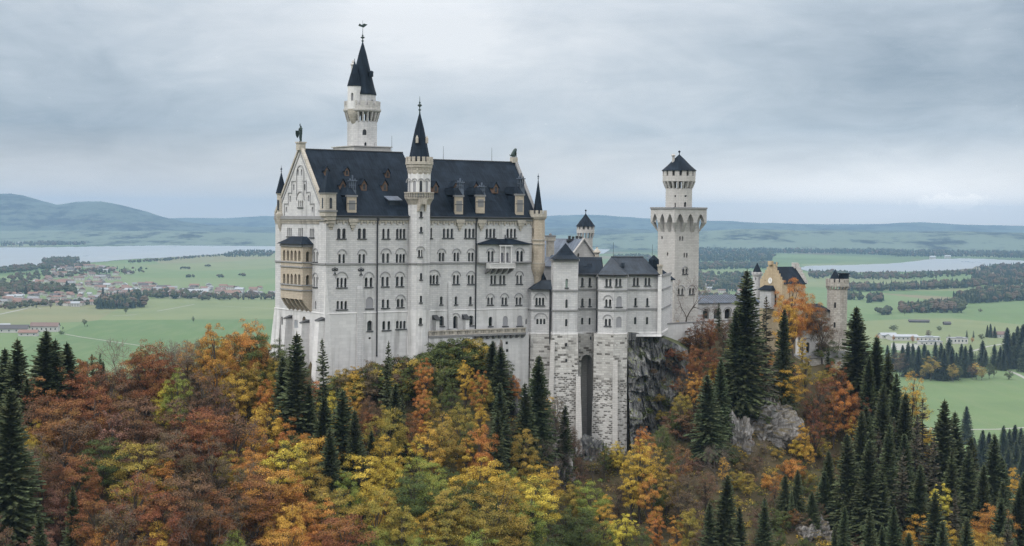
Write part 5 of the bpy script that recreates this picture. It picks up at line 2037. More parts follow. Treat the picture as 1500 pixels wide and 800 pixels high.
# ================================================================ gatehouse with stepped gable
Yg = 434.0
gh = thing('gatehouse', (*pxy(1140, Yg + 4), 135), 'yellow stone gatehouse with stepped gable, clock and steep dark roof between the trees', 'gatehouse')
sc_ = np.array(pxy(1145, Yg))                              # south-west corner
GA = R(30)
gu, gvv = np.array([math.cos(GA), math.sin(GA)]), np.array([-math.sin(GA), math.cos(GA)])
pn, wn_ = along(sc_, gvv, 1113.5)
pe2, le = along(sc_, gu, 1180)
zz = lambda py: z_at(1130, py, Yg)
ze_ = zz(416)
za_ = zz(388.5)
H_ = Shell([pn, sc_, pe2], 132, ze_)
steps = 6
out = [(0, 132), (wn_, 132), (wn_, ze_)]
for k in range(steps):
    s = wn_ - (wn_ / 2 - .45) * (k + 1) / steps
    z_lo = ze_ + (za_ - ze_) * (k + .55) / steps
    s_prev = wn_ - (wn_ / 2 - .45) * k / steps
    out += [(s_prev, z_lo + .6), (s, z_lo + .6)]
L2 = [(wn_ - a, b) for a, b in reversed(out[3:])]
out = out[:3] + out[3:] + L2 + [(0, ze_)]
H_.outer[0] = out
for cx, a, b in ((1127.4, 397.5, 402), (1124.4, 401, 406), (1130.4, 400.8, 405.8), (1120.8, 406, 411), (1134, 406, 411)):
    H_.window([cx], 1.6, a, b, gh, sill=False, wall='yellow', depth=.2)
H_.window([1135.5], 3.5, 430, 447, gh, wall='yellow')
H_.window([1122], 3.2, 430, 440, gh, wall='yellow')
H_.build('wall', 'yellow', gh)
pg = H_.f[0]
mb = MB()
mb.prism([pg.P(a, b, -.01) for a, b in out[2:-1]], tuple(-.6 * np.array([*pg.n, 0])))
mb.build('gable_coping', [M['yellow']], gh)
mb = MB()
c1, c2 = pg.hit(1128.4, 411.2)[:2]
lp = [(c1 + .8 * math.cos(k * math.pi / 8), c2 + .8 * math.sin(k * math.pi / 8)) for k in range(16)]
mb.prism([pg.P(a, b, .12) for a, b in lp], tuple(-.1 * np.array([*pg.n, 0])), 0)
mb.tube(pg.P(c1, c2, .14), pg.P(c1 + .1, c2 + .6, .14), .05, n=4, mat=1)
mb.tube(pg.P(c1, c2, .14), pg.P(c1 + .4, c2 - .1, .14), .05, n=4, mat=1)
mb.build('clock', [M['clock'], M['iron']], gh)
mb = MB()
g2 = np.array([*(gu * le), 0])
a0, a1, a2 = np.array(pg.P(wn_ + .3, ze_ - .1, -.6)), np.array(pg.P(wn_ / 2, zz(391.5), -.6)), np.array(pg.P(-.3, ze_ - .1, -.6))
mb.prism([tuple(a0), tuple(a1), tuple(a2)], tuple(g2 * .97))
mb.build('roof', [M['roof']], gh)
mb = MB()                                                  # far stepped gable, seen edge on
ge_ = Pl(tuple(pn + gu * le), tuple(sc_ + gu * le))
mb.prism([ge_.P(a, b, 0) for a, b in out[2:-1]], tuple(.8 * np.array([*gu, 0])))
x, y = (sc_ + gvv * wn_ / 2 + gu * (le + .2))
mb.box((x, y, zz(394)), 1.3, 1.3, zz(385.6) - zz(394), GA)
mb.build('gable_coping', [M['greystone']], gh)
mb = MB()
x, y = (sc_ + gvv * wn_ / 2 - gu * .2)
mb.box((x, y, za_), .9, 1.3, 1.0, GA)
mb.tube((x + 1.8, y + .9, za_ - .5), (x + 1.8, y + .9, zz(384.6)), .2)
mb.build('chimney', [M['yellow']], gh)
mb = MB()                                                  # oriel with its dark roof under the gable
pl = pg
s0, s1 = pl.hit(1118, 422)[0], pl.hit(1135, 422)[0]
zr0, zr1 = zz(425.5), zz(419)
mb.hexa([pl.P(s0 - .4, zr0, 1.6), pl.P(s1 + .4, zr0, 1.6), pl.P(s1 - .6, zr1, .02), pl.P(s0 + .6, zr1, .02)], [pl.P(s0 - .4, zr0 - .15, 1.6), pl.P(s1 + .4, zr0 - .15, 1.6), pl.P(s1 + .4, zr0 - .15, 0), pl.P(s0 - .4, zr0 - .15, 0)], 1)
mb.pbox(pl, s0, s1, zr0 - 5, zr0 - .15, .01, 1.2, 0)
mb.build('oriel', [M['stone'], M['roof']], gh)
# battlemented stair turret at its back
Yq = 446
x, y = pxy(1108.4, Yq)
zz = lambda py: z_at(1108, py, Yq)
k_ = Yq / FPX
gt = thing('gate_turret', (x, y, 138), 'slim white turret with dark cone behind the tall spruces beside the stepped gable', 'turret')
sh = Shell(ring_pts(x, y, 6.4 * k_, 12, .2), 138, zz(402), True)
sh.window([1107.2], 2.2, 406.5, 411, gt, sill=False)
sh.window([1111.6], 2.0, 406.5, 411, gt, sill=False)
sh.build('wall', 'stone', gt)
mb = MB()
mb.lathe(x, y, [(6.4 * k_, zz(405)), (7.6 * k_, zz(403)), (7.6 * k_, zz(401.5)), (6.6 * k_, zz(401.5))], 16)
ring_merlons(mb, x, y, 7.0 * k_, zz(401.5), 9, .75, zz(398.4) - zz(401.5), .35)
mb.build('battlement', [M['stone']], gt)
mb = MB()
mb.lathe(x, y, [(6.6 * k_, zz(401)), (6.4 * k_, zz(398)), (2.2 * k_, zz(389)), (.05, zz(385))], 14)
mb.build('spire', [M['roof']], gt)

# round gate tower
Yq = 444.0
x, y = pxy(1226, Yq)
zz = lambda py: z_at(1226, py, Yq)
k_ = Yq / FPX
rgt = thing('gate_tower', (x, y, 125), 'weathered round gate tower with battlements and small dark roof at the castle entrance', 'tower')
r0 = 14.6 * k_
sh = Shell(ring_pts(x, y, r0, 20, .1), 120, zz(424), True)
sh.window([1223.2], 3.0, 443, 451, rgt, sill=False, wall='oldstone')
sh.window([1222.4], 3.0, 472, 480, rgt, sill=False, wall='oldstone')
sh.build('wall', 'oldstone', rgt)
mb = MB()
r1 = 16.8 * k_
mb.lathe(x, y, [(r0, zz(419.6)), (r1, zz(419.2)), (r1, zz(413.5)), (r1 - .5, zz(413.5))], 24)
mb.lathe(x, y, [(r1 - .6, zz(414)), (.05, zz(414))], 24)
ring_merlons(mb, x, y, r1 - .25, zz(413.5), 14, .95, zz(408.2) - zz(413.5), .45)
ring_corbels(mb, x, y, r0, r1, zz(424.5), zz(419.4), 18, .42)
mb.build('battlement', [M['oldstone']], rgt)
mb = MB()
mb.lathe(x - .6, y, [(9 * k_, zz(414)), (8.4 * k_, zz(409)), (.06, zz(394.5))], 8, .2)
mb.box((x + 9 * k_, y - .5, zz(414)), 1.9, 2.2, zz(401.5) - zz(414), .2)
mb.box((x + 9 * k_, y - .5, zz(401.5)), 2.3, 2.6, .3, .2)
mb.build('roof', [M['roof']], rgt)
# wall and roof between gatehouse and tower
gw = thing('gate_wing', (*pxy(1190, 440), 130), 'low gate wing with dark roof joining the round gate tower', 'building')
pz = Pl(pxy(1150, 436), pxy(1216, 443))
mb = MB()
zt_ = z_at(1200, 455, 441)
mb.pbox(pz, 0, pz.len, 125, zt_, -6, 0)
mb.build('wall', [M['oldstone']], gw)
mb = MB()
mb.hexa([pz.P(-.2, zt_, .6), pz.P(pz.len, zt_, .6), pz.P(pz.len, z_at(1200, 446.5, 441), -5), pz.P(-.2, z_at(1200, 446.5, 441), -5)],
        [pz.P(-.2, zt_ - .2, .6), pz.P(pz.len, zt_ - .2, .6), pz.P(pz.len, zt_ - .2, -6), pz.P(-.2, zt_ - .2, -6)])
mb.build('roof', [M['roof']], gw)
# white gate front with arched door
wg = thing('gate_porch', (*pxy(1182, 431), 130), 'small white gate front with arched dark doorway under the orange tree', 'gate')
G = Shell([pxy(1166, 433), pxy(1173, 429.5), pxy(1196, 430), pxy(1199, 434)], 126, z_at(1182, 484.5, 430))
G.window([1183.4], 5.2, 501.5, 517, wg, sill=False, wall='white', name='door', depth=.8, hood=(1179.2, 1187.6, 496))
G.window([1170.4], 2.4, 494, 503, wg, sill=False, wall='white')
G.build('wall', 'white', wg)
mb = MB()
mb.poly([(*pxy(1166, 433), G.z1), (*pxy(1173, 429.5), G.z1), (*pxy(1196, 430), G.z1), (*pxy(1199, 434), G.z1)])
G.band(mb, G.z1 - .02, .3, .2)
mb.build('coping', [M['trim']], wg)
tw_ = thing('forecourt_wall', (*pxy(1205, 434), 130), 'low tan forecourt wall with pale coping between porch and gate tower', 'wall')
mb = MB()
pz = Pl(pxy(1197, 434), pxy(1212, 435))
mb.pbox(pz, 0, pz.len, 126, z_at(1205, 506, 434), -.8, 0, 0)
mb.build('wall', [M['yellow']], tw_)
mb = MB()
mb.pbox(pz, 0, pz.len, z_at(1205, 506, 434), z_at(1205, 506, 434) + .3, -.9, .15, 0)
mb.build('coping', [M['trim']], tw_)
# forecourt parapet and railing
fc = thing('forecourt_terrace', (*pxy(1200, 428), 125), 'small forecourt terrace with dark railing below the gate porch', 'terrace')
pz = Pl(pxy(1178, 425), pxy(1245, 430))
zf = z_at(1195, 522.6, 426)
mb = MB()
mb.pbox(pz, 0, pz.len, zf - .4, zf, -11, 0, 0)
mb.pbox(pz, 0, pz.len, 118, zf - .4, -11, -.3, 1)
mb.build('floor_slab', [M['trim'], M['oldstone']], fc)
mb = MB()
z2 = zf + 1.1
s1 = pz.hit(1212, 524)[0]
mb.pbox(pz, 0, s1, z2 - .1, z2, -.2, -.05)
for k in range(22):
    s = s1 * k / 21
    mb.pbox(pz, s - .04, s + .04, zf, z2 - .1, -.16, -.08)
mb.pbox(pz, s1, pz.len, zf, zf + 1.3, -.4, 0)
mb.build('railing', [M['trim']], fc)
ZFORE = zf
FORE = pz
# ================================================================ statues and figures (grown skins)
def skin(name, verts, edges, radii, mats, parent=None, origin=(0, 0, 0), sub=1):
    off = OFF[parent.name] if parent is not None else origin
    me = bpy.data.meshes.new(name)
    me.from_pydata([(v[0] - off[0], v[1] - off[1], v[2] - off[2]) for v in verts], edges, [])
    for m in mats:
        me.materials.append(m)
    o = bpy.data.objects.new(name, me)
    COL.objects.link(o)
    sk = o.modifiers.new('skin', 'SKIN')
    sk.use_smooth_shade = True
    for i, r in enumerate(radii):
        me.skin_vertices[0].data[i].radius = (r, r) if not isinstance(r, tuple) else r
        me.skin_vertices[0].data[i].use_root = (i == 0)
    s = o.modifiers.new('sub', 'SUBSURF')
    s.levels = s.render_levels = sub
    if parent is not None:
        o.parent = parent
        OFF[o.name] = off
    else:
        o.location = off
        OFF[o.name] = tuple(off)
    return o


def human(base, s, face, arm_l, arm_r, lean=0.0):
    """joints of a standing figure of height s facing direction face (radians)"""
    ca, sa = math.cos(face), math.sin(face)
    def q(f, l, z):
        return (base[0] + (f * ca - l * sa) * s, base[1] + (f * sa + l * ca) * s, base[2] + z * s)
    J = [q(0, 0, .53), q(.0, 0, .64), q(.0, 0, .76), q(.0, 0, .83), q(.01, 0, .875), q(.015, 0, .93), q(.01, 0, .985),
         q(0, .06, .50), q(.02, .07, .28), q(0, .075, .045), q(.07, .08, .02),
         q(0, -.06, .50), q(.03, -.08, .28), q(-.01, -.09, .045), q(.06, -.095, .02),
         q(0, .115, .80)] + [q(*k) for k in arm_l] + [q(0, -.115, .80)] + [q(*k) for k in arm_r]
    E_ = [(0, 1), (1, 2), (2, 3), (3, 4), (4, 5), (5, 6), (0, 7), (7, 8), (8, 9), (9, 10), (0, 11), (11, 12), (12, 13), (13, 14), (3, 15), (15, 16), (16, 17), (3, 18), (18, 19), (19, 20)]
    Rr = [.088, .08, .10, .085, .04, .06, .045, .062, .045, .03, .025, .062, .045, .03, .025, .05, .036, .026, .05, .036, .026]
    return J, E_, [r * s for r in Rr]


uz = ZR + 1.15
kb = C(.1, PW / 2, uz)
kn = thing('knight_statue', kb, 'green bronze knight statue with lance and shield standing on the west gable peak', 'statue')
zz = lambda py: z_at(439, py, kb[1])
mb = MB()
mb.box((kb[0], kb[1], kb[2] - 1.4), 1.5, 1.5, 1.5, TH, 0)
mb.box((kb[0], kb[1], kb[2] + .1), 1.85, 1.85, .3, TH, 0)
mb.build('pedestal', [M['cream']], kn)
hs = zz(183.5) - (kb[2] + .4)
J, E_, Rr = human((kb[0], kb[1], kb[2] + .4), hs, R(215), [(.10, .17, .68), (.16, .19, .74)], [(.04, -.19, .66), (.10, -.17, .54)])
skin('figure', J, E_, [r * 1.15 for r in Rr], [M['copper']], kn)
mb = MB()
hp = Vector(J[17])
mb.tube((hp.x, hp.y, kb[2] + .4), (hp.x, hp.y, zz(182)), .055, .04, 6)
mb.lathe(hp.x, hp.y, [(.05, zz(184.5)), (.14, zz(183.6)), (.02, zz(180.8))], 6)
mb.build('lance', [M['copper']], kn)
mb = MB()
sp_ = Vector(J[20])
lp = [(-.42, .75), (.42, .75), (.45, .1), (.25, -.5), (0, -.85), (-.25, -.5), (-.45, .1)]
fa = R(215)
f2, l2 = np.array([math.cos(fa), math.sin(fa)]), np.array([-math.sin(fa), math.cos(fa)])
sd = -l2 * .25
mb.prism([(sp_.x + sd[0] + f2[0] * a, sp_.y + sd[1] + f2[1] * a, sp_.z - .25 + b) for a, b in lp], (-l2[0] * .12, -l2[1] * .12, 0))
mb.build('shield', [M['copper']], kn)

lb = C(PU + 1.4, PW / 2, ZR2 + .7)
ln = thing('lion_statue', lb, 'dark bronze lion statue sitting on the east gable peak of the palace', 'statue')
mb = MB()
mb.box((lb[0], lb[1], lb[2] - .8), 1.3, 1.3, 1.3, TH)
mb.build('pedestal', [M['cream']], ln)
fa = TH
def lq(f, l, z):
    return (lb[0] + f * math.cos(fa) - l * math.sin(fa), lb[1] + f * math.sin(fa) + l * math.cos(fa), lb[2] + .5 + z)
J = [lq(-.55, 0, .45), lq(-.2, 0, .85), lq(.2, 0, 1.35), lq(.45, 0, 1.85), lq(.8, 0, 1.9), lq(.4, .25, .75), lq(.5, .25, .05), lq(.4, -.25, .75), lq(.5, -.25, .05), lq(-.1, .4, .3), lq(.15, .4, .06), lq(-.1, -.4, .3), lq(.15, -.4, .06), lq(-.95, 0, .2), lq(-1.2, 0, .6)]
skin('figure', J, [(0, 1), (1, 2), (2, 3), (3, 4), (2, 5), (5, 6), (2, 7), (7, 8), (0, 9), (9, 10), (0, 11), (11, 12), (0, 13), (13, 14)], [.42, .42, .48, .42, .2, .17, .13, .17, .13, .24, .13, .24, .13, .08, .07], [M['copper']], ln)

# visitor on the forecourt
pq = xy_at(1198.2, 430.0, 515)
pers = thing('person', (pq[0], pq[1], ZFORE), 'person in dark coat standing at the forecourt railing beside the white gate', 'person')
J, E_, Rr = human((pq[0], pq[1], ZFORE), 1.78, R(-110), [(.03, .15, .64), (.09, .12, .52)], [(.03, -.15, .64), (.09, -.12, .52)])
M['coat'] = plain('dark_coat', (0.02, 0.02, 0.024), 0.8, 0.1)
M['skin'] = plain('skin_tone', (0.45, 0.28, 0.2), 0.6, 0.05)
bd = skin('body', J, E_, Rr, [M['coat']], pers)
mb = MB()
hd = Vector(J[5])
mb.ball((hd.x + .01, hd.y - .035, hd.z), .095, 1.25, 12, 8)
mb.build('face', [M['skin']], bd, True)

# ================================================================ terrain of the castle rock
CTRL = [(400, 520, 360), (440, 575, 346), (480, 560, 340), (520, 556, 344), (545, 550, 347), (590, 548, 349), (620, 545, 351), (650, 530, 350), (690, 522, 351.5), (728, 530, 354), (748, 560, 357), (772, 610, 360), (800, 650, 358), (850, 675, 357), (905, 672, 356), (950, 648, 359), (985, 625, 362), (1008, 560, 370), (1020, 510, 386),
        (1040, 492, 398), (1080, 490, 408), (1140, 520, 425), (1190, 535, 428), (1230, 535, 436), (1268, 570, 440),
        (-120, 570, 330), (0, 572, 330), (100, 572, 328), (200, 558, 328), (300, 548, 330), (360, 540, 335), (-100, 700, 295), (0, 700, 293), (-100, 830, 262), (0, 820, 262), (200, 700, 292), (200, 820, 262), (400, 660, 312), (400, 740, 292), (400, 830, 270),
        (600, 650, 322), (600, 730, 305), (600, 830, 286), (740, 700, 322), (740, 820, 295), (850, 760, 335), (850, 850, 318), (950, 740, 338), (950, 840, 312), (1050, 640, 362), (1050, 720, 340), (1050, 840, 312), (1150, 620, 385), (1150, 700, 358), (1150, 830, 322),
        (1250, 680, 385), (1250, 760, 355), (1250, 850, 325), (1340, 700, 390), (1340, 790, 350), (1420, 770, 385), (1420, 860, 345), (1520, 850, 370)]
pts = [at_depth(*c) for c in CTRL]
def cxyz(u, v, z):
    return np.array(C(u, v, z))
pts += [cxyz(0, 8, 146), cxyz(30, 12, 147), cxyz(55, 10, 147), cxyz(86, 25, 146), np.array([*xy_at(930, 373), 119.0]), np.array([*xy_at(955, 376), 119.0]), np.array([*xy_at(980, 380), 123.0]), np.array([*xy_at(1000, 386), 134.0]), np.array([*xy_at(850, 372), 116.0]), np.array([*xy_at(800, 372), 118.0]), cxyz(10, PW + 12, 138), cxyz(40, PW + 14, 138), cxyz(20, PW + 45, 100), cxyz(40, PW + 110, 40), cxyz(40, PW + 200, 4), cxyz(100, PW + 30, 110),
        np.array([30, 460, 105.0]), np.array([90, 480, 100.0]), np.array([100, 540, 55.0]), np.array([60, 620, 15.0]), np.array([150, 640, 4.0]), np.array([-70, 400, 108.0]), np.array([-80, 470, 55.0]), np.array([-90, 580, 6.0]),
        np.array([-140, 380, 100.0]), np.array([-160, 460, 40.0]), np.array([-180, 560, 4.0]), np.array([128, 470, 78.0]), np.array([165, 520, 30.0]), np.array([200, 600, 2.0]), np.array([150, 420, 72.0]), np.array([190, 430, 35.0]), np.array([240, 460, 4.0]), np.array([215, 390, 45.0]),
        np.array([0, 215, 70.0]), np.array([-90, 215, 85.0]), np.array([-60, 150, 75.0]), np.array([90, 230, 62.0]), np.array([150, 280, 55.0]), np.array([60, 130, 60.0]), np.array([-150, 250, 100.0]), np.array([-200, 300, 95.0])]
CP = np.array(pts)
_d = np.hypot(CP[:, None, 0] - CP[None, :, 0], CP[:, None, 1] - CP[None, :, 1])
_n = len(CP)
_A = np.zeros((_n + 3, _n + 3))
_A[:_n, :_n] = -_d + np.eye(_n) * 0.0
_A[:_n, _n] = _A[_n, :_n] = 1
_A[:_n, _n + 1] = _A[_n + 1, :_n] = CP[:, 0]
_A[:_n, _n + 2] = _A[_n + 2, :_n] = CP[:, 1]
_w = np.linalg.solve(_A, np.concatenate([CP[:, 2], [0, 0, 0]]))


def T(x, y):
    x, y = np.asarray(x, float), np.asarray(y, float)
    sh = x.shape
    x, y = x.ravel(), y.ravel()
    out = np.empty(len(x))
    for i in range(0, len(x), 20000):
        xs, ys = x[i:i + 20000], y[i:i + 20000]
        d = np.hypot(xs[:, None] - CP[None, :, 0], ys[:, None] - CP[None, :, 1])
        out[i:i + 20000] = -d @ _w[:_n] + _w[_n] + _w[_n + 1] * xs + _w[_n + 2] * ys
    k = 0.9 * np.sin(x * .21 + 1.3) * np.sin(y * .17 + .4) + .6 * np.sin(x * .47 + y * .31) + .35 * np.sin(x * .93 - y * .71 + 2) + .2 * np.sin(x * 1.7 + y * 1.3)
    out = out + k * np.clip((out - 8) / 30, 0, 1)
    return out.reshape(sh)


gx, gy = np.arange(-330, 331, 2.2), np.arange(60, 901, 2.2)
GX, GY = np.meshgrid(gx, gy)
GZ = T(GX, GY)
edge = np.clip(np.minimum(np.minimum(GX + 330, 330 - GX) / 90, np.minimum(GY - 60, 900 - GY) / 60), 0, 1)
GZ = np.where(GY > 430, np.minimum(GZ, 400), GZ)
GZ = GZ * edge - 6 * (1 - edge)
GZ = np.maximum(GZ, -6)
nx, ny = len(gx), len(gy)
V_ = np.stack([GX.ravel(), GY.ravel(), GZ.ravel()], 1)
ii = (np.arange(ny - 1)[:, None] * nx + np.arange(nx - 1)[None, :]).ravel()
Q_ = np.stack([ii, ii + 1, ii + nx + 1, ii + nx], 1)
me = np_mesh('terrain', V_, Q_, [M['terrain']])
me.polygons.foreach_set('use_smooth', np.ones(len(Q_), bool))
o = bpy.data.objects.new('terrain', me)
COL.objects.link(o)
tag(o, 'steep wooded castle hill', None, None, 'structure')

# the great plain: one sheet to the horizon
S_ = 60000
mb = MB()
mb.add([(-26000, -3000, 0), (26000, -3000, 0), (26000, 23500, 0), (-26000, 23500, 0)], [(0, 1, 2, 3)])
tag(mb.build('ground', [M['meadow']]), 'green meadow plain', None, None, 'structure')


def flat(name, pix, mat, z, label, kind='structure'):
    v = [(*on_ground(px, py, z), z) for px, py in pix]
    mb = MB()
    pl_ = [Vector((a, b)) for a, b, _ in v]
    n = len(pl_)
    ov, oe, of, *_ = delaunay_2d_cdt(pl_, [(i, (i + 1) % n) for i in range(n)], [], 0, 1e-3)
    po = [(p.x, p.y) for p in pl_]
    fs = [tuple(fc) for fc in of if in_poly(sum(ov[i][0] for i in fc) / 3, sum(ov[i][1] for i in fc) / 3, po)]
    mb.add([(p[0], p[1], z) for p in ov], fs)
    return tag(mb.build(name, [mat]), label, None, None, kind)


def rough_edge(pix, amp, seed, step=7):
    rn = random.Random(seed)
    out = []
    for (x0, y0), (x1, y1) in zip(pix, pix[1:] + pix[:1]):
        n = max(1, int(math.hypot(x1 - x0, y1 - y0) / step))
        for k in range(n):
            t = k / n
            out.append((x0 + (x1 - x0) * t, y0 + (y1 - y0) * t + (rn.uniform(-amp, amp) if k else 0)))
    return out


flat('lake', rough_edge([(-700, 368), (-160, 365), (0, 362.5), (90, 362), (180, 360.5), (260, 359), (330, 357.6), (430, 356), (560, 355), (560, 361), (430, 367), (400, 369), (340, 372), (250, 376.5), (180, 380.5), (135, 384.5), (90, 386.5), (60, 389.5), (20, 391), (-160, 395), (-700, 400)], .5, 3), M['water'], 1.0, 'wide pale lake beyond the village')
flat('lake', rough_edge([(1165, 393), (1185, 389.5), (1240, 388.2), (1300, 386.5), (1330, 383.5), (1370, 379.2), (1420, 378.6), (1470, 380.5), (1510, 382.5), (1640, 384), (1640, 386.6), (1500, 387.4), (1470, 388.2), (1430, 390), (1424, 393.4), (1390, 396), (1330, 398), (1280, 398.4), (1240, 399), (1190, 398.6)], .35, 4), M['water'], 1.0, 'bright narrow lake right of the castle')
flat('lake', rough_edge([(780, 352), (850, 350), (888, 350.5), (893, 355), (896, 361), (892, 367), (884, 371.5), (868, 373), (840, 371), (780, 375)], .4, 5), M['water'], 1.0, 'small bright lake seen between palace and square tower')


def road(pix, w, z, label):
    p = [on_ground(a, b) for a, b in pix]
    mb = MB()
    L, R_ = [], []
    for i in range(len(p)):
        d = p[min(i + 1, len(p) - 1)] - p[max(i - 1, 0)]
        d = d / np.hypot(*d)
        n = np.array([-d[1], d[0]]) * w / 2
        L.append((*(p[i] + n), z))
        R_.append((*(p[i] - n), z))
    k = len(p)
    mb.add(L + R_, [(i, i + 1, k + i + 1, k + i) for i in range(k - 1)])
    tag(mb.build('road', [M['roadpale']]), label, None, None, 'structure')


road([(-60, 467), (0, 460.5), (25, 455), (48, 449.5), (60, 452)], 6, .12, 'pale road into the village')
road([(95, 489.5), (120, 494), (165, 500.5), (230, 510)], 3.5, .12, 'farm track through the meadow')
road([(165, 462.6), (182, 462.2), (200, 461)], 4, .12, 'short pale track on the meadow')
road([(230, 456), (285, 446), (340, 449.5), (420, 453)], 3.5, .12, 'straight field road below the village')
road([(1330, 628), (1410, 629.5), (1460, 629), (1530, 625)], 5, .12, 'pale path at the wood edge')
road([(1412, 517), (1430, 513), (1445, 508), (1480, 502), (1530, 500)], 6, .12, 'pale lane by the farm')
road([(1476, 543), (1490, 548), (1505, 556), (1530, 570)], 5, .12, 'pale lane leaving the wood')

# ---------------------------------------------------------------- far hills
def ridge(name, sil, D, depth, amp, seed, label, mat='hills'):
    xs = np.arange(-1304, 2806, 6.0)
    ys = np.interp(xs, [a for a, b in sil], [b for a, b in sil])
    V_, rows = [], 14
    for j in range(rows):
        t = j / (rows - 1)
        Yj = D - depth + 2 * depth * t
        prof = math.sin(math.pi * t) ** 1.3 if t <= .5 else math.sin(math.pi * t)
        for x, y in zip(xs, ys):
            top = z_at(x, y, D)
            q = xy_at(x, D)
            X = q[0] * (Yj / D)
            nz = noise.fractal(Vector((X * .0006 + seed, Yj * .0006, 0)), 1.0, 2.2, 5)
            z = top * prof + nz * amp * (.25 + (1 - abs(2 * t - 1)) * .5) * (1 if t != .5 else .4)
            V_.append((X, Yj, z if 0 < j < rows - 1 else -5))
    n = len(xs)
    ii = (np.arange(rows - 1)[:, None] * n + np.arange(n - 1)[None, :]).ravel()
    Q_ = np.stack([ii, ii + 1, ii + n + 1, ii + n], 1)
    me = np_mesh(name, np.array(V_), Q_, [M[mat]])
    me.polygons.foreach_set('use_smooth', np.ones(len(Q_), bool))
    o = bpy.data.objects.new(name, me)
    COL.objects.link(o)
    tag(o, label, None, None, 'structure')


ridge('far_hills', [(-260, 318), (0, 318), (240, 318.5), (420, 319.5), (700, 319), (795, 317), (830, 315.5), (855, 314.5), (890, 315.8), (930, 320), (985, 322.8), (1040, 324.3), (1100, 326), (1200, 327.6), (1290, 328.6), (1350, 328.2), (1420, 330.5), (1500, 331.3), (1760, 333)], 19500, 3200, 55, 2.0, 'farthest blue hills on the horizon')
ridge('mountain_hills', [(-1300, 306), (-900, 296), (-600, 306), (-260, 294), (-60, 289), (0, 286.8), (16, 287.2), (34, 290), (61, 299), (84, 305), (98, 302.5), (111, 299.4), (130, 297.2), (149, 297), (168, 299.6), (189, 304), (216, 311), (236, 317.5), (252, 321), (275, 325), (310, 329), (372, 332), (430, 333), (560, 334), (800, 336), (1000, 337), (1200, 338), (1500, 342), (1760, 344)], 14500, 2600, 40, 5.0, 'blue wooded hills beyond the left lake')
ridge('low_hills', [(-260, 343), (0, 340), (120, 337), (240, 338), (420, 342), (800, 345), (1000, 338), (1080, 335), (1170, 338), (1260, 341.5), (1400, 340), (1500, 343), (1760, 345)], 11200, 1500, 30, 9.0, 'low rolling farmland behind the lakes', 'farmland')

# ---------------------------------------------------------------- rocks
def rock(name, px, py, Y, rx, ry, rz, seed, mat, label, sub=5, rough=.35):
    import bmesh
    p = at_depth(px, py, Y)
    bm = bmesh.new()
    bmesh.ops.create_icosphere(bm, subdivisions=sub, radius=1.0)
    for v in bm.verts:
        d = v.co.copy()
        n1 = noise.fractal(d * 1.5 + Vector((seed, 0, 0)), 1.0, 2.1, 3)
        n2 = noise.ridged_multi_fractal(d * 2.0 + Vector((0, seed, 0)), 1.0, 2.2, 3, 1.0, 2.0)
        n3 = noise.cell(d * 3.4 + Vector((seed, n1, 0)))
        n4 = noise.cell(Vector((d.x * 7 + n1, d.y * 7, d.z * 4 + n2 + seed)))
        k = 1 + rough * 1.5 * n1 + rough * .45 * (n2 - 1) + .17 * n3 + .05 * n4
        v.co = Vector((d.x * rx * k, d.y * ry * k, d.z * rz * k))
    me = bpy.data.meshes.new(name)
    bm.to_mesh(me)
    bm.free()
    me.materials.append(M[mat])
    o = bpy.data.objects.new(name, me)
    o.location = tuple(p)
    COL.objects.link(o)
    tag(o, label, 'rock')
    return o


# the dark cliff under the wing: a thick wall of rock
def cliff():
    nu, nv = 130, 170
    V_ = []
    for j in range(nv):
        t = j / (nv - 1)
        for i in range(nu):
            s = i / (nu - 1)
            px = 919 + s * 88 + (t ** 2) * (6 - 10 * s)
            py = 487 + s ** 2.2 * 26 + t * (170 - s * 20)
            Y = 370.4 + s * 13.5 - t * 8.0 - .8 * math.sin(s * 9)
            p = at_depth(px, py, Y)
            q = Vector(p) * .21
            n1 = noise.fractal(Vector((q.x, q.y, q.z * .55)), 1.0, 2.1, 6)
            n2 = noise.ridged_multi_fractal(Vector((q.x * 1.7, q.y * 1.7, q.z * .7 + 3)), 1.0, 2.2, 5, 1.0, 2.0)
            fade = min(1, t * 9 + .12)
            p[1] -= (n1 * 2.3 + (n2 - 1.0) * 1.5) * fade
            n3 = noise.cell(Vector((q.x * 4.2 + n1 * .8, q.y * 3, q.z * 2.6 + n1 * .6)))
            p[1] -= n3 * .75 * fade
            p[0] += n1 * .6 * fade
            led = .5 + .5 * math.sin(p[2] * .55 + n1 * 2.5)
            p[1] -= led ** 8 * 1.7 * fade
            V_.append(tuple(p))
    m = len(V_)
    V_ += [(x + 1.5, y + 9, z) for x, y, z in V_]
    F_ = []
    for j in range(nv - 1):
        for i in range(nu - 1):
            a = j * nu + i
            F_.append((a, a + nu, a + nu + 1, a + 1))
            F_.append((m + a, m + a + 1, m + a + nu + 1, m + a + nu))
    for i in range(nu - 1):
        F_.append((i, i + 1, m + i + 1, m + i))
        b = (nv - 1) * nu + i
        F_.append((b, m + b, m + b + 1, b + 1))
    for j in range(nv - 1):
        a, b = j * nu, (j + 1) * nu
        F_.append((a, m + a, m + b, b))
        a, b = j * nu + nu - 1, (j + 1) * nu + nu - 1
        F_.append((a, b, m + b, m + a))
    mb = MB()
    mb.add(V_, F_)
    o = mb.build('cliff', [M['rock']], None, False, tuple(at_depth(955, 640, 372)))
    tag(o, 'dark grey sheer cliff with grassy ledges below the east end of the wing', 'cliff')


cliff()


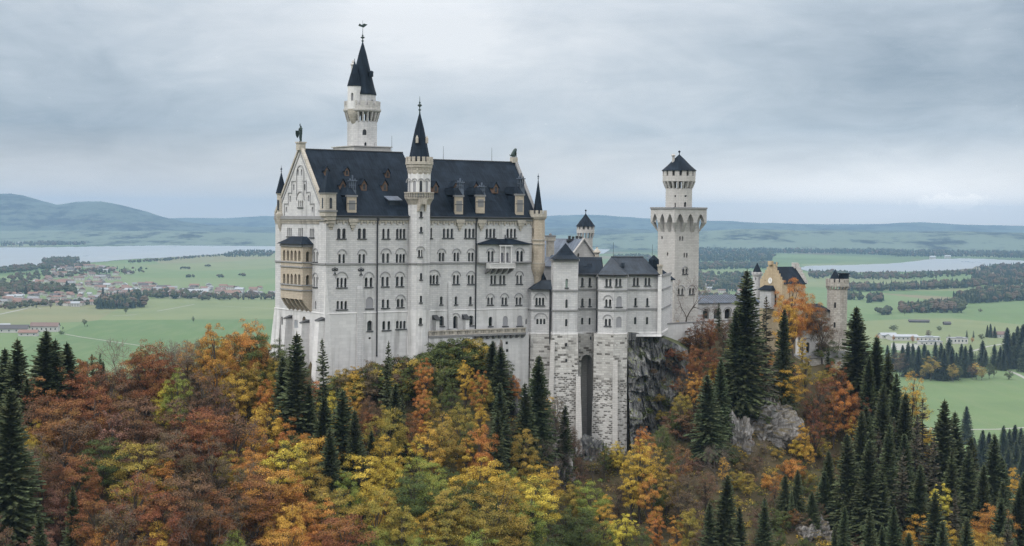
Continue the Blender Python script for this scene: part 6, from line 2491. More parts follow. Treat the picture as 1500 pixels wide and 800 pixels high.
def ray_hit(px, py):
    ys = np.arange(200, 560, .5)
    d = ray(px, py)
    P_ = d[None, :] * (ys / d[1])[:, None] + np.array([0, 0, EYE])
    below = P_[:, 2] <= T(P_[:, 0], P_[:, 1])
    k = int(np.argmax(below))
    return (P_[k], ys[k]) if below.any() else (None, None)


for i, (px, py, rx, ry, rz, mat, lab) in enumerate([
        (1112, 630, 8.0, 4, 6.2, 'pale_rock', 'broad pale limestone outcrop on the slope below the tallest spruces'),
        (1080, 650, 3.0, 2.5, 5.4, 'pale_rock', 'streaked narrow rock rib just left of the broad pale outcrop'),
        (1130, 606, 3.4, 3, 3.0, 'pale_rock', 'grey rock knob at the upper right of the broad pale outcrop'),
        (1008, 640, 2.6, 2.2, 1.5, 'pale_rock', 'small white rock patch right of the dark cliff foot'),
        (800, 640, 2.4, 3.2, 6.5, 'pale_rock', 'grey rock rib between the two dark spruces under the bay foundation'),
        (822, 705, 2.2, 3, 6.0, 'pale_rock', 'pale narrow rock rib low in the gully'),
        (732, 556, 1.6, 3, 6.0, 'pale_rock', 'narrow rock edge beneath the terrace end'),
        (748, 592, 2.2, 3.2, 5.2, 'rock', 'dark rock wall under the terrace retaining wall'),
        (1190, 785, 3.0, 2.4, 3.4, 'pale_rock', 'pale rock slab at the bottom edge below the open slope'),
        (1240, 765, 1.6, 2, 5.0, 'pale_rock', 'upright pale rock rib near the bottom among spruces'),
        (866, 672, 3.0, 3, 4.5, 'rock', 'dark wet rock at the foot of the arched hollow')]):
    p, Y = ray_hit(px, py)
    if p is None:
        continue
    rock('rock', px, py, Y + .6, rx, ry, rz, 3.7 * i + 1, mat, lab)
# ================================================================ tree prototypes
RS = np.random.RandomState


def frames(nrm, rs):
    """two tangents for each normal, with random spin"""
    n = nrm / np.maximum(np.linalg.norm(nrm, axis=1, keepdims=True), 1e-6)
    a = rs.normal(size=n.shape)
    a -= n * (a * n).sum(1, keepdims=True)
    a /= np.maximum(np.linalg.norm(a, axis=1, keepdims=True), 1e-6)
    return a, np.cross(n, a)


def leaf_quads(pos, nrm, size, rs):
    a, b = frames(nrm, rs)
    s = size * rs.uniform(.65, 1.25, (len(pos), 1))
    a = a * s
    b = b * s * rs.uniform(.5, .85, (len(pos), 1))
    n = len(pos)
    bend = nrm * s * .18
    V_ = np.stack([pos - a * .5, pos - b * .5 + bend, pos + a * .5, pos + b * .5 + bend], 1).reshape(-1, 3)
    return V_, np.arange(n * 4).reshape(n, 4)


def wood_mesh(name, segs, mats, sides=5):
    V_, F_ = [], []
    for p0, p1, r0, r1 in segs:
        p0, p1 = np.array(p0), np.array(p1)
        d = p1 - p0
        L = np.linalg.norm(d)
        if L < 1e-5:
            continue
        d = d / L
        a = np.cross(d, [0, 0, 1.0] if abs(d[2]) < .9 else [1.0, 0, 0])
        a /= np.linalg.norm(a)
        b = np.cross(d, a)
        sd = sides if r0 > .05 else 3
        base = len(V_)
        for p, r in ((p0, r0), (p1, r1)):
            for k in range(sd):
                t = 2 * math.pi * k / sd
                V_.append(p + a * r * math.cos(t) + b * r * math.sin(t))
        for k in range(sd):
            F_.append((base + k, base + (k + 1) % sd, base + sd + (k + 1) % sd, base + sd + k))
    return np_mesh(name, np.array(V_), np.array(F_), mats)


def branch_path(p0, p1, sag, n, rs, wob):
    pts = []
    for k in range(n + 1):
        t = k / n
        p = p0 * (1 - t) + p1 * t
        p = p + np.array([0, 0, sag * math.sin(math.pi * t)])
        if 0 < k < n:
            p = p + rs.normal(size=3) * wob
        pts.append(p)
    return pts


def deciduous(seed, H=16.0, R_=5.2, puffs=46, per=150, leaf=.42, base=.22, squash=.85, fill=.3, twigs=60):
    puffs = int(puffs * 1.75)
    per = int(per * 1.6)
    leaf *= .50
    rs = RS(seed)
    cz, hz = H * (base + 1) / 2 * 1.0, H * (1 - base) / 2
    cen, rad = [], []
    lop = rs.uniform(-.12, .12, 2) * R_
    for i in range(puffs):
        for _ in range(30):
            d = rs.normal(size=3)
            d /= np.linalg.norm(d)
            k = (fill + (1 - fill) * rs.rand() ** .5)
            zz_ = d[2] * k
            wid = math.sqrt(max(0.05, 1 - (max(0, -zz_) * .75) ** 2))
            p = np.array([d[0] * k * R_ * wid + lop[0] * zz_, d[1] * k * R_ * wid + lop[1] * zz_, cz + zz_ * hz])
            r = rs.uniform(.12, .25) * R_ * (1.0 - .25 * max(0, zz_))
            if all(np.linalg.norm((p - c) / np.array([1, 1, .8])) > .62 * max(r, q) for c, q in zip(cen, rad)):
                break
        cen.append(p)
        rad.append(r)
    V_, N_ = [], []
    for c, r in zip(cen, rad):
        n = int(per * (r / (.18 * R_)) ** 2 * rs.uniform(.65, 1.2))
        d = rs.normal(size=(n, 3))
        d /= np.linalg.norm(d, axis=1, keepdims=True)
        d[:, 2] = np.where(d[:, 2] < -.35, -d[:, 2] * .6, d[:, 2])
        k = rs.uniform(.45, 1.12, (n, 1)) ** .6
        pp = c + d * k * r * np.array([1.12, 1.12, squash * 1.1]) + rs.normal(size=(n, 3)) * .12 * r
        V_.append(pp)
        out = (pp - np.array([0, 0, cz])) / np.array([R_, R_, hz])
        N_.append(d * .6 + out * .5 + np.array([0, 0, .55]) + rs.normal(size=(n, 3)) * .45)
    pos, nrm = np.concatenate(V_), np.concatenate(N_)
    nrm /= np.linalg.norm(nrm, axis=1, keepdims=True)
    V2, Q2 = leaf_quads(pos, nrm, leaf, rs)
    segs = []
    tp = branch_path(np.array([0, 0, -1.2]), np.array([lop[0] * .5, lop[1] * .5, H * .86]), 0, 7, rs, .14)
    r0 = H * .02
    for k in range(7):
        segs.append((tp[k], tp[k + 1], r0 * (1 - k / 8), r0 * (1 - (k + 1) / 8)))
    order = rs.permutation(puffs)[:24]
    for i in order:
        c = cen[i]
        t = min(max((c[2] - H * .18) / H - rs.uniform(.08, .22), base * .75), .8)
        j = t * H / (H * .86 + 1.2) * 7 + 1.2 / (H * .86 + 1.2) * 7
        j0 = int(min(6, max(0, math.floor(j))))
        st = tp[j0] * (1 - (j - j0)) + tp[j0 + 1] * (j - j0) if j - j0 < 1 else tp[j0 + 1]
        bp = branch_path(st, c, .5, 3, rs, .15)
        rb = r0 * .42
        for k in range(3):
            segs.append((bp[k], bp[k + 1], rb * (1 - k * .28), rb * (1 - (k + 1) * .28)))
    tw = []
    for _ in range(twigs):
        i = rs.randint(puffs)
        c = cen[i]
        d = (c - np.array([0, 0, H * .35])) / np.array([1, 1, 1.2])
        d = d / np.linalg.norm(d) + rs.normal(size=3) * .5
        d[2] = abs(d[2]) * .8 + .25
        d /= np.linalg.norm(d)
        st = c - d * rad[i] * rs.uniform(.3, .9)
        tw.append((st, c + d * rad[i] * rs.uniform(.9, 1.5)))
    tv = []
    for a_, b_ in tw:
        sd = np.cross(b_ - a_, rs.normal(size=3))
        sd = sd / np.linalg.norm(sd) * .035
        tv += [a_ - sd, a_ + sd, b_ + sd * .4, b_ - sd * .4]
    nq = len(Q2)
    crown = np_mesh('crown', np.concatenate([V2, np.array(tv)]), np.concatenate([Q2, len(V2) + np.arange(len(tv)).reshape(-1, 4)]), [LEAF['rust'], LEAF['twig']], np.concatenate([np.zeros(nq), np.ones(len(tw))]))
    trunk = wood_mesh('trunk', segs, [M['bark']])
    return trunk, crown, H


def spruce(seed, H=26.0, R_=3.7, step=.42, dens=1.0, bare=.1, gap=0.0, upturn=0.0):
    rs = RS(seed)
    Vs, Qs, nv = [], [], 0
    z = H * bare
    while z < H * .985:
        t = (z / H - bare) / (1 - bare)
        Lm = R_ * ((1 - t) ** .82) * (1.0 if t > .12 else .7 + t * 2.5) + .18
        nb = max(4, int((5 + 5 * (1 - t)) * dens))
        ph = rs.rand() * 6.28
        for b in range(nb):
            if rs.rand() < gap:
                continue
            a = ph + 6.283 * b / nb + rs.normal() * .22
            L = Lm * rs.choice([rs.uniform(.5, .8), rs.uniform(.8, 1.05), rs.uniform(1.0, 1.32)], p=[.3, .5, .2])
            ca, sa = math.cos(a), math.sin(a)
            ns = max(2, int(L / .32))
            zz0 = z + rs.uniform(-.2, .2)
            droop = (.42 - .75 * t) * L * rs.uniform(.7, 1.25) - upturn * L
            for s in range(ns):
                f0, f1 = s / ns, (s + 1.25) / ns
                x0, x1 = L * f0, L * f1
                z0_, z1_ = zz0 - droop * f0 ** 1.2 + .10 * L * max(0, f0 - .7), zz0 - droop * f1 ** 1.2 + .12 * L * max(0, f1 - .7)
                w = (.13 + .24 * (1 - f0)) * min(1.0, L / 1.6) + .06
                for sg in (-1, 1):
                    ww = w * rs.uniform(.8, 1.5) * sg
                    dz = -abs(ww) * rs.uniform(.25, .75)
                    jx = rs.uniform(.05, .3) * L / ns
                    p = [(x0, 0, z0_), (x1, 0, z1_), (x1 + jx, ww, z1_ + dz), (x0 + jx * 1.2, ww * .85, z0_ + dz)]
                    Vs += [(q[0] * ca - q[1] * sa, q[0] * sa + q[1] * ca, q[2]) for q in p]
                    Qs.append((nv, nv + 1, nv + 2, nv + 3))
                    nv += 4
                if rs.rand() < .5:
                    hw = .07 + .08 * (1 - t)
                    hd = rs.uniform(.25, .6) * (1 - t * .6)
                    p = [(x0, -hw, z0_), (x1, hw, z1_), (x1, hw * .6, z1_ - hd), (x0, -hw * .6, z0_ - hd)]
                    Vs += [(q[0] * ca - q[1] * sa, q[0] * sa + q[1] * ca, q[2]) for q in p]
                    Qs.append((nv, nv + 1, nv + 2, nv + 3))
                    nv += 4
        z += step * (1.0 - .45 * t) * rs.uniform(.8, 1.2)
    for k in range(14):
        a = rs.rand() * 6.28
        zt_ = H * rs.uniform(.95, 1.0)
        ca, sa = math.cos(a), math.sin(a)
        p = [(0, 0, zt_ - .5), (.16 * ca, .16 * sa, zt_ - .6), (.04 * ca, .04 * sa, zt_ + .25), (0, 0, zt_ + .3)]
        Vs += p
        Qs.append((nv, nv + 1, nv + 2, nv + 3))
        nv += 4
    crown = np_mesh('crown', np.array(Vs), np.array(Qs), [LEAF['spruce']])
    segs = []
    for k in range(8):
        t0, t1 = k / 8, (k + 1) / 8
        segs.append(((0, 0, -1.5 + (H + 1.2) * t0), (0, 0, -1.5 + (H + 1.2) * t1), H * .0125 * (1 - t0) + .02, H * .0125 * (1 - t1) + .02))
    return wood_mesh('trunk', segs, [M['bark']]), crown, H


def bare_tree(seed, H=12.0, spread=.62, depth=6):
    rs = RS(seed)
    segs, twigs = [], []
    def grow(p, d, L, r, lvl):
        n = 2
        for k in range(n):
            d = d + rs.normal(size=3) * .10
            d /= np.linalg.norm(d)
            q = p + d * L / n
            r2 = r * .86
            (segs if lvl < 3 else twigs).append((p, q, r, r2))
            p, r = q, r2
        if lvl >= depth:
            return
        m = 3 if lvl < 5 else 2
        for _ in range(m):
            e_ = d + rs.normal(size=3) * spread
            e_[2] += .16
            e_ /= np.linalg.norm(e_)
            grow(p, e_, L * rs.uniform(.62, .84), r * rs.uniform(.55, .72), lvl + 1)
    grow(np.array([0, 0, -.6]), np.array([0, 0, 1.0]), H * .30, H * .017, 0)
    top = max(max(s[1][2] for s in twigs), 1)
    k = H / top
    sc = lambda S: [(a * k, b * k, max(r * k, .016), max(q * k, .012)) for a, b, r, q in S]
    return wood_mesh('trunk', sc(segs), [M['bark']]), wood_mesh('crown', sc(twigs), [LEAF['twig']], 3), H


PROTO = {'round': [deciduous(11, 16, 5.4), deciduous(12, 17, 5.0, 50, 150, .40), deciduous(13, 15, 5.8, 52, 140, .42, .2, .5), deciduous(14, 18, 4.9, 48, 150, .42, .2), deciduous(15, 16, 5.6, 44, 165, .44, .25, .55)],
         'tall': [deciduous(21, 19, 4.0, 46, 140, .40, .18), deciduous(22, 20, 4.3, 50, 140, .42, .2), deciduous(23, 17, 3.6, 40, 140, .38, .16)],
         'thin': [deciduous(31, 15, 4.2, 40, 62, .40, .2, twigs=260), deciduous(32, 14, 4.6, 42, 56, .42, .22, twigs=300), deciduous(33, 16, 3.8, 40, 64, .38, .2, twigs=260)],
         'bush': [deciduous(41, 5, 2.7, 26, 120, .32, .02), deciduous(42, 4.2, 2.9, 24, 110, .32, .0), deciduous(43, 6, 2.4, 26, 110, .32, .04)],
         'spruce': [spruce(51, 26, 4.1, .30, 1.2, .03), spruce(52, 28, 4.5, .32, 1.25, .02), spruce(53, 24, 3.7, .30, 1.15, .03, .08), spruce(54, 27, 3.9, .32, 1.1, .04, .14), spruce(55, 25, 4.4, .31, 1.05, .06, .2)],
         'slim': [spruce(61, 22, 2.5, .5, .72, .06, .12), spruce(62, 20, 2.3, .46, .8, .05, .1)],
         'larch': [spruce(71, 24, 3.1, .62, .7, .15, .25), spruce(72, 26, 3.3, .6, .75, .2, .2)],
         'bare': [bare_tree(81, 12), bare_tree(82, 11, .7), bare_tree(83, 13, .55)]}
TRUNKMAT = M['bark']
TREES = []          # (root, kind word, colour, px, py)
KINDNAME = {'round': 'broadleaf_tree', 'tall': 'broadleaf_tree', 'thin': 'broadleaf_tree', 'bush': 'shrub', 'spruce': 'spruce_tree', 'slim': 'spruce_tree', 'larch': 'larch_tree', 'bare': 'bare_tree'}
rng = random.Random(7)


def in_castle(x, y):
    q = np.stack([x, y], -1) - CO
    u, v = q @ CU, q @ CV
    r = (u > -3.5) & (u < 58) & (v > -2.2) & (v < PW + 4)
    r |= (u > 21.5) & (u < 57) & (v > -5.5) & (v < PW)
    a = (x > pxy(760, 362)[0]) & (x < pxy(985, 380)[0]) & (y > 358)
    return r | a


YS = np.arange(190, 520, .4)


def place(px, py, h, allow=False):
    d = ray(px, py)
    P_ = d[None, :] * (YS / d[1])[:, None] + np.array([0, 0, EYE])
    gap = P_[:, 2] - T(P_[:, 0], P_[:, 1])
    bad = in_castle(P_[:, 0], P_[:, 1]) if not allow else np.zeros(len(YS), bool)
    last = int(np.argmax(bad)) - 1 if bad.any() else len(YS) - 1
    ok = gap[:last + 1] <= h
    k = int(np.argmax(ok)) if ok.any() else int(np.argmin(gap[:last + 1]))
    hh = min(max(gap[k], h * .3), h * 1.3)
    return P_[k, 0], P_[k, 1], P_[k, 2] - gap[k], hh


def plant(shape, col, px, py, h, wide=1.0, pos=None, var=None, allow=False):
    if pos is None:
        x, y, z, hh = place(px, py, h, allow)
    else:
        x, y, z = pos
        hh = h
    tr, cr_, H = PROTO[shape][rng.randrange(len(PROTO[shape])) if var is None else var]
    s = hh / H
    nm = KINDNAME[shape]
    if shape == 'round' and False:
        nm = 'beech_tree'
    root = bpy.data.objects.new(nm, None)
    COL.objects.link(root)
    root.location = (x, y, z)
    root.rotation_euler = (rng.uniform(-.03, .03), rng.uniform(-.03, .03), rng.uniform(0, 6.28))
    w = s * wide * rng.uniform(.94, 1.08)
    if shape == 'spruce':
        w *= rng.uniform(1.12, 1.36)
        if col == 'spruce' and rng.random() < .3:
            col = 'spruce_green'
    if shape not in ('spruce', 'slim', 'larch'):
        w = max(w, s * .9) * (.86 if shape != 'bush' else 1.0)
    root.scale = (w, w, s)
    for n_, me_ in (('trunk', tr), ('crown', cr_)):
        o = bpy.data.objects.new(n_, me_)
        COL.objects.link(o)
        o.parent = root
        if n_ == 'crown':
            o.material_slots[0].link = 'OBJECT'
            o.material_slots[0].material = LEAF['twig' if shape == 'bare' else col]
    TREES.append((root, nm, col, px, py, hh, x, y))
    return root


# ---- trees read off the photograph: shape, colour, column and row of the top, height in metres, width
HAND = [
    # skyline on the left
    ('spruce', 'spruce_green', 8, 509, 20, 1.25), ('spruce', 'spruce_green', 25, 496, 22, 1.2), ('spruce', 'spruce_green', 63, 483, 23, 1.15), ('spruce', 'spruce_green', 78, 497, 22, 1.15), ('spruce', 'spruce_green', 102, 501, 20, 1.2),
    ('slim', 'spruce', 136, 518, 12, 1), ('slim', 'spruce', 147, 517, 12, 1), ('bare', 'twig', 176, 491, 17, 1.0), ('round', 'rust', 210, 497, 19, 1.1), ('round', 'rust', 232, 512, 15, .9), ('bare', 'twig', 244, 496, 15, 1), ('bare', 'twig', 262, 498, 14, 1), ('bare', 'twig', 282, 492, 15, 1), ('thin', 'brown', 256, 512, 13, 1), ('thin', 'brown', 292, 500, 14, 1),
    ('round', 'orange', 317, 472, 19, .85), ('round', 'gold', 310, 492, 15, .8), ('round', 'orange', 363, 467, 19, 1.0), ('thin', 'olive', 343, 487, 15, 1), ('round', 'green', 386, 486, 16, .9), ('round', 'olive', 376, 498, 13, .9),
    # second row
    ('tall', 'yellow', 28, 545, 14, .8), ('spruce', 'spruce', 38, 553, 18, .9), ('round', 'rust', 76, 537, 17, 1.2), ('round', 'rust', 127, 527, 17, 1.0), ('round', 'rust', 104, 548, 15, 1.1), ('round', 'orange', 66, 553, 10, .8), ('thin', 'copper', 160, 538, 15, 1.1), ('round', 'copper', 184, 535, 15, 1.0), ('tall', 'lime', 258, 537, 15, 1.05), ('round', 'yellow', 246, 562, 11, .9), ('thin', 'copper', 297, 543, 15, 1.1), ('round', 'olive', 353, 523, 15, .9), ('round', 'gold', 340, 548, 13, 1.0), ('tall', 'orange', 387, 553, 15, .9), ('tall', 'gold', 398, 571, 13, .8), ('thin', 'brown', 318, 535, 14, 1.2), ('round', 'olive', 372, 540, 12, .9), ('thin', 'copper', 325, 566, 14, 1.1),
    # third row
    ('spruce', 'spruce', 14, 566, 30, 1.05), ('tall', 'yellow', 50, 602, 15, .9), ('round', 'rust', 140, 564, 17, 1.2), ('round', 'rust', 102, 580, 16, 1.2), ('round', 'copper', 64, 580, 15, 1.1), ('thin', 'copper', 96, 608, 15, 1.3), ('round', 'copper', 200, 578, 16, 1.15), ('round', 'gold', 174, 573, 11, .8), ('round', 'brown', 238, 626, 16, 1.25), ('round', 'rust', 297, 594, 16, 1.1), ('thin', 'copper', 345, 604, 16, 1.2), ('thin', 'copper', 262, 585, 15, 1.2), ('thin', 'pink', 165, 600, 15, 1.3), ('round', 'rust', 270, 612, 15, 1.15), ('thin', 'brown', 310, 640, 15, 1.2),
    # fourth row, left
    ('round', 'rust', 106, 662, 15, 1.2), ('round', 'copper', 62, 668, 15, 1.0), ('round', 'olive', 204, 643, 16, 1.1), ('round', 'orange', 226, 668, 13, .9), ('round', 'rust', 140, 717, 15, 1.05), ('round', 'pink', 86, 706, 13, .9), ('spruce', 'spruce', 108, 712, 16, .8), ('spruce', 'spruce', 62, 745, 18, .8), ('round', 'rust', 236, 716, 16, 1.2), ('round', 'copper', 275, 690, 16, 1.2), ('thin', 'brown', 180, 735, 14, 1.2), ('bare', 'twig', 293, 734, 14, 1), ('round', 'gold', 228, 763, 12, 1), ('round', 'lime', 338, 776, 11, .9), ('round', 'rust', 310, 715, 15, 1.1), ('round', 'orange', 150, 770, 11, 1.0), ('thin', 'rust', 200, 690, 14, 1.2), ('round', 'pink', 60, 770, 12, 1.0),
    # middle, close under the palace
    ('round', 'green', 411, 500, 13, .95), ('round', 'olive', 400, 523, 12, .9), ('spruce', 'spruce', 433, 487, 27, 1.0), ('spruce', 'spruce', 418, 520, 20, .9), ('slim', 'spruce', 477, 496, 21, 1.05), ('slim', 'spruce', 566, 500, 20, .95), ('bush', 'olive', 505, 540, 6, 1.0), ('tall', 'gold', 519, 530, 10, .8), ('thin', 'brown', 541, 525, 11, 1.0), ('round', 'green', 548, 530, 8, .8), ('round', 'brown', 588, 521, 9, .9), ('round', 'green', 592, 540, 9, .9), ('tall', 'orange', 623, 523, 13, .75), ('round', 'copper', 542, 580, 11, .85), ('round', 'rust', 540, 600, 10, .7), ('tall', 'orange', 617, 570, 12, .8), ('round', 'rust', 598, 605, 11, .8), ('spruce', 'spruce_green', 503, 570, 22, 1.15), ('spruce', 'spruce', 470, 580, 20, 1.0), ('spruce', 'spruce', 523, 600, 20, .95), ('spruce', 'spruce', 575, 560, 18, .9), ('spruce', 'spruce_green', 545, 630, 14, .9), ('slim', 'spruce', 590, 575, 15, 1.0), ('spruce', 'spruce_green', 485, 625, 20, 1.0), ('spruce', 'spruce', 455, 560, 18, .8),
    ('bush', 'green', 650, 500, 7, 1.1), ('bush', 'green', 672, 495, 7, 1.2), ('bush', 'olive', 692, 494, 7, 1.1), ('bush', 'olive', 662, 520, 7, 1.1), ('tall', 'gold', 683, 526, 12, .75), ('tall', 'orange', 700, 540, 12, .7), ('round', 'olive', 708, 548, 11, .8), ('spruce', 'spruce', 720, 499, 13, 1.3), ('spruce', 'spruce', 733, 507, 14, 1.2), ('round', 'green', 645, 540, 11, .9), ('round', 'olive', 632, 575, 11, .8), ('tall', 'green', 660, 560, 12, .9), ('round', 'olive', 672, 590, 12, .85), ('thin', 'gold', 650, 605, 11, .9), ('spruce', 'spruce', 735, 560, 16, 1.0), ('spruce', 'spruce', 728, 600, 15, 1.0), ('tall', 'gold', 705, 590, 11, .8), ('round', 'green', 690, 620, 11, .9),
    ('bush', 'green', 500, 552, 6, 1.3), ('bush', 'olive', 512, 548, 6, 1.3), ('bush', 'brown', 531, 542, 6, 1.3), ('bush', 'green', 548, 536, 7, 1.3), ('bush', 'olive', 560, 534, 7, 1.3), ('bush', 'brown', 577, 526, 8, 1.2), ('bush', 'green', 588, 522, 8, 1.3), ('bush', 'olive', 600, 524, 8, 1.2), ('bush', 'brown', 610, 530, 7, 1.2), ('bush', 'green', 628, 520, 8, 1.2), ('bush', 'green', 638, 508, 8, 1.2), ('bush', 'olive', 682, 500, 7, 1.2), ('bush', 'green', 706, 504, 7, 1.2), ('bush', 'green', 660, 497, 8, 1.2),
    # golden belt
    ('tall', 'orange', 402, 555, 14, 1.0), ('round', 'orange', 432, 604, 13, .9), ('round', 'olive', 416, 585, 13, .9), ('round', 'yellow', 411, 640, 15, 1.1), ('round', 'gold', 468, 636, 15, 1.1), ('round', 'orange', 397, 680, 16, 1.15), ('round', 'olive', 448, 665, 14, 1.0), ('round', 'yellow', 530, 662, 15, 1.1), ('round', 'yellow', 562, 668, 14, 1.0), ('round', 'lime', 505, 688, 13, 1.0), ('round', 'gold', 567, 636, 14, 1.0), ('tall', 'gold', 628, 615, 17, 1.0), ('thin', 'yellow', 612, 640, 13, .9), ('round', 'orange', 702, 622, 14, 1.0), ('round', 'gold', 700, 664, 16, 1.1), ('round', 'lime', 630, 693, 15, 1.0), ('round', 'olive', 656, 706, 15, 1.1), ('round', 'green', 605, 690, 15, 1.0), ('round', 'olive', 550, 712, 15, 1.1), ('round', 'olive', 590, 740, 14, 1.1), ('round', 'olive', 731, 704, 17, 1.2), ('round', 'gold', 745, 690, 15, .9), ('tall', 'yellow', 784, 694, 18, 1.25), ('round', 'lime', 765, 730, 15, 1.1), ('round', 'olive', 700, 745, 15, 1.1), ('round', 'lime', 612, 776, 12, 1.1), ('round', 'orange', 472, 727, 14, 1.0), ('round', 'rust', 505, 750, 15, 1.1), ('round', 'orange', 430, 700, 14, .9), ('round', 'gold', 420, 735, 14, .9), ('round', 'rust', 372, 693, 15, 1.1), ('thin', 'brown', 350, 730, 14, 1.2), ('round', 'orange', 446, 765, 12, 1.1), ('round', 'olive', 655, 765, 13, 1.2), ('round', 'lime', 550, 770, 12, 1.1), ('tall', 'gold', 680, 640, 12, .8), ('round', 'green', 800, 760, 13, 1.1), ('round', 'olive', 745, 770, 12, 1.2),
    # gully and middle right
    ('spruce', 'spruce', 787, 520, 23, 1.15), ('spruce', 'spruce', 772, 560, 20, 1.0), ('spruce', 'spruce', 826, 592, 17, .95), ('round', 'orange', 750, 549, 8, .8), ('tall', 'gold', 804, 575, 9, .7), ('thin', 'brown', 815, 560, 8, .8), ('bush', 'gold', 760, 640, 6, 1.0), ('bare', 'twig', 795, 610, 10, .9), ('bare', 'twig', 780, 640, 10, 1), ('thin', 'copper', 842, 640, 9, .9), ('round', 'lime', 866, 698, 14, .95), ('round', 'green', 854, 742, 13, 1.1), ('tall', 'yellow', 914, 742, 14, 1.1), ('tall', 'gold', 938, 640, 18, .95), ('tall', 'gold', 925, 666, 15, .9), ('round', 'orange', 945, 625, 10, .8), ('round', 'green', 968, 622, 9, .9), ('round', 'yellow', 905, 645, 8, .8), ('round', 'green', 886, 648, 8, .9), ('thin', 'gold', 962, 650, 12, .9), ('thin', 'rust', 996, 652, 11, .9), ('tall', 'orange', 955, 690, 14, 1.0), ('thin', 'brown', 996, 700, 12, 1.2), ('tall', 'orange', 992, 753, 10, .9), ('thin', 'brown', 1020, 730, 11, 1.1), ('thin', 'copper', 845, 690, 9, 1), ('bare', 'twig', 870, 655, 9, 1), ('thin', 'brown', 1010, 690, 9, 1.1),
    ('thin', 'brown', 805, 690, 9, 1.0), ('bush', 'olive', 785, 675, 6, 1.1), ('bare', 'twig', 825, 660, 9, 1.0),
    ('bush', 'brown', 812, 616, 5, 1.2), ('thin', 'brown', 836, 622, 9, 1.0), ('round', 'olive', 768, 602, 9, .9), ('thin', 'copper', 852, 668, 8, 1.0), ('bush', 'olive', 900, 655, 5, 1.2), ('round', 'olive', 842, 706, 12, 1.0), ('tall', 'gold', 882, 722, 13, 1.0), ('round', 'green', 828, 738, 12, 1.1), ('thin', 'brown', 905, 700, 10, 1.1), ('round', 'olive', 976, 690, 10, 1.0), ('thin', 'copper', 1034, 690, 9, 1.1), ('round', 'olive', 1012, 745, 11, 1.1), ('thin', 'brown', 872, 768, 10, 1.2), ('round', 'lime', 884, 762, 11, 1.0), ('tall', 'orange', 962, 747, 11, 1.0), ('round', 'green', 940, 772, 10, 1.1), ('round', 'brown', 1030, 770, 9, 1.1), ('thin', 'brown', 1110, 765, 8, 1.1), ('round', 'olive', 1095, 692, 6, 1.0), ('round', 'gold', 1186, 650, 6, 1.0), ('thin', 'rust', 1135, 700, 6, 1.0), ('spruce', 'spruce_green', 1168, 688, 9, 1.2), ('thin', 'brown', 1200, 735, 7, 1.1), ('round', 'green', 1140, 772, 6, 1.1), ('round', 'rust', 1162, 745, 5, 1.0), ('round', 'green', 960, 705, 9, 1.0), ('thin', 'gold', 1060, 668, 7, .9),
    # right of the cliff
    ('bare', 'twig', 1005, 403, 15, .95), ('thin', 'rust', 1028, 458, 10, .9), ('round', 'rust', 1040, 466, 9, .9), ('thin', 'copper', 1020, 470, 9, .9), ('bush', 'brown', 1070, 474, 5, 1.2), ('thin', 'brown', 1078, 462, 9, .8), ('bush', 'copper', 998, 486, 5, 1.2), ('bush', 'rust', 1010, 482, 6, 1.2), ('thin', 'gold', 992, 470, 7, .7), ('thin', 'rust', 1026, 483, 9, .9), ('thin', 'orange', 1040, 470, 8, .8), ('thin', 'copper', 1060, 468, 9, .8), ('slim', 'spruce', 1053, 443, 9, 1.4), ('round', 'rust', 1018, 505, 10, .9), ('round', 'rust', 1044, 510, 11, .9), ('tall', 'orange', 1017, 537, 12, .8), ('round', 'rust', 1030, 545, 10, .9), ('round', 'olive', 1000, 575, 9, .9), ('spruce', 'spruce', 1040, 548, 19, 1.1), ('round', 'gold', 1050, 530, 8, .7), ('thin', 'rust', 1000, 540, 9, .9), ('round', 'green', 990, 600, 7, 1.0),
    ('spruce', 'spruce', 1095, 394, 34, 1.15), ('spruce', 'spruce', 1080, 452, 25, .95), ('larch', 'larch', 1124, 434, 28, 1.0), ('spruce', 'spruce', 1147, 452, 25, .8), ('spruce', 'spruce_green', 1056, 524, 18, .9),
    ('round', 'orange', 1163, 405, 21, .85), ('round', 'orange', 1182, 430, 17, .8), ('tall', 'gold', 1152, 430, 19, .75), ('round', 'rust', 1194, 447, 12, .75), ('thin', 'brown', 1205, 452, 12, .8), ('bare', 'twig', 1226, 478, 9, .9), ('bush', 'green', 1212, 500, 5, 1.0), ('tall', 'gold', 1176, 490, 8, .8), ('slim', 'spruce', 1214, 505, 8, 1.3),
    ('round', 'gold', 1157, 532, 13, .95), ('tall', 'olive', 1180, 515, 11, .9), ('thin', 'rust', 1197, 557, 13, 1.0), ('tall', 'rust', 1228, 527, 17, 1.0), ('tall', 'orange', 1240, 555, 16, 1.0), ('round', 'rust', 1256, 575, 13, .9), ('thin', 'orange', 1222, 580, 13, .95), ('thin', 'rust', 1195, 600, 12, 1.0), ('tall', 'gold', 1178, 618, 10, .7), ('thin', 'gold', 1250, 610, 10, .9),
    # spruces down the right shoulder
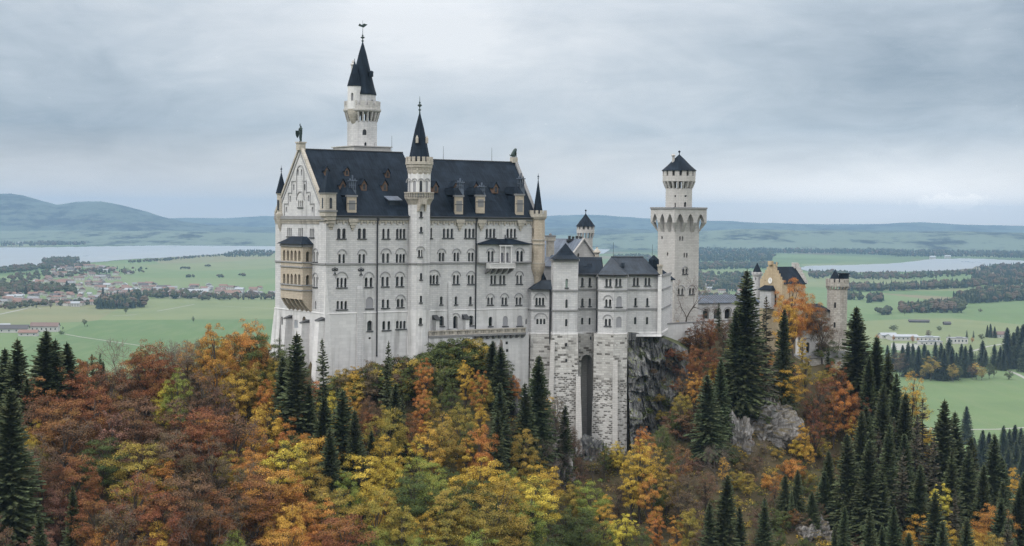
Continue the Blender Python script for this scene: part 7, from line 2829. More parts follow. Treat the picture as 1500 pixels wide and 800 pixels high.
    ('spruce', 'spruce', 1258, 449, 29, 1.15), ('spruce', 'spruce', 1284, 492, 27, 1.05), ('spruce', 'spruce', 1272, 520, 24, .9), ('spruce', 'spruce', 1300, 515, 26, .95), ('spruce', 'spruce', 1312, 545, 25, .95), ('spruce', 'spruce', 1290, 560, 26, 1.0), ('spruce', 'spruce', 1324, 575, 24, .9), ('thin', 'gold', 1336, 545, 17, .9), ('thin', 'yellow', 1345, 570, 14, .8), ('larch', 'larch', 1354, 584, 25, 1.1), ('larch', 'larch', 1340, 605, 24, 1.0), ('spruce', 'spruce', 1381, 585, 26, 1.0), ('spruce', 'spruce', 1402, 602, 26, 1.1), ('spruce', 'spruce', 1420, 640, 22, 1.0), ('spruce', 'spruce_green', 1455, 634, 24, 1.05), ('spruce', 'spruce_green', 1470, 670, 20, 1.0), ('tall', 'gold', 1480, 676, 15, .8), ('spruce', 'spruce', 1440, 680, 20, 1.0), ('spruce', 'spruce', 1490, 712, 18, 1.0), ('spruce', 'spruce', 1500, 690, 22, 1.0),
    ('spruce', 'spruce', 1245, 634, 24, 1.0), ('spruce', 'spruce', 1272, 642, 25, 1.0), ('spruce', 'spruce', 1262, 600, 22, .9), ('spruce', 'spruce', 1300, 620, 24, .9), ('bush', 'pink', 1292, 640, 7, 1.0), ('larch', 'larch', 1320, 655, 22, 1.0), ('larch', 'larch', 1370, 640, 23, 1.0), ('spruce', 'spruce', 1395, 660, 22, 1.0), ('spruce', 'spruce', 1345, 680, 20, .9), ('spruce', 'spruce', 1290, 690, 20, 1.0), ('spruce', 'spruce', 1215, 660, 15, 1.0), ('spruce', 'spruce_green', 1208, 690, 12, 1.3), ('spruce', 'spruce_green', 1150, 695, 9, 1.3), ('spruce', 'spruce_green', 1190, 720, 9, 1.3), ('slim', 'spruce_green', 1160, 718, 8, 1.3),
    ('tall', 'yellow', 1378, 706, 15, .95), ('round', 'gold', 1350, 750, 13, 1.0), ('round', 'gold', 1384, 762, 12, .9), ('round', 'orange', 1455, 738, 15, 1.1), ('round', 'gold', 1430, 775, 11, .9), ('round', 'olive', 1410, 770, 11, 1.0), ('bush', 'pink', 1267, 772, 6, 1.3), ('spruce', 'spruce', 1235, 740, 14, .9), ('spruce', 'spruce', 1225, 770, 13, .9), ('spruce', 'spruce', 1310, 740, 16, 1.0), ('spruce', 'spruce', 1330, 780, 15, 1.0), ('spruce', 'spruce', 1290, 770, 14, 1.0), ('spruce', 'spruce', 1480, 760, 14, 1.0), ('larch', 'larch', 1400, 715, 18, .9),
    # open slope
    ('spruce', 'spruce', 1060, 695, 20, 1.1), ('spruce', 'spruce', 1042, 735, 16, 1.0), ('spruce', 'spruce', 1122, 728, 15, 1.0), ('spruce', 'spruce', 1085, 742, 15, 1.0), ('bush', 'orange', 1157, 672, 5, 1.0), ('bush', 'orange', 1130, 692, 4, 1.0), ('bush', 'gold', 1172, 640, 5, .9), ('bush', 'brown', 1100, 670, 4, 1.1), ('bush', 'olive', 1080, 690, 4, 1.0), ('bare', 'twig', 1052, 650, 9, .7), ('bare', 'twig', 1065, 655, 9, .7), ('bare', 'twig', 1115, 640, 8, .7), ('bush', 'green', 1140, 745, 5, 1.2), ('bush', 'brown', 1175, 750, 4, 1.2), ('bush', 'olive', 1200, 640, 5, 1.0), ('bush', 'brown', 1230, 700, 4, 1.2),
]
for sh_, co_, px, py, h, wd in HAND:
    plant(sh_, co_, px, py, h, wd, allow=(px > 985 and py < 480))

# small growth on and before the pale outcrops
for px, py, co_, h in ((1070, 628, 'brown', 2.2), (1088, 612, 'olive', 2.0), (1104, 604, 'green', 2.4), (1126, 596, 'rust', 2.4), (1146, 620, 'gold', 2.6), (1098, 640, 'rust', 1.8), (1120, 652, 'brown', 2.2), (1140, 656, 'olive', 2.4), (1090, 662, 'olive', 2.2), (1076, 670, 'green', 2.0), (1112, 668, 'copper', 2.0), (1184, 772, 'brown', 2.0), (1198, 780, 'olive', 2.0)):
    plant('bush', co_, px, py, h, 1.1)

# shrubs rooted on the ledges of the cliff
for px, py, sc_, tt, co_, h in ((941, 522, .25, .2, 'green', 1.6), (952, 586, .4, .6, 'green', 1.6), (966, 585, .55, .6, 'olive', 1.8), (935, 588, .2, .62, 'olive', 1.2), (972, 560, .6, .45, 'brown', 1.8), (948, 604, .35, .72, 'green', 1.8), (982, 520, .7, .2, 'rust', 2.2), (990, 545, .8, .35, 'copper', 2.4), (962, 500, .5, .05, 'green', 1.4), (930, 545, .12, .35, 'olive', 1.0), (976, 592, .66, .65, 'green', 2.2), (985, 570, .75, .5, 'rust', 2.6), (992, 600, .85, .68, 'brown', 2.6), (968, 612, .6, .75, 'olive', 2.4), (940, 612, .28, .75, 'green', 2.0), (980, 535, .7, .28, 'brown', 2.2), (998, 525, .85, .25, 'rust', 2.6), (958, 545, .45, .33, 'brown', 1.2), (945, 560, .3, .44, 'green', 1.1)):
    q = at_depth(px, py, 370.4 + sc_ * 13.5 - tt * 8.0 - 1.6)
    plant('bush', co_, px, py, h, 1.1, (q[0], q[1], q[2] - h * .3))

# ---- fill the remaining gaps of the wood
LIM_X = [-60, 0, 100, 150, 200, 300, 330, 400, 440, 480, 540, 620, 640, 740, 746, 772, 800, 850, 920, 985, 1000, 1010, 1080, 1160, 1200, 1250, 1290, 1350, 1400, 1450, 1500, 1560]
LIM_Y = [505, 505, 512, 525, 510, 490, 485, 515, 545, 565, 560, 545, 520, 525, 570, 600, 640, 670, 680, 640, 560, 500, 500, 520, 540, 520, 560, 620, 640, 690, 720, 740]
placed = [(t[6], t[7]) for t in TREES]


def zone(px, py):
    if px < 340:
        return [('round', 'rust', 3), ('thin', 'copper', 3), ('thin', 'brown', 3), ('round', 'copper', 2), ('round', 'olive', 1), ('round', 'orange', 1), ('bare', 'twig', .8), ('spruce', 'spruce', .8), ('round', 'green', .8)], (9, 17)
    if px < 480:
        return [('round', 'orange', 2), ('round', 'olive', 3), ('round', 'gold', 2), ('thin', 'brown', 1.5), ('round', 'green', 1.5)], (11, 15)
    if px < 800 and py > 640:
        return [('round', 'gold', 2.5), ('round', 'olive', 4), ('round', 'lime', 1.5), ('round', 'green', 2), ('tall', 'yellow', 1)], (11, 15)
    if px < 760:
        return [('round', 'green', 3), ('spruce', 'spruce', 3), ('round', 'olive', 2), ('thin', 'brown', 2), ('bush', 'copper', 1), ('bush', 'olive', 2)], (8, 13)
    if px < 1000:
        return [('thin', 'brown', 3), ('bush', 'brown', 2), ('bush', 'olive', 2), ('thin', 'copper', 1.5), ('spruce', 'spruce', 1.2), ('round', 'gold', .8), ('round', 'green', 1)], (5, 9)
    if px < 1240 and py > 600:
        return [('bush', 'brown', 4), ('bush', 'olive', 4), ('bush', 'copper', 1.5), ('bush', 'gold', 1), ('thin', 'brown', 2), ('spruce', 'spruce_green', 1), ('bush', 'green', 2)], (2.5, 5)
    if px < 1260:
        return [('thin', 'rust', 3), ('thin', 'orange', 1), ('round', 'olive', 1), ('spruce', 'spruce', 2), ('thin', 'brown', 2)], (7, 11)
    return [('spruce', 'spruce', 4), ('larch', 'larch', 1), ('round', 'gold', 1), ('round', 'olive', 1), ('spruce', 'spruce_green', 1.4)], (12, 20)


tries = 0
NFILL = 124
fill = 0
while fill < NFILL and tries < 5200:
    tries += 1
    px, py = rng.uniform(-40, 1540), rng.uniform(520, 905)
    lim = float(np.interp(px, LIM_X, LIM_Y))
    if py < lim + 20:
        continue
    p, Y = ray_hit(px, py)
    if p is None or in_castle(np.array([p[0]]), np.array([p[1]]))[0]:
        continue
    if 1060 < px < 1150 and 590 < py < 690:
        continue
    zs, (h0, h1) = zone(px, py)
    sp_min = (5.6 if px < 340 else 4.6) if h1 > 6 else 3.6
    if any((p[0] - a) ** 2 + (p[1] - b) ** 2 < sp_min ** 2 for a, b in placed):
        continue
    tot = sum(w for _, _, w in zs)
    r_ = rng.uniform(0, tot)
    for sh_, co_, w in zs:
        r_ -= w
        if r_ <= 0:
            break
    h = rng.uniform(h0, h1)
    if sh_ == 'bush':
        h = min(h, rng.uniform(2.5, 5.5))
    if sh_ in ('spruce', 'larch') and h1 > 8:
        h *= 1.15
    top = project((p[0], p[1], p[2] + h))
    if top[1] < lim + 3:
        h2 = h * (py - lim - 3) / max(py - top[1], 1)
        if h2 < 2.2:
            continue
        h = h2
        if h < 6 and sh_ in ('round', 'tall', 'thin'):
            sh_ = 'bush'
    top = project((p[0], p[1], p[2] + h))
    if top[1] > 815:
        continue
    plant(sh_, co_, top[0], top[1], h, 1.0, (p[0], p[1], p[2] - .1))
    placed.append((p[0], p[1]))
    fill += 1

# ---- undergrowth: countless low leaves on the slope
rs = RS(99)
N_ = 4200
cl = []
k = 0
while len(cl) < N_ and k < 20000:
    k += 1
    px, py = rs.uniform(-20, 1520), rs.uniform(500, 860)
    if py < np.interp(px, LIM_X, LIM_Y) + 4:
        continue
    p, Y = ray_hit(px, py)
    if p is None or in_castle(np.array([p[0]]), np.array([p[1]]))[0]:
        continue
    cl.append((p, rs.uniform(.4, 1.4)))
pos, nrm, mi = [], [], []
for p, r in cl:
    n = int(80 * r)
    d = rs.normal(size=(n, 3))
    d /= np.linalg.norm(d, axis=1, keepdims=True)
    d[:, 2] = np.abs(d[:, 2])
    q = p + d * r * rs.uniform(.5, 1.1, (n, 1)) * np.array([1.5, 1.5, .7])
    pos.append(q)
    nrm.append(d + np.array([0, 0, .5]) + rs.normal(size=(n, 3)) * .5)
    mi.append(np.full(n, rs.choice(5, p=[.34, .28, .24, .09, .05])))
pos, nrm, mi = np.concatenate(pos), np.concatenate(nrm), np.concatenate(mi)
nrm /= np.linalg.norm(nrm, axis=1, keepdims=True)
V_, Q_ = leaf_quads(pos, nrm, .30, rs)
me = np_mesh('undergrowth', V_, Q_, [LEAF['brown'], LEAF['olive'], LEAF['green'], LEAF['copper'], LEAF['gold']], mi)
o = bpy.data.objects.new('undergrowth', me)
COL.objects.link(o)
tag(o, 'low brown and green undergrowth on the slope', None, None, 'stuff')
# ================================================================ the plain: houses, woods, single trees
def lowtree_field(items, name, label, mats, seed):
    """items: (x, y, height, kind) with kind 0 conifer / 1 broadleaf, all in one mass of far wood"""
    rs = RS(seed)
    Vs, Qs, Mi = [], [], []
    nv = 0
    for x, y, h, kd, m in items:
        if kd == 0:
            r = h * rs.uniform(.16, .24)
            a0 = rs.rand() * 6
            for lv in range(3):
                z0, z1 = h * (.08 + .28 * lv), h * (.48 + .26 * lv)
                rr = r * (1 - .28 * lv)
                n = 6
                ang = a0 + np.arange(n) * 6.283 / n
                jr = rr * rs.uniform(.75, 1.2, n)
                Vs += [(x + jr[i] * math.cos(ang[i]), y + jr[i] * math.sin(ang[i]), z0 - rs.uniform(0, .05) * h) for i in range(n)] + [(x + rs.normal() * .04 * h, y, z1)]
                for i in range(n):
                    Qs.append((nv + i, nv + (i + 1) % n, nv + n, nv + n))
                    Mi.append(m)
                nv += n + 1
        else:
            r = h * rs.uniform(.32, .48)
            for lv in range(3):
                cx, cy, cz = x + rs.normal() * r * .35, y + rs.normal() * r * .35, h * rs.uniform(.42, .66)
                n = 6
                rr = r * rs.uniform(.6, .9)
                base = nv
                for j, (q, zz_) in enumerate(((.55, -.75), (1.0, -.1), (.7, .6))):
                    for i in range(n):
                        t = 6.283 * i / n + j * .5
                        k = rr * q * rs.uniform(.8, 1.2)
                        Vs.append((cx + k * math.cos(t), cy + k * math.sin(t), max(.1, cz + rr * zz_ * rs.uniform(.85, 1.1))))
                Vs.append((cx, cy, cz + rr))
                for j in range(2):
                    for i in range(n):
                        Qs.append((base + j * n + i, base + j * n + (i + 1) % n, base + (j + 1) * n + (i + 1) % n, base + (j + 1) * n + i))
                        Mi.append(m)
                for i in range(n):
                    Qs.append((base + 2 * n + i, base + 2 * n + (i + 1) % n, base + 3 * n, base + 3 * n))
                    Mi.append(m)
                nv += 3 * n + 1
    Vs = np.array(Vs)
    me = bpy.data.meshes.new(name)
    me.from_pydata([tuple(v) for v in Vs], [], [q if q[2] != q[3] else q[:3] for q in Qs])
    for m in mats:
        me.materials.append(m)
    me.polygons.foreach_set('material_index', Mi)
    o = bpy.data.objects.new(name, me)
    COL.objects.link(o)
    return tag(o, label, None, None, 'stuff')


WM = [plain('far_conifer', (0.018, 0.032, 0.022), .95, .2, .05), plain('far_broadleaf', (0.05, 0.058, 0.028), .95, .3, .05), plain('far_autumn', (0.085, 0.062, 0.042), .95, .3, .05)]
rs = RS(5)


def belt(poly, n, h, pc=.6, pa=.15, z_wob=0):
    xs = [a for a, b in poly]
    ys = [b for a, b in poly]
    out = []
    k = 0
    while len(out) < n and k < n * 30:
        k += 1
        px, py = rs.uniform(min(xs), max(xs)), rs.uniform(min(ys), max(ys))
        if not in_poly(px, py, poly):
            continue
        q = on_ground(px, py)
        kd = 0 if rs.rand() < pc else 1
        m = 0 if kd == 0 else (2 if rs.rand() < pa / max(1 - pc, .01) else 1)
        out.append((q[0], q[1], h * rs.uniform(.7, 1.25), kd, m))
    return out


L_ = []
# beyond the left lake
L_ += belt([(-60, 362), (60, 361), (128, 359), (128, 354), (60, 353), (-60, 352)], 500, 20, .5)
L_ += belt([(55, 360), (125, 359.5), (125, 346), (60, 346)], 700, 22, .7, .1)
L_ += belt([(130, 358), (260, 357), (258, 353), (130, 354)], 420, 19, .5)
L_ += belt([(300, 355), (412, 354.5), (412, 350), (300, 351)], 300, 19, .5)
for _ in range(60):
    x0, y0 = rs.uniform(-40, 420), rs.uniform(335, 352)
    w = rs.uniform(12, 60)
    L_ += belt([(x0, y0), (x0 + w, y0), (x0 + w * .9, y0 - rs.uniform(.8, 2.2)), (x0 + 3, y0 - 1)], int(w * 1.6), 20, .6)
# near shore of the left lake and the village edge
L_ += belt([(64, 388), (112, 386), (116, 381), (80, 381), (64, 384)], 260, 16, .3, .2)
L_ += belt([(330, 377), (396, 376), (404, 370), (372, 367.5), (340, 370.5), (326, 374)], 420, 13, .75, .1)
L_ += belt([(190, 386), (250, 382), (300, 377), (330, 375.5), (330, 374.4), (250, 380.4), (188, 385)], 140, 12, .4)
L_ += belt([(-20, 397), (64, 390), (130, 388.5), (130, 392), (60, 396), (-20, 404)], 420, 15, .2, .25)
L_ += belt([(140, 454), (212, 452.5), (213, 440), (190, 437), (160, 441), (146, 447)], 170, 20, .8, .1)
L_ += belt([(-20, 440), (60, 430), (112, 432), (112, 424), (40, 418), (-20, 421)], 240, 15, .2, .3)
L_ += belt([(0, 455), (90, 448), (150, 447), (150, 443), (80, 444), (0, 449)], 130, 10, .2, .3)
L_ += belt([(212, 437), (246, 438), (290, 439), (300, 433), (250, 431), (214, 430)], 130, 14, .3, .2)
L_ += belt([(290, 441), (330, 440), (404, 439), (404, 434), (330, 433), (290, 435)], 140, 11, .3, .3)
L_ += belt([(0, 425), (60, 410), (150, 404), (210, 402), (215, 395), (150, 394), (60, 398), (0, 410)], 260, 12, .25, .25)
for x0, y0, w in ((264, 395, 14), (272, 407, 12), (318, 407, 10), (300, 391, 8), (350, 405, 10)):
    L_ += belt([(x0, y0), (x0 + w, y0), (x0 + w, y0 - .8), (x0, y0 - .8)], 14, 9, .2)
# right half: woods behind and in front of the right lake
L_ += belt([(1020, 384), (1130, 384), (1135, 374), (1100, 362), (1020, 360)], 1500, 21, .85, .04)
L_ += belt([(1020, 396), (1120, 394), (1140, 390), (1100, 388), (1020, 389)], 420, 18, .6, .1)
L_ += belt([(1100, 371), (1240, 372), (1310, 375), (1310, 368), (1220, 363), (1100, 361)], 1700, 21, .85, .05)
L_ += belt([(1310, 376), (1420, 376.5), (1560, 381), (1560, 371), (1430, 370), (1310, 369)], 1300, 21, .8, .05)
L_ += belt([(1400, 357), (1560, 360), (1560, 354), (1400, 352)], 700, 21, .8)
L_ += belt([(1175, 350), (1290, 352), (1290, 347), (1175, 346)], 500, 20, .8)
L_ += belt([(895, 385), (950, 384), (952, 376), (900, 377)], 250, 18, .4, .1)
L_ += belt([(1020, 354), (1170, 354), (1170, 349), (1020, 348)], 700, 20, .8)
for _ in range(70):
    x0, y0 = rs.uniform(790, 1540), rs.uniform(336, 356)
    w = rs.uniform(15, 90)
    L_ += belt([(x0, y0), (x0 + w, y0), (x0 + w * .9, y0 - rs.uniform(.8, 2.2)), (x0 + 3, y0 - 1)], int(w * 1.5), 20, .7)
L_ += belt([(1185, 408), (1262, 411), (1330, 410), (1425, 404), (1425, 400), (1330, 402.5), (1260, 403), (1185, 400)], 460, 16, .45, .2)
L_ += belt([(1232, 428), (1300, 427), (1430, 422), (1500, 418), (1500, 414), (1420, 417), (1310, 423), (1232, 424)], 420, 20, .65, .15)
L_ += belt([(1424, 412), (1560, 414), (1560, 393), (1490, 391), (1440, 394), (1424, 402)], 900, 20, .8, .1)
L_ += belt([(1400, 447), (1450, 444), (1560, 437), (1560, 424), (1480, 426), (1416, 436), (1396, 441)], 900, 20, .8, .08)
L_ += belt([(1318, 459), (1366, 459), (1408, 459), (1410, 450), (1396, 444), (1360, 450), (1318, 454)], 250, 17, .5, .25)
L_ += belt([(1287, 462), (1305, 462), (1305, 457), (1287, 458)], 30, 13, .5, .1)
L_ += belt([(1270, 444), (1294, 443), (1294, 437), (1272, 439)], 50, 18, .8, .1)
L_ += belt([(1020, 425), (1100, 430), (1100, 404), (1020, 402)], 420, 15, .4, .2)
L_ += belt([(1020, 447), (1100, 450), (1100, 436), (1020, 434)], 160, 12, .4, .2)
L_ += belt([(1240, 440), (1262, 440), (1262, 434), (1240, 434)], 40, 16, .6, .1)
lowtree_field(L_, 'woodland', 'far woods and hedges on the plain reading as one mass', WM, 8)

# ---------------------------------------------------------------- houses
HM = {'wall': plain('house_wall_white', (0.42, 0.41, 0.385), .85, .1, .05), 'red': plain('red_tile_roof', (0.195, 0.12, 0.095), .85, .3, .08), 'brown': plain('brown_tile_roof', (0.16, 0.11, 0.095), .85, .3, .08), 'grey': plain('grey_roof', (0.22, 0.225, 0.235), .8, .3, .08), 'dark': plain('dark_roof', (0.075, 0.07, 0.072), .8, .3, .08), 'pale': plain('pale_metal_roof', (0.29, 0.31, 0.33), .6, .15, .05)}


def house_mesh(l, w, h, rh, roofmat):
    mb = MB()
    mb.box((0, 0, -.3), l, w, h + .3, 0, 0)
    o = .8
    mb.prism([(-l / 2 - o, -w / 2 - o, h + .02), (-l / 2 - o, w / 2 + o, h + .02), (-l / 2 - o, 0, h + rh)], (l + 2 * o, 0, 0), 1)
    mb.add([(-l / 2 - .003, -w / 2, h), (-l / 2 - .003, w / 2, h), (-l / 2 - .003, 0, h + rh * .86)], [(0, 1, 2)], 0)
    for sg in (-1, 1):
        for i in range(3):
            for j in range(2):
                x = -l / 2 + l * (i + .5) / 3
                z = h * (.2 + .45 * j)
                mb.add([(x - .6, sg * (w / 2 + .02), z), (x + .6, sg * (w / 2 + .02), z), (x + .6, sg * (w / 2 + .02), z + 1.3), (x - .6, sg * (w / 2 + .02), z + 1.3)], [(0, 1, 2, 3)], 2)
    me = bpy.data.meshes.new('house')
    me.from_pydata(mb.v, [], mb.f)
    for m in (HM['wall'], HM[roofmat], M['glass']):
        me.materials.append(m)
    me.polygons.foreach_set('material_index', mb.m)
    return me


HP = {(r, i): house_mesh(*dims, r) for r in ('red', 'brown', 'grey', 'dark', 'pale') for i, dims in enumerate(((13, 10, 5.5, 3.2), (17, 11, 6, 3.6), (11, 9, 5, 3), (22, 12, 6, 3.5)))}
COLN = {'red': 'red tiled', 'brown': 'brown tiled', 'grey': 'grey roofed', 'dark': 'dark roofed', 'pale': 'pale roofed'}
hn = 0


def houses(poly, n, weights, where, sc=1.0, smin=17):
    global hn
    xs, ys = [a for a, b in poly], [b for a, b in poly]
    pts_ = []
    k = 0
    keys = list(weights)
    while len(pts_) < n and k < n * 60:
        k += 1
        px, py = rs.uniform(min(xs), max(xs)), rs.uniform(min(ys), max(ys))
        if not in_poly(px, py, poly):
            continue
        q = on_ground(px, py)
        if any((q[0] - a) ** 2 + (q[1] - b) ** 2 < (smin * sc) ** 2 for a, b in pts_):
            continue
        pts_.append(q)
        r = keys[rs.choice(len(keys), p=np.array([weights[t] for t in keys]) / sum(weights.values()))]
        o = bpy.data.objects.new('house', HP[(r, rs.randint(4))])
        COL.objects.link(o)
        o.location = (q[0], q[1], 0)
        o.rotation_euler = (0, 0, rs.uniform(-.45, .45) + (1.57 if rs.rand() < .35 else 0))
        s = sc * rs.uniform(.85, 1.2)
        o.scale = (s, s, s)
        tag(o, f'tiny {COLN[r]} house {where}', 'house', f'{COLN[r]} houses {where}')
        hn += 1


wv = {'red': 3, 'brown': 3, 'grey': 1.5, 'dark': 1.3, 'pale': 1.2}
houses([(-20, 452), (40, 447), (60, 450), (142, 450), (150, 440), (140, 428), (90, 426), (50, 432), (-20, 436)], 72, wv, 'in the near part of the hazy village')
houses([(-20, 425), (60, 412), (80, 402), (150, 402), (190, 404), (180, 410), (140, 424), (100, 422), (40, 424)], 54, wv, 'in the far part of the hazy village', 1.05)
houses([(70, 400), (130, 398), (190, 402), (190, 396), (130, 391), (80, 391)], 30, wv, 'at the lakeside end of the hazy village', 1.1)
houses([(140, 440), (190, 436), (235, 426), (225, 419), (180, 416), (140, 424)], 46, wv, 'on the right side of the hazy village')
houses([(215, 437), (300, 430), (400, 428), (400, 423), (300, 421), (225, 424)], 34, wv, 'on the meadow edge between village and palace', 1.05, 24)
houses([(245, 437), (300, 436), (400, 434.5), (400, 431), (300, 430), (250, 431)], 26, {'red': 2, 'brown': 1, 'grey': 2, 'pale': 3}, 'in the row of houses left of the palace', 1.15, 22)
houses([(1030, 432), (1095, 430), (1095, 410), (1030, 408)], 22, {'pale': 2, 'red': 1, 'brown': 1}, 'in the hamlet behind the gatehouse', 1.0, 30)
for px, py in ((1388, 378.2), (1366, 379.5), (30, 358), (44, 355), (56, 352.5), (18, 347), (90, 350.5), (160, 352), (1200, 348), (1260, 345)):
    q = on_ground(px, py)
    o = bpy.data.objects.new('house', HP[('pale', 1)])
    COL.objects.link(o)
    o.location = (q[0], q[1], 0)
    o.scale = (1.6, 1.6, 1.6)
    tag(o, 'far white farmhouse beyond the lakes, a bright speck', 'house', 'far white farmhouses')


def building(px, py, l, w, h, rh, ang, wallm, roofm, name, label, cat, flatroof=False, windows=0):
    q = on_ground(px, py)
    t = thing(name, (q[0], q[1], 0), label, cat)
    t.rotation_euler = (0, 0, ang)
    OFF[t.name] = (0, 0, 0)
    mb = MB()
    mb.box((0, 0, -.3), l, w, h + .3, 0, 0)
    if not flatroof:
        mb.add([(-l / 2, -w / 2, h), (-l / 2, w / 2, h), (-l / 2, 0, h + rh)], [(0, 1, 2)])
        mb.add([(l / 2, -w / 2, h), (l / 2, w / 2, h), (l / 2, 0, h + rh)], [(0, 2, 1)])
    wl_ = mb.build('wall', [wallm], t)
    mb = MB()
    o = 1.0
    if flatroof:
        mb.box((0, 0, h + .01), l + 1, w + 1, .5)
        mb.box((l * .1, 0, h + .52), l * .3, w * .5, 1.0)
    else:
        for sg in (-1, 1):
            mb.prism([(-l / 2 - o, sg * (w / 2 + o), h - .3), (-l / 2 - o, 0, h + rh + .1), (-l / 2 - o, 0, h + rh + .45), (-l / 2 - o, sg * (w / 2 + o), h + .1)], (l + 2 * o, 0, 0))
    mb.build('roof', [roofm], t)
    for i in range(windows):
        mb = MB()
        x = -l / 2 + l * (i + .5) / windows
        mb.box((x, -w / 2 - .03, h * .35), min(1.8, l / windows * .5), .08, h * .35)
        mb.build('window', [M['glass']], wl_)
    return t


# the farm below the village
building(20, 487, 42, 17, 6, 5, .12, HM['wall'], HM['dark'], 'barn', 'long dark roofed barn, leftmost of the farm on the meadow', 'barn', windows=4)
building(66, 485.5, 40, 16, 8, 5, .05, HM['wall'], HM['brown'], 'farmhouse', 'white farmhouse with brown roof at the right end of the farm', 'farmhouse', windows=6)
building(42, 492, 26, 16, 5, 3.5, .1, HM['wall'], HM['red'], 'barn', 'low red roofed shed in front of the farmhouse', 'barn', windows=3)
building(3, 484, 22, 15, 6, 4, .3, HM['wall'], HM['pale'], 'barn', 'pale roofed shed at the picture edge beside the farm', 'barn', windows=2)
# long pale halls on the right
building(1322, 498, 40, 30, 6, 2, .06, HM['wall'], HM['pale'], 'hall_building', 'wide pale roofed hall behind the wood, leftmost of the halls', 'hall', windows=6)
building(1357, 499.5, 36, 20, 6, 2, -.05, HM['wall'], HM['pale'], 'hall_building', 'pale hall behind the wood between two larger halls', 'hall', True, 6)
building(1362, 505, 32, 18, 5, 2, -.04, HM['wall'], HM['grey'], 'hall_building', 'white fronted hall nearest the wood edge', 'hall', True, 5)
building(1402, 503, 26, 18, 8, 2, .02, HM['wall'], HM['grey'], 'hall_building', 'white two storey building with dark windows, rightmost hall behind the wood', 'hall', True, 5)
building(1300, 495.5, 24, 14, 5, 3, .2, HM['wall'], HM['pale'], 'hall_building', 'small pale building behind the orange trees left of the halls', 'hall', windows=3)
building(1463, 494.6, 22, 11, 5, 4, .2, HM['wall'], HM['brown'], 'farmhouse', 'brown roofed farmhouse beside the tall conifer clump on the meadow', 'farmhouse', windows=3)
building(1346, 472.4, 34, 9, 2.4, 2.2, -.12, HM['dark'], HM['dark'], 'hay_barn', 'long low dark hay barn alone on the meadow', 'barn')
building(1387, 475.8, 11, 7, 2.5, 2.6, .2, HM['dark'], HM['dark'], 'hay_barn', 'small dark hay hut on the meadow right of the long barn', 'barn')

# vehicles in the car park: too small to show more than body and windows
CARM = [plain('car_paint_white', (0.7, 0.7, 0.7), .4, .02), plain('car_paint_silver', (0.4, 0.41, 0.43), .35, .02), plain('car_paint_dark', (0.04, 0.045, 0.05), .35, .02)]


def car_mesh(m):
    mb = MB()
    mb.hexa([(-2.1, -.85, .3), (2.1, -.85, .3), (2.1, .85, .3), (-2.1, .85, .3)], [(-2.05, -.85, .95), (2.0, -.85, .85), (2.0, .85, .85), (-2.05, .85, .95)], 0)
    mb.hexa([(-1.7, -.8, .93), (1.0, -.8, .9), (1.0, .8, .9), (-1.7, .8, .93)], [(-1.2, -.65, 1.48), (.3, -.65, 1.48), (.3, .65, 1.48), (-1.2, .65, 1.48)], 1)
    mb.hexa([(-1.2, -.66, 1.47), (.3, -.66, 1.47), (.3, .66, 1.47), (-1.2, .66, 1.47)], [(-1.1, -.6, 1.53), (.2, -.6, 1.53), (.2, .6, 1.53), (-1.1, .6, 1.53)], 0)
    for x in (-1.3, 1.3):
        for y in (-.8, .8):
            mb.tube((x, y - .1, .33), (x, y + .1, .33), .33, n=10, mat=2)
    me = bpy.data.meshes.new('car')
    me.from_pydata(mb.v, [], mb.f)
    for q in (CARM[m], M['glass'], M['iron']):
        me.materials.append(q)
    me.polygons.foreach_set('material_index', mb.m)
    return me


CMS = [car_mesh(i) for i in range(3)]
CN = ['white', 'silver', 'dark']
flat('car_park', [(1305, 503), (1345, 503.5), (1348, 512), (1325, 515), (1305, 511)], M['roadpale'], .1, 'gravel car park behind the wood')
for i in range(9):
    px, py = rs.uniform(1308, 1344), rs.uniform(504, 513)
    q = on_ground(px, py)
    k = rs.randint(3)
    o = bpy.data.objects.new('parked_car', CMS[k])
    COL.objects.link(o)
    o.location = (q[0], q[1], .1)
    o.rotation_euler = (0, 0, rs.choice([.1, 1.6, 3.2]))
    tag(o, f'tiny {CN[k]} parked car on the car park behind the wood', 'car', f'{CN[k]} cars on the far car park')

# ---------------------------------------------------------------- trees of the plain
def far_tree(shape, col, px, base_py, top_py, wide=1.0):
    q = on_ground(px, base_py)
    h = (base_py - top_py) * q[1] / FPX
    plant(shape, col, px, top_py, h, wide, (q[0], q[1], 0))


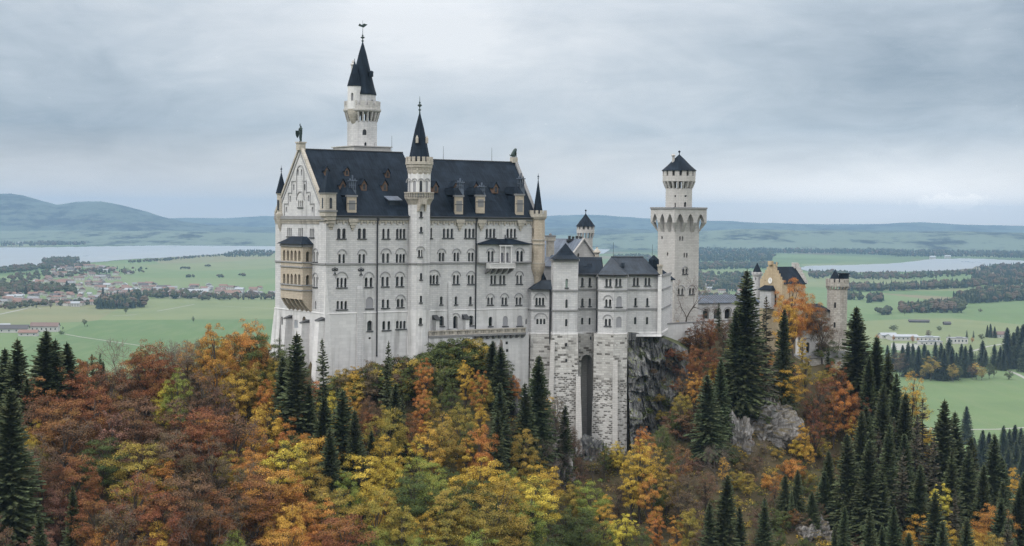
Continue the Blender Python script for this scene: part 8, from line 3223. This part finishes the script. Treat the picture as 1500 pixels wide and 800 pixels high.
NEARCOUNT = len(TREES)
for a in [('round', 'green', 124, 478.5, 466.5, 1.1), ('bush', 'green', 128, 478.6, 475.6, 1.1), ('round', 'green', 283, 472.6, 463, 1.0), ('bush', 'green', 90, 490, 484.5, 1.0), ('round', 'green', 92, 483.5, 478, 1.0), ('slim', 'spruce', 68, 482, 471.5, 1.5), ('round', 'brown', 46, 484, 475.5, 1.0), ('round', 'brown', 8, 484, 478, 1.4), ('bush', 'green', 76, 485, 479, 1.0),
          ('spruce', 'spruce', 98, 428, 410, 1.1), ('spruce', 'spruce', 151, 437, 420, 1.2), ('spruce', 'spruce', 38, 431, 417, 1.1), ('round', 'green', 184, 459.5, 448.5, 1.0), ('round', 'green', 382, 440, 432, 1.2), ('round', 'brown', 349, 441, 433, 1.2), ('round', 'brown', 74, 452.5, 443, 1.0),
          ('bush', 'green', 1309, 484, 476, 1.2), ('bush', 'green', 1376, 484, 477.5, 1.3), ('bush', 'brown', 1436, 457, 452, 1.8), ('round', 'brown', 1360, 497, 483, 1.0), ('round', 'orange', 1309, 500, 490.5, 1.1), ('round', 'orange', 1285, 500, 489.5, 1.1), ('round', 'orange', 1337, 503, 491, 1.1), ('round', 'orange', 1345, 504, 495, 1.0), ('round', 'brown', 1391, 500, 490, 1.0), ('round', 'orange', 1424, 503, 494, 1.1), ('slim', 'spruce', 1416, 497, 483.5, 1.7), ('slim', 'spruce', 1426, 495, 484, 1.4),
          ('spruce', 'spruce', 1446, 494, 476, 1.0), ('spruce', 'spruce', 1451, 494.5, 474, 1.1), ('spruce', 'spruce', 1457, 495, 478, 1.1), ('bush', 'green', 1438, 497, 489, 1.2), ('round', 'green', 1375, 501, 494, 1.0), ('round', 'green', 1365, 500, 494.5, 1.0), ('slim', 'spruce', 1271, 444, 435, 1.6), ('bush', 'green', 1478, 556, 543, 1.3), ('round', 'green', 1325, 462, 451, 1.0), ('spruce', 'spruce', 1300, 460.5, 450, 1.2),
          ('slim', 'spruce', 1065, 436, 420, 1.5), ('slim', 'spruce', 1079, 436, 423.5, 1.5), ('round', 'green', 1318, 497, 491, 1.2)]:
    far_tree(*a)
# the wood on the meadow at the right
for i, (px, b, t_, sh_, co_) in enumerate([
        (1329, 552, 500, 'spruce', 'spruce'), (1338, 548, 503, 'spruce', 'spruce'), (1345, 553, 506, 'spruce', 'spruce'), (1354, 545, 503, 'spruce', 'spruce'), (1310, 545, 500, 'spruce', 'spruce'), (1318, 552, 515, 'round', 'brown'), (1360, 555, 512, 'spruce', 'spruce'), (1370, 553, 500, 'spruce', 'spruce'),
        (1378, 557, 502, 'spruce', 'spruce'), (1384, 558, 510, 'spruce', 'spruce'), (1388, 552, 494, 'spruce', 'spruce'), (1394, 556, 508, 'spruce', 'spruce'), (1400, 550, 516, 'spruce', 'spruce'), (1408, 552, 503, 'spruce', 'spruce'), (1414, 553, 506, 'spruce', 'spruce'), (1422, 552, 504, 'spruce', 'spruce'), (1428, 540, 515, 'slim', 'spruce'),
        (1438, 537, 498, 'spruce', 'spruce'), (1443, 538, 512, 'spruce', 'spruce'), (1456, 541, 504, 'spruce', 'spruce'), (1464, 542, 507, 'spruce', 'spruce'), (1470, 543, 512, 'spruce', 'spruce'), (1476, 540, 479, 'spruce', 'spruce'), (1484, 538, 486, 'spruce', 'spruce'), (1491, 536, 477, 'spruce', 'spruce'), (1497, 540, 474, 'spruce', 'spruce'), (1504, 545, 478, 'spruce', 'spruce'),
        (1424, 556, 534, 'round', 'brown'), (1430, 556, 531, 'round', 'gold'), (1438, 557, 536, 'round', 'olive'), (1449, 555, 531, 'round', 'green'), (1456, 553, 536, 'round', 'green'), (1364, 558, 520, 'round', 'olive'), (1352, 556, 540, 'round', 'olive'), (1396, 560, 532, 'round', 'olive'), (1335, 556, 538, 'round', 'green'), (1404, 558, 535, 'round', 'green'),
        (1322, 540, 505, 'spruce', 'spruce'), (1300, 540, 505, 'spruce', 'spruce'),
        # distant spruces at the lower right
        (1415, 650, 594, 'spruce', 'spruce'), (1437, 690, 629, 'spruce', 'spruce'), (1447, 688, 632, 'spruce', 'spruce'), (1468, 690, 622, 'spruce', 'spruce'), (1476, 686, 627, 'spruce', 'spruce'), (1485, 684, 621, 'spruce', 'spruce'), (1494, 688, 626, 'spruce', 'spruce'), (1503, 690, 622, 'spruce', 'spruce'), (1426, 690, 640, 'spruce', 'spruce'), (1458, 695, 640, 'spruce', 'spruce'), (1487, 705, 645, 'spruce', 'spruce'), (1475, 715, 655, 'spruce', 'spruce'), (1498, 720, 660, 'spruce', 'spruce')]):
    far_tree(sh_, co_, px, b, t_, 1.25 if sh_ == 'spruce' else 1.15)

# ================================================================ labels that single out each tree
CW = {'rust': 'rust red', 'copper': 'dull copper red', 'brown': 'brown', 'orange': 'orange', 'gold': 'golden', 'yellow': 'bright yellow', 'olive': 'olive green', 'green': 'dark green', 'lime': 'yellow green', 'pink': 'pinkish red', 'spruce': 'dark', 'spruce_green': 'fresh green', 'larch': 'brown thin', 'twig': 'leafless grey'}
NW = {'broadleaf_tree': 'broadleaf', 'shrub': 'shrub', 'spruce_tree': 'spruce', 'larch_tree': 'larch', 'bare_tree': 'tree'}
COLS = [(60, 'at the left picture edge'), (130, 'below the farm'), (210, 'below the village wood'), (300, 'left of the golden trees'), (395, 'left of the palace'), (475, 'below the west gable'), (560, 'below the west windows'), (635, 'below the stair turret'), (745, 'below the terrace'), (805, 'below the first bay'), (870, 'below the white square tower'), (925, 'below the second bay'), (1000, 'below the dark cliff'), (1080, 'below the gallery'),
        (1150, 'below the gatehouse'), (1205, 'below the white gate'), (1250, 'below the gate tower'), (1310, 'right of the gate tower'), (1400, 'before the meadow wood'), (1600, 'at the right picture edge')]
ROWS = [(520, 'top row'), (570, 'second row'), (630, 'upper slope'), (690, 'middle slope'), (745, 'lower slope'), (2000, 'bottom row')]
ORD = ['first', 'second', 'third', 'fourth', 'fifth', 'sixth', 'seventh', 'eighth', 'ninth', 'tenth', 'eleventh', 'twelfth']
cells = {}
for i, (root, nm, col, px, py, hh, x, y) in enumerate(TREES):
    if i < NEARCOUNT:
        c = next(t for lim, t in COLS if px < lim)
        r = next(t for lim, t in ROWS if py < lim)
        where = f'{c}, {r}'
        root['group'] = {'shrub': 'shrubs on the castle hill', 'spruce_tree': 'spruces on the castle hill', 'larch_tree': 'larches on the castle hill', 'bare_tree': 'bare trees on the castle hill'}.get(nm, 'autumn broadleaf trees on the castle hill')
    else:
        if px < 420:
            where = 'on the meadow by the farm' if py > 459 else 'among the village houses'
        elif py > 590:
            where = 'below the pale path at the right edge'
        elif px > 1470 and py > 470:
            where = 'at the right end of the meadow wood'
        elif py > 497:
            where = 'in the left half of the meadow wood' if px < 1380 else 'in the right half of the meadow wood'
        elif px < 1100:
            where = 'behind the gallery roof'
        else:
            where = 'on the meadow beyond the wood' if px > 1400 else 'by the pale halls'
        root['group'] = 'trees of the plain'
    root['category'] = {'shrub': 'shrub'}.get(nm, 'tree')
    cells.setdefault((CW[col], NW[nm], where), []).append((px, root))
for (cw_, nw_, where), lst in cells.items():
    lst.sort(key=lambda t: t[0])
    n = len(lst)
    for k, (px, root) in enumerate(lst):
        size = ''
        if n == 1:
            root['label'] = f'{cw_} {nw_} {where}'
        elif n == 2:
            root['label'] = f'{cw_} {nw_} {where}, {("left", "right")[k]} one of two'
        else:
            root['label'] = f'{cw_} {nw_} {where}, {ORD[min(k, 11)]} of {n} from left'

# ---------------------------------------------------------------- the air of the valley
mb = MB()
HZ = 430
mb.hexa([(-27000, -3500, -7), (27000, -3500, -7), (27000, 24000, -7), (-27000, 24000, -7)], [(-27000, -3500, HZ), (27000, -3500, HZ), (27000, 24000, HZ), (-27000, 24000, HZ)])
hm = bpy.data.materials.new('valley_haze')
hm.use_nodes = True
hn_ = hm.node_tree.nodes
hn_.clear()
ho = hn_.new('ShaderNodeOutputMaterial')
hv = hn_.new('ShaderNodeVolumePrincipled')
hv.inputs['Color'].default_value = (0.31, 0.48, 0.70, 1)
hv.inputs['Density'].default_value = HAZE
hv.inputs['Anisotropy'].default_value = 0.1
hm.node_tree.links.new(hv.outputs[0], ho.inputs['Volume'])
tag(mb.build('haze', [hm]), 'pale blue valley haze', None, None, 'stuff')
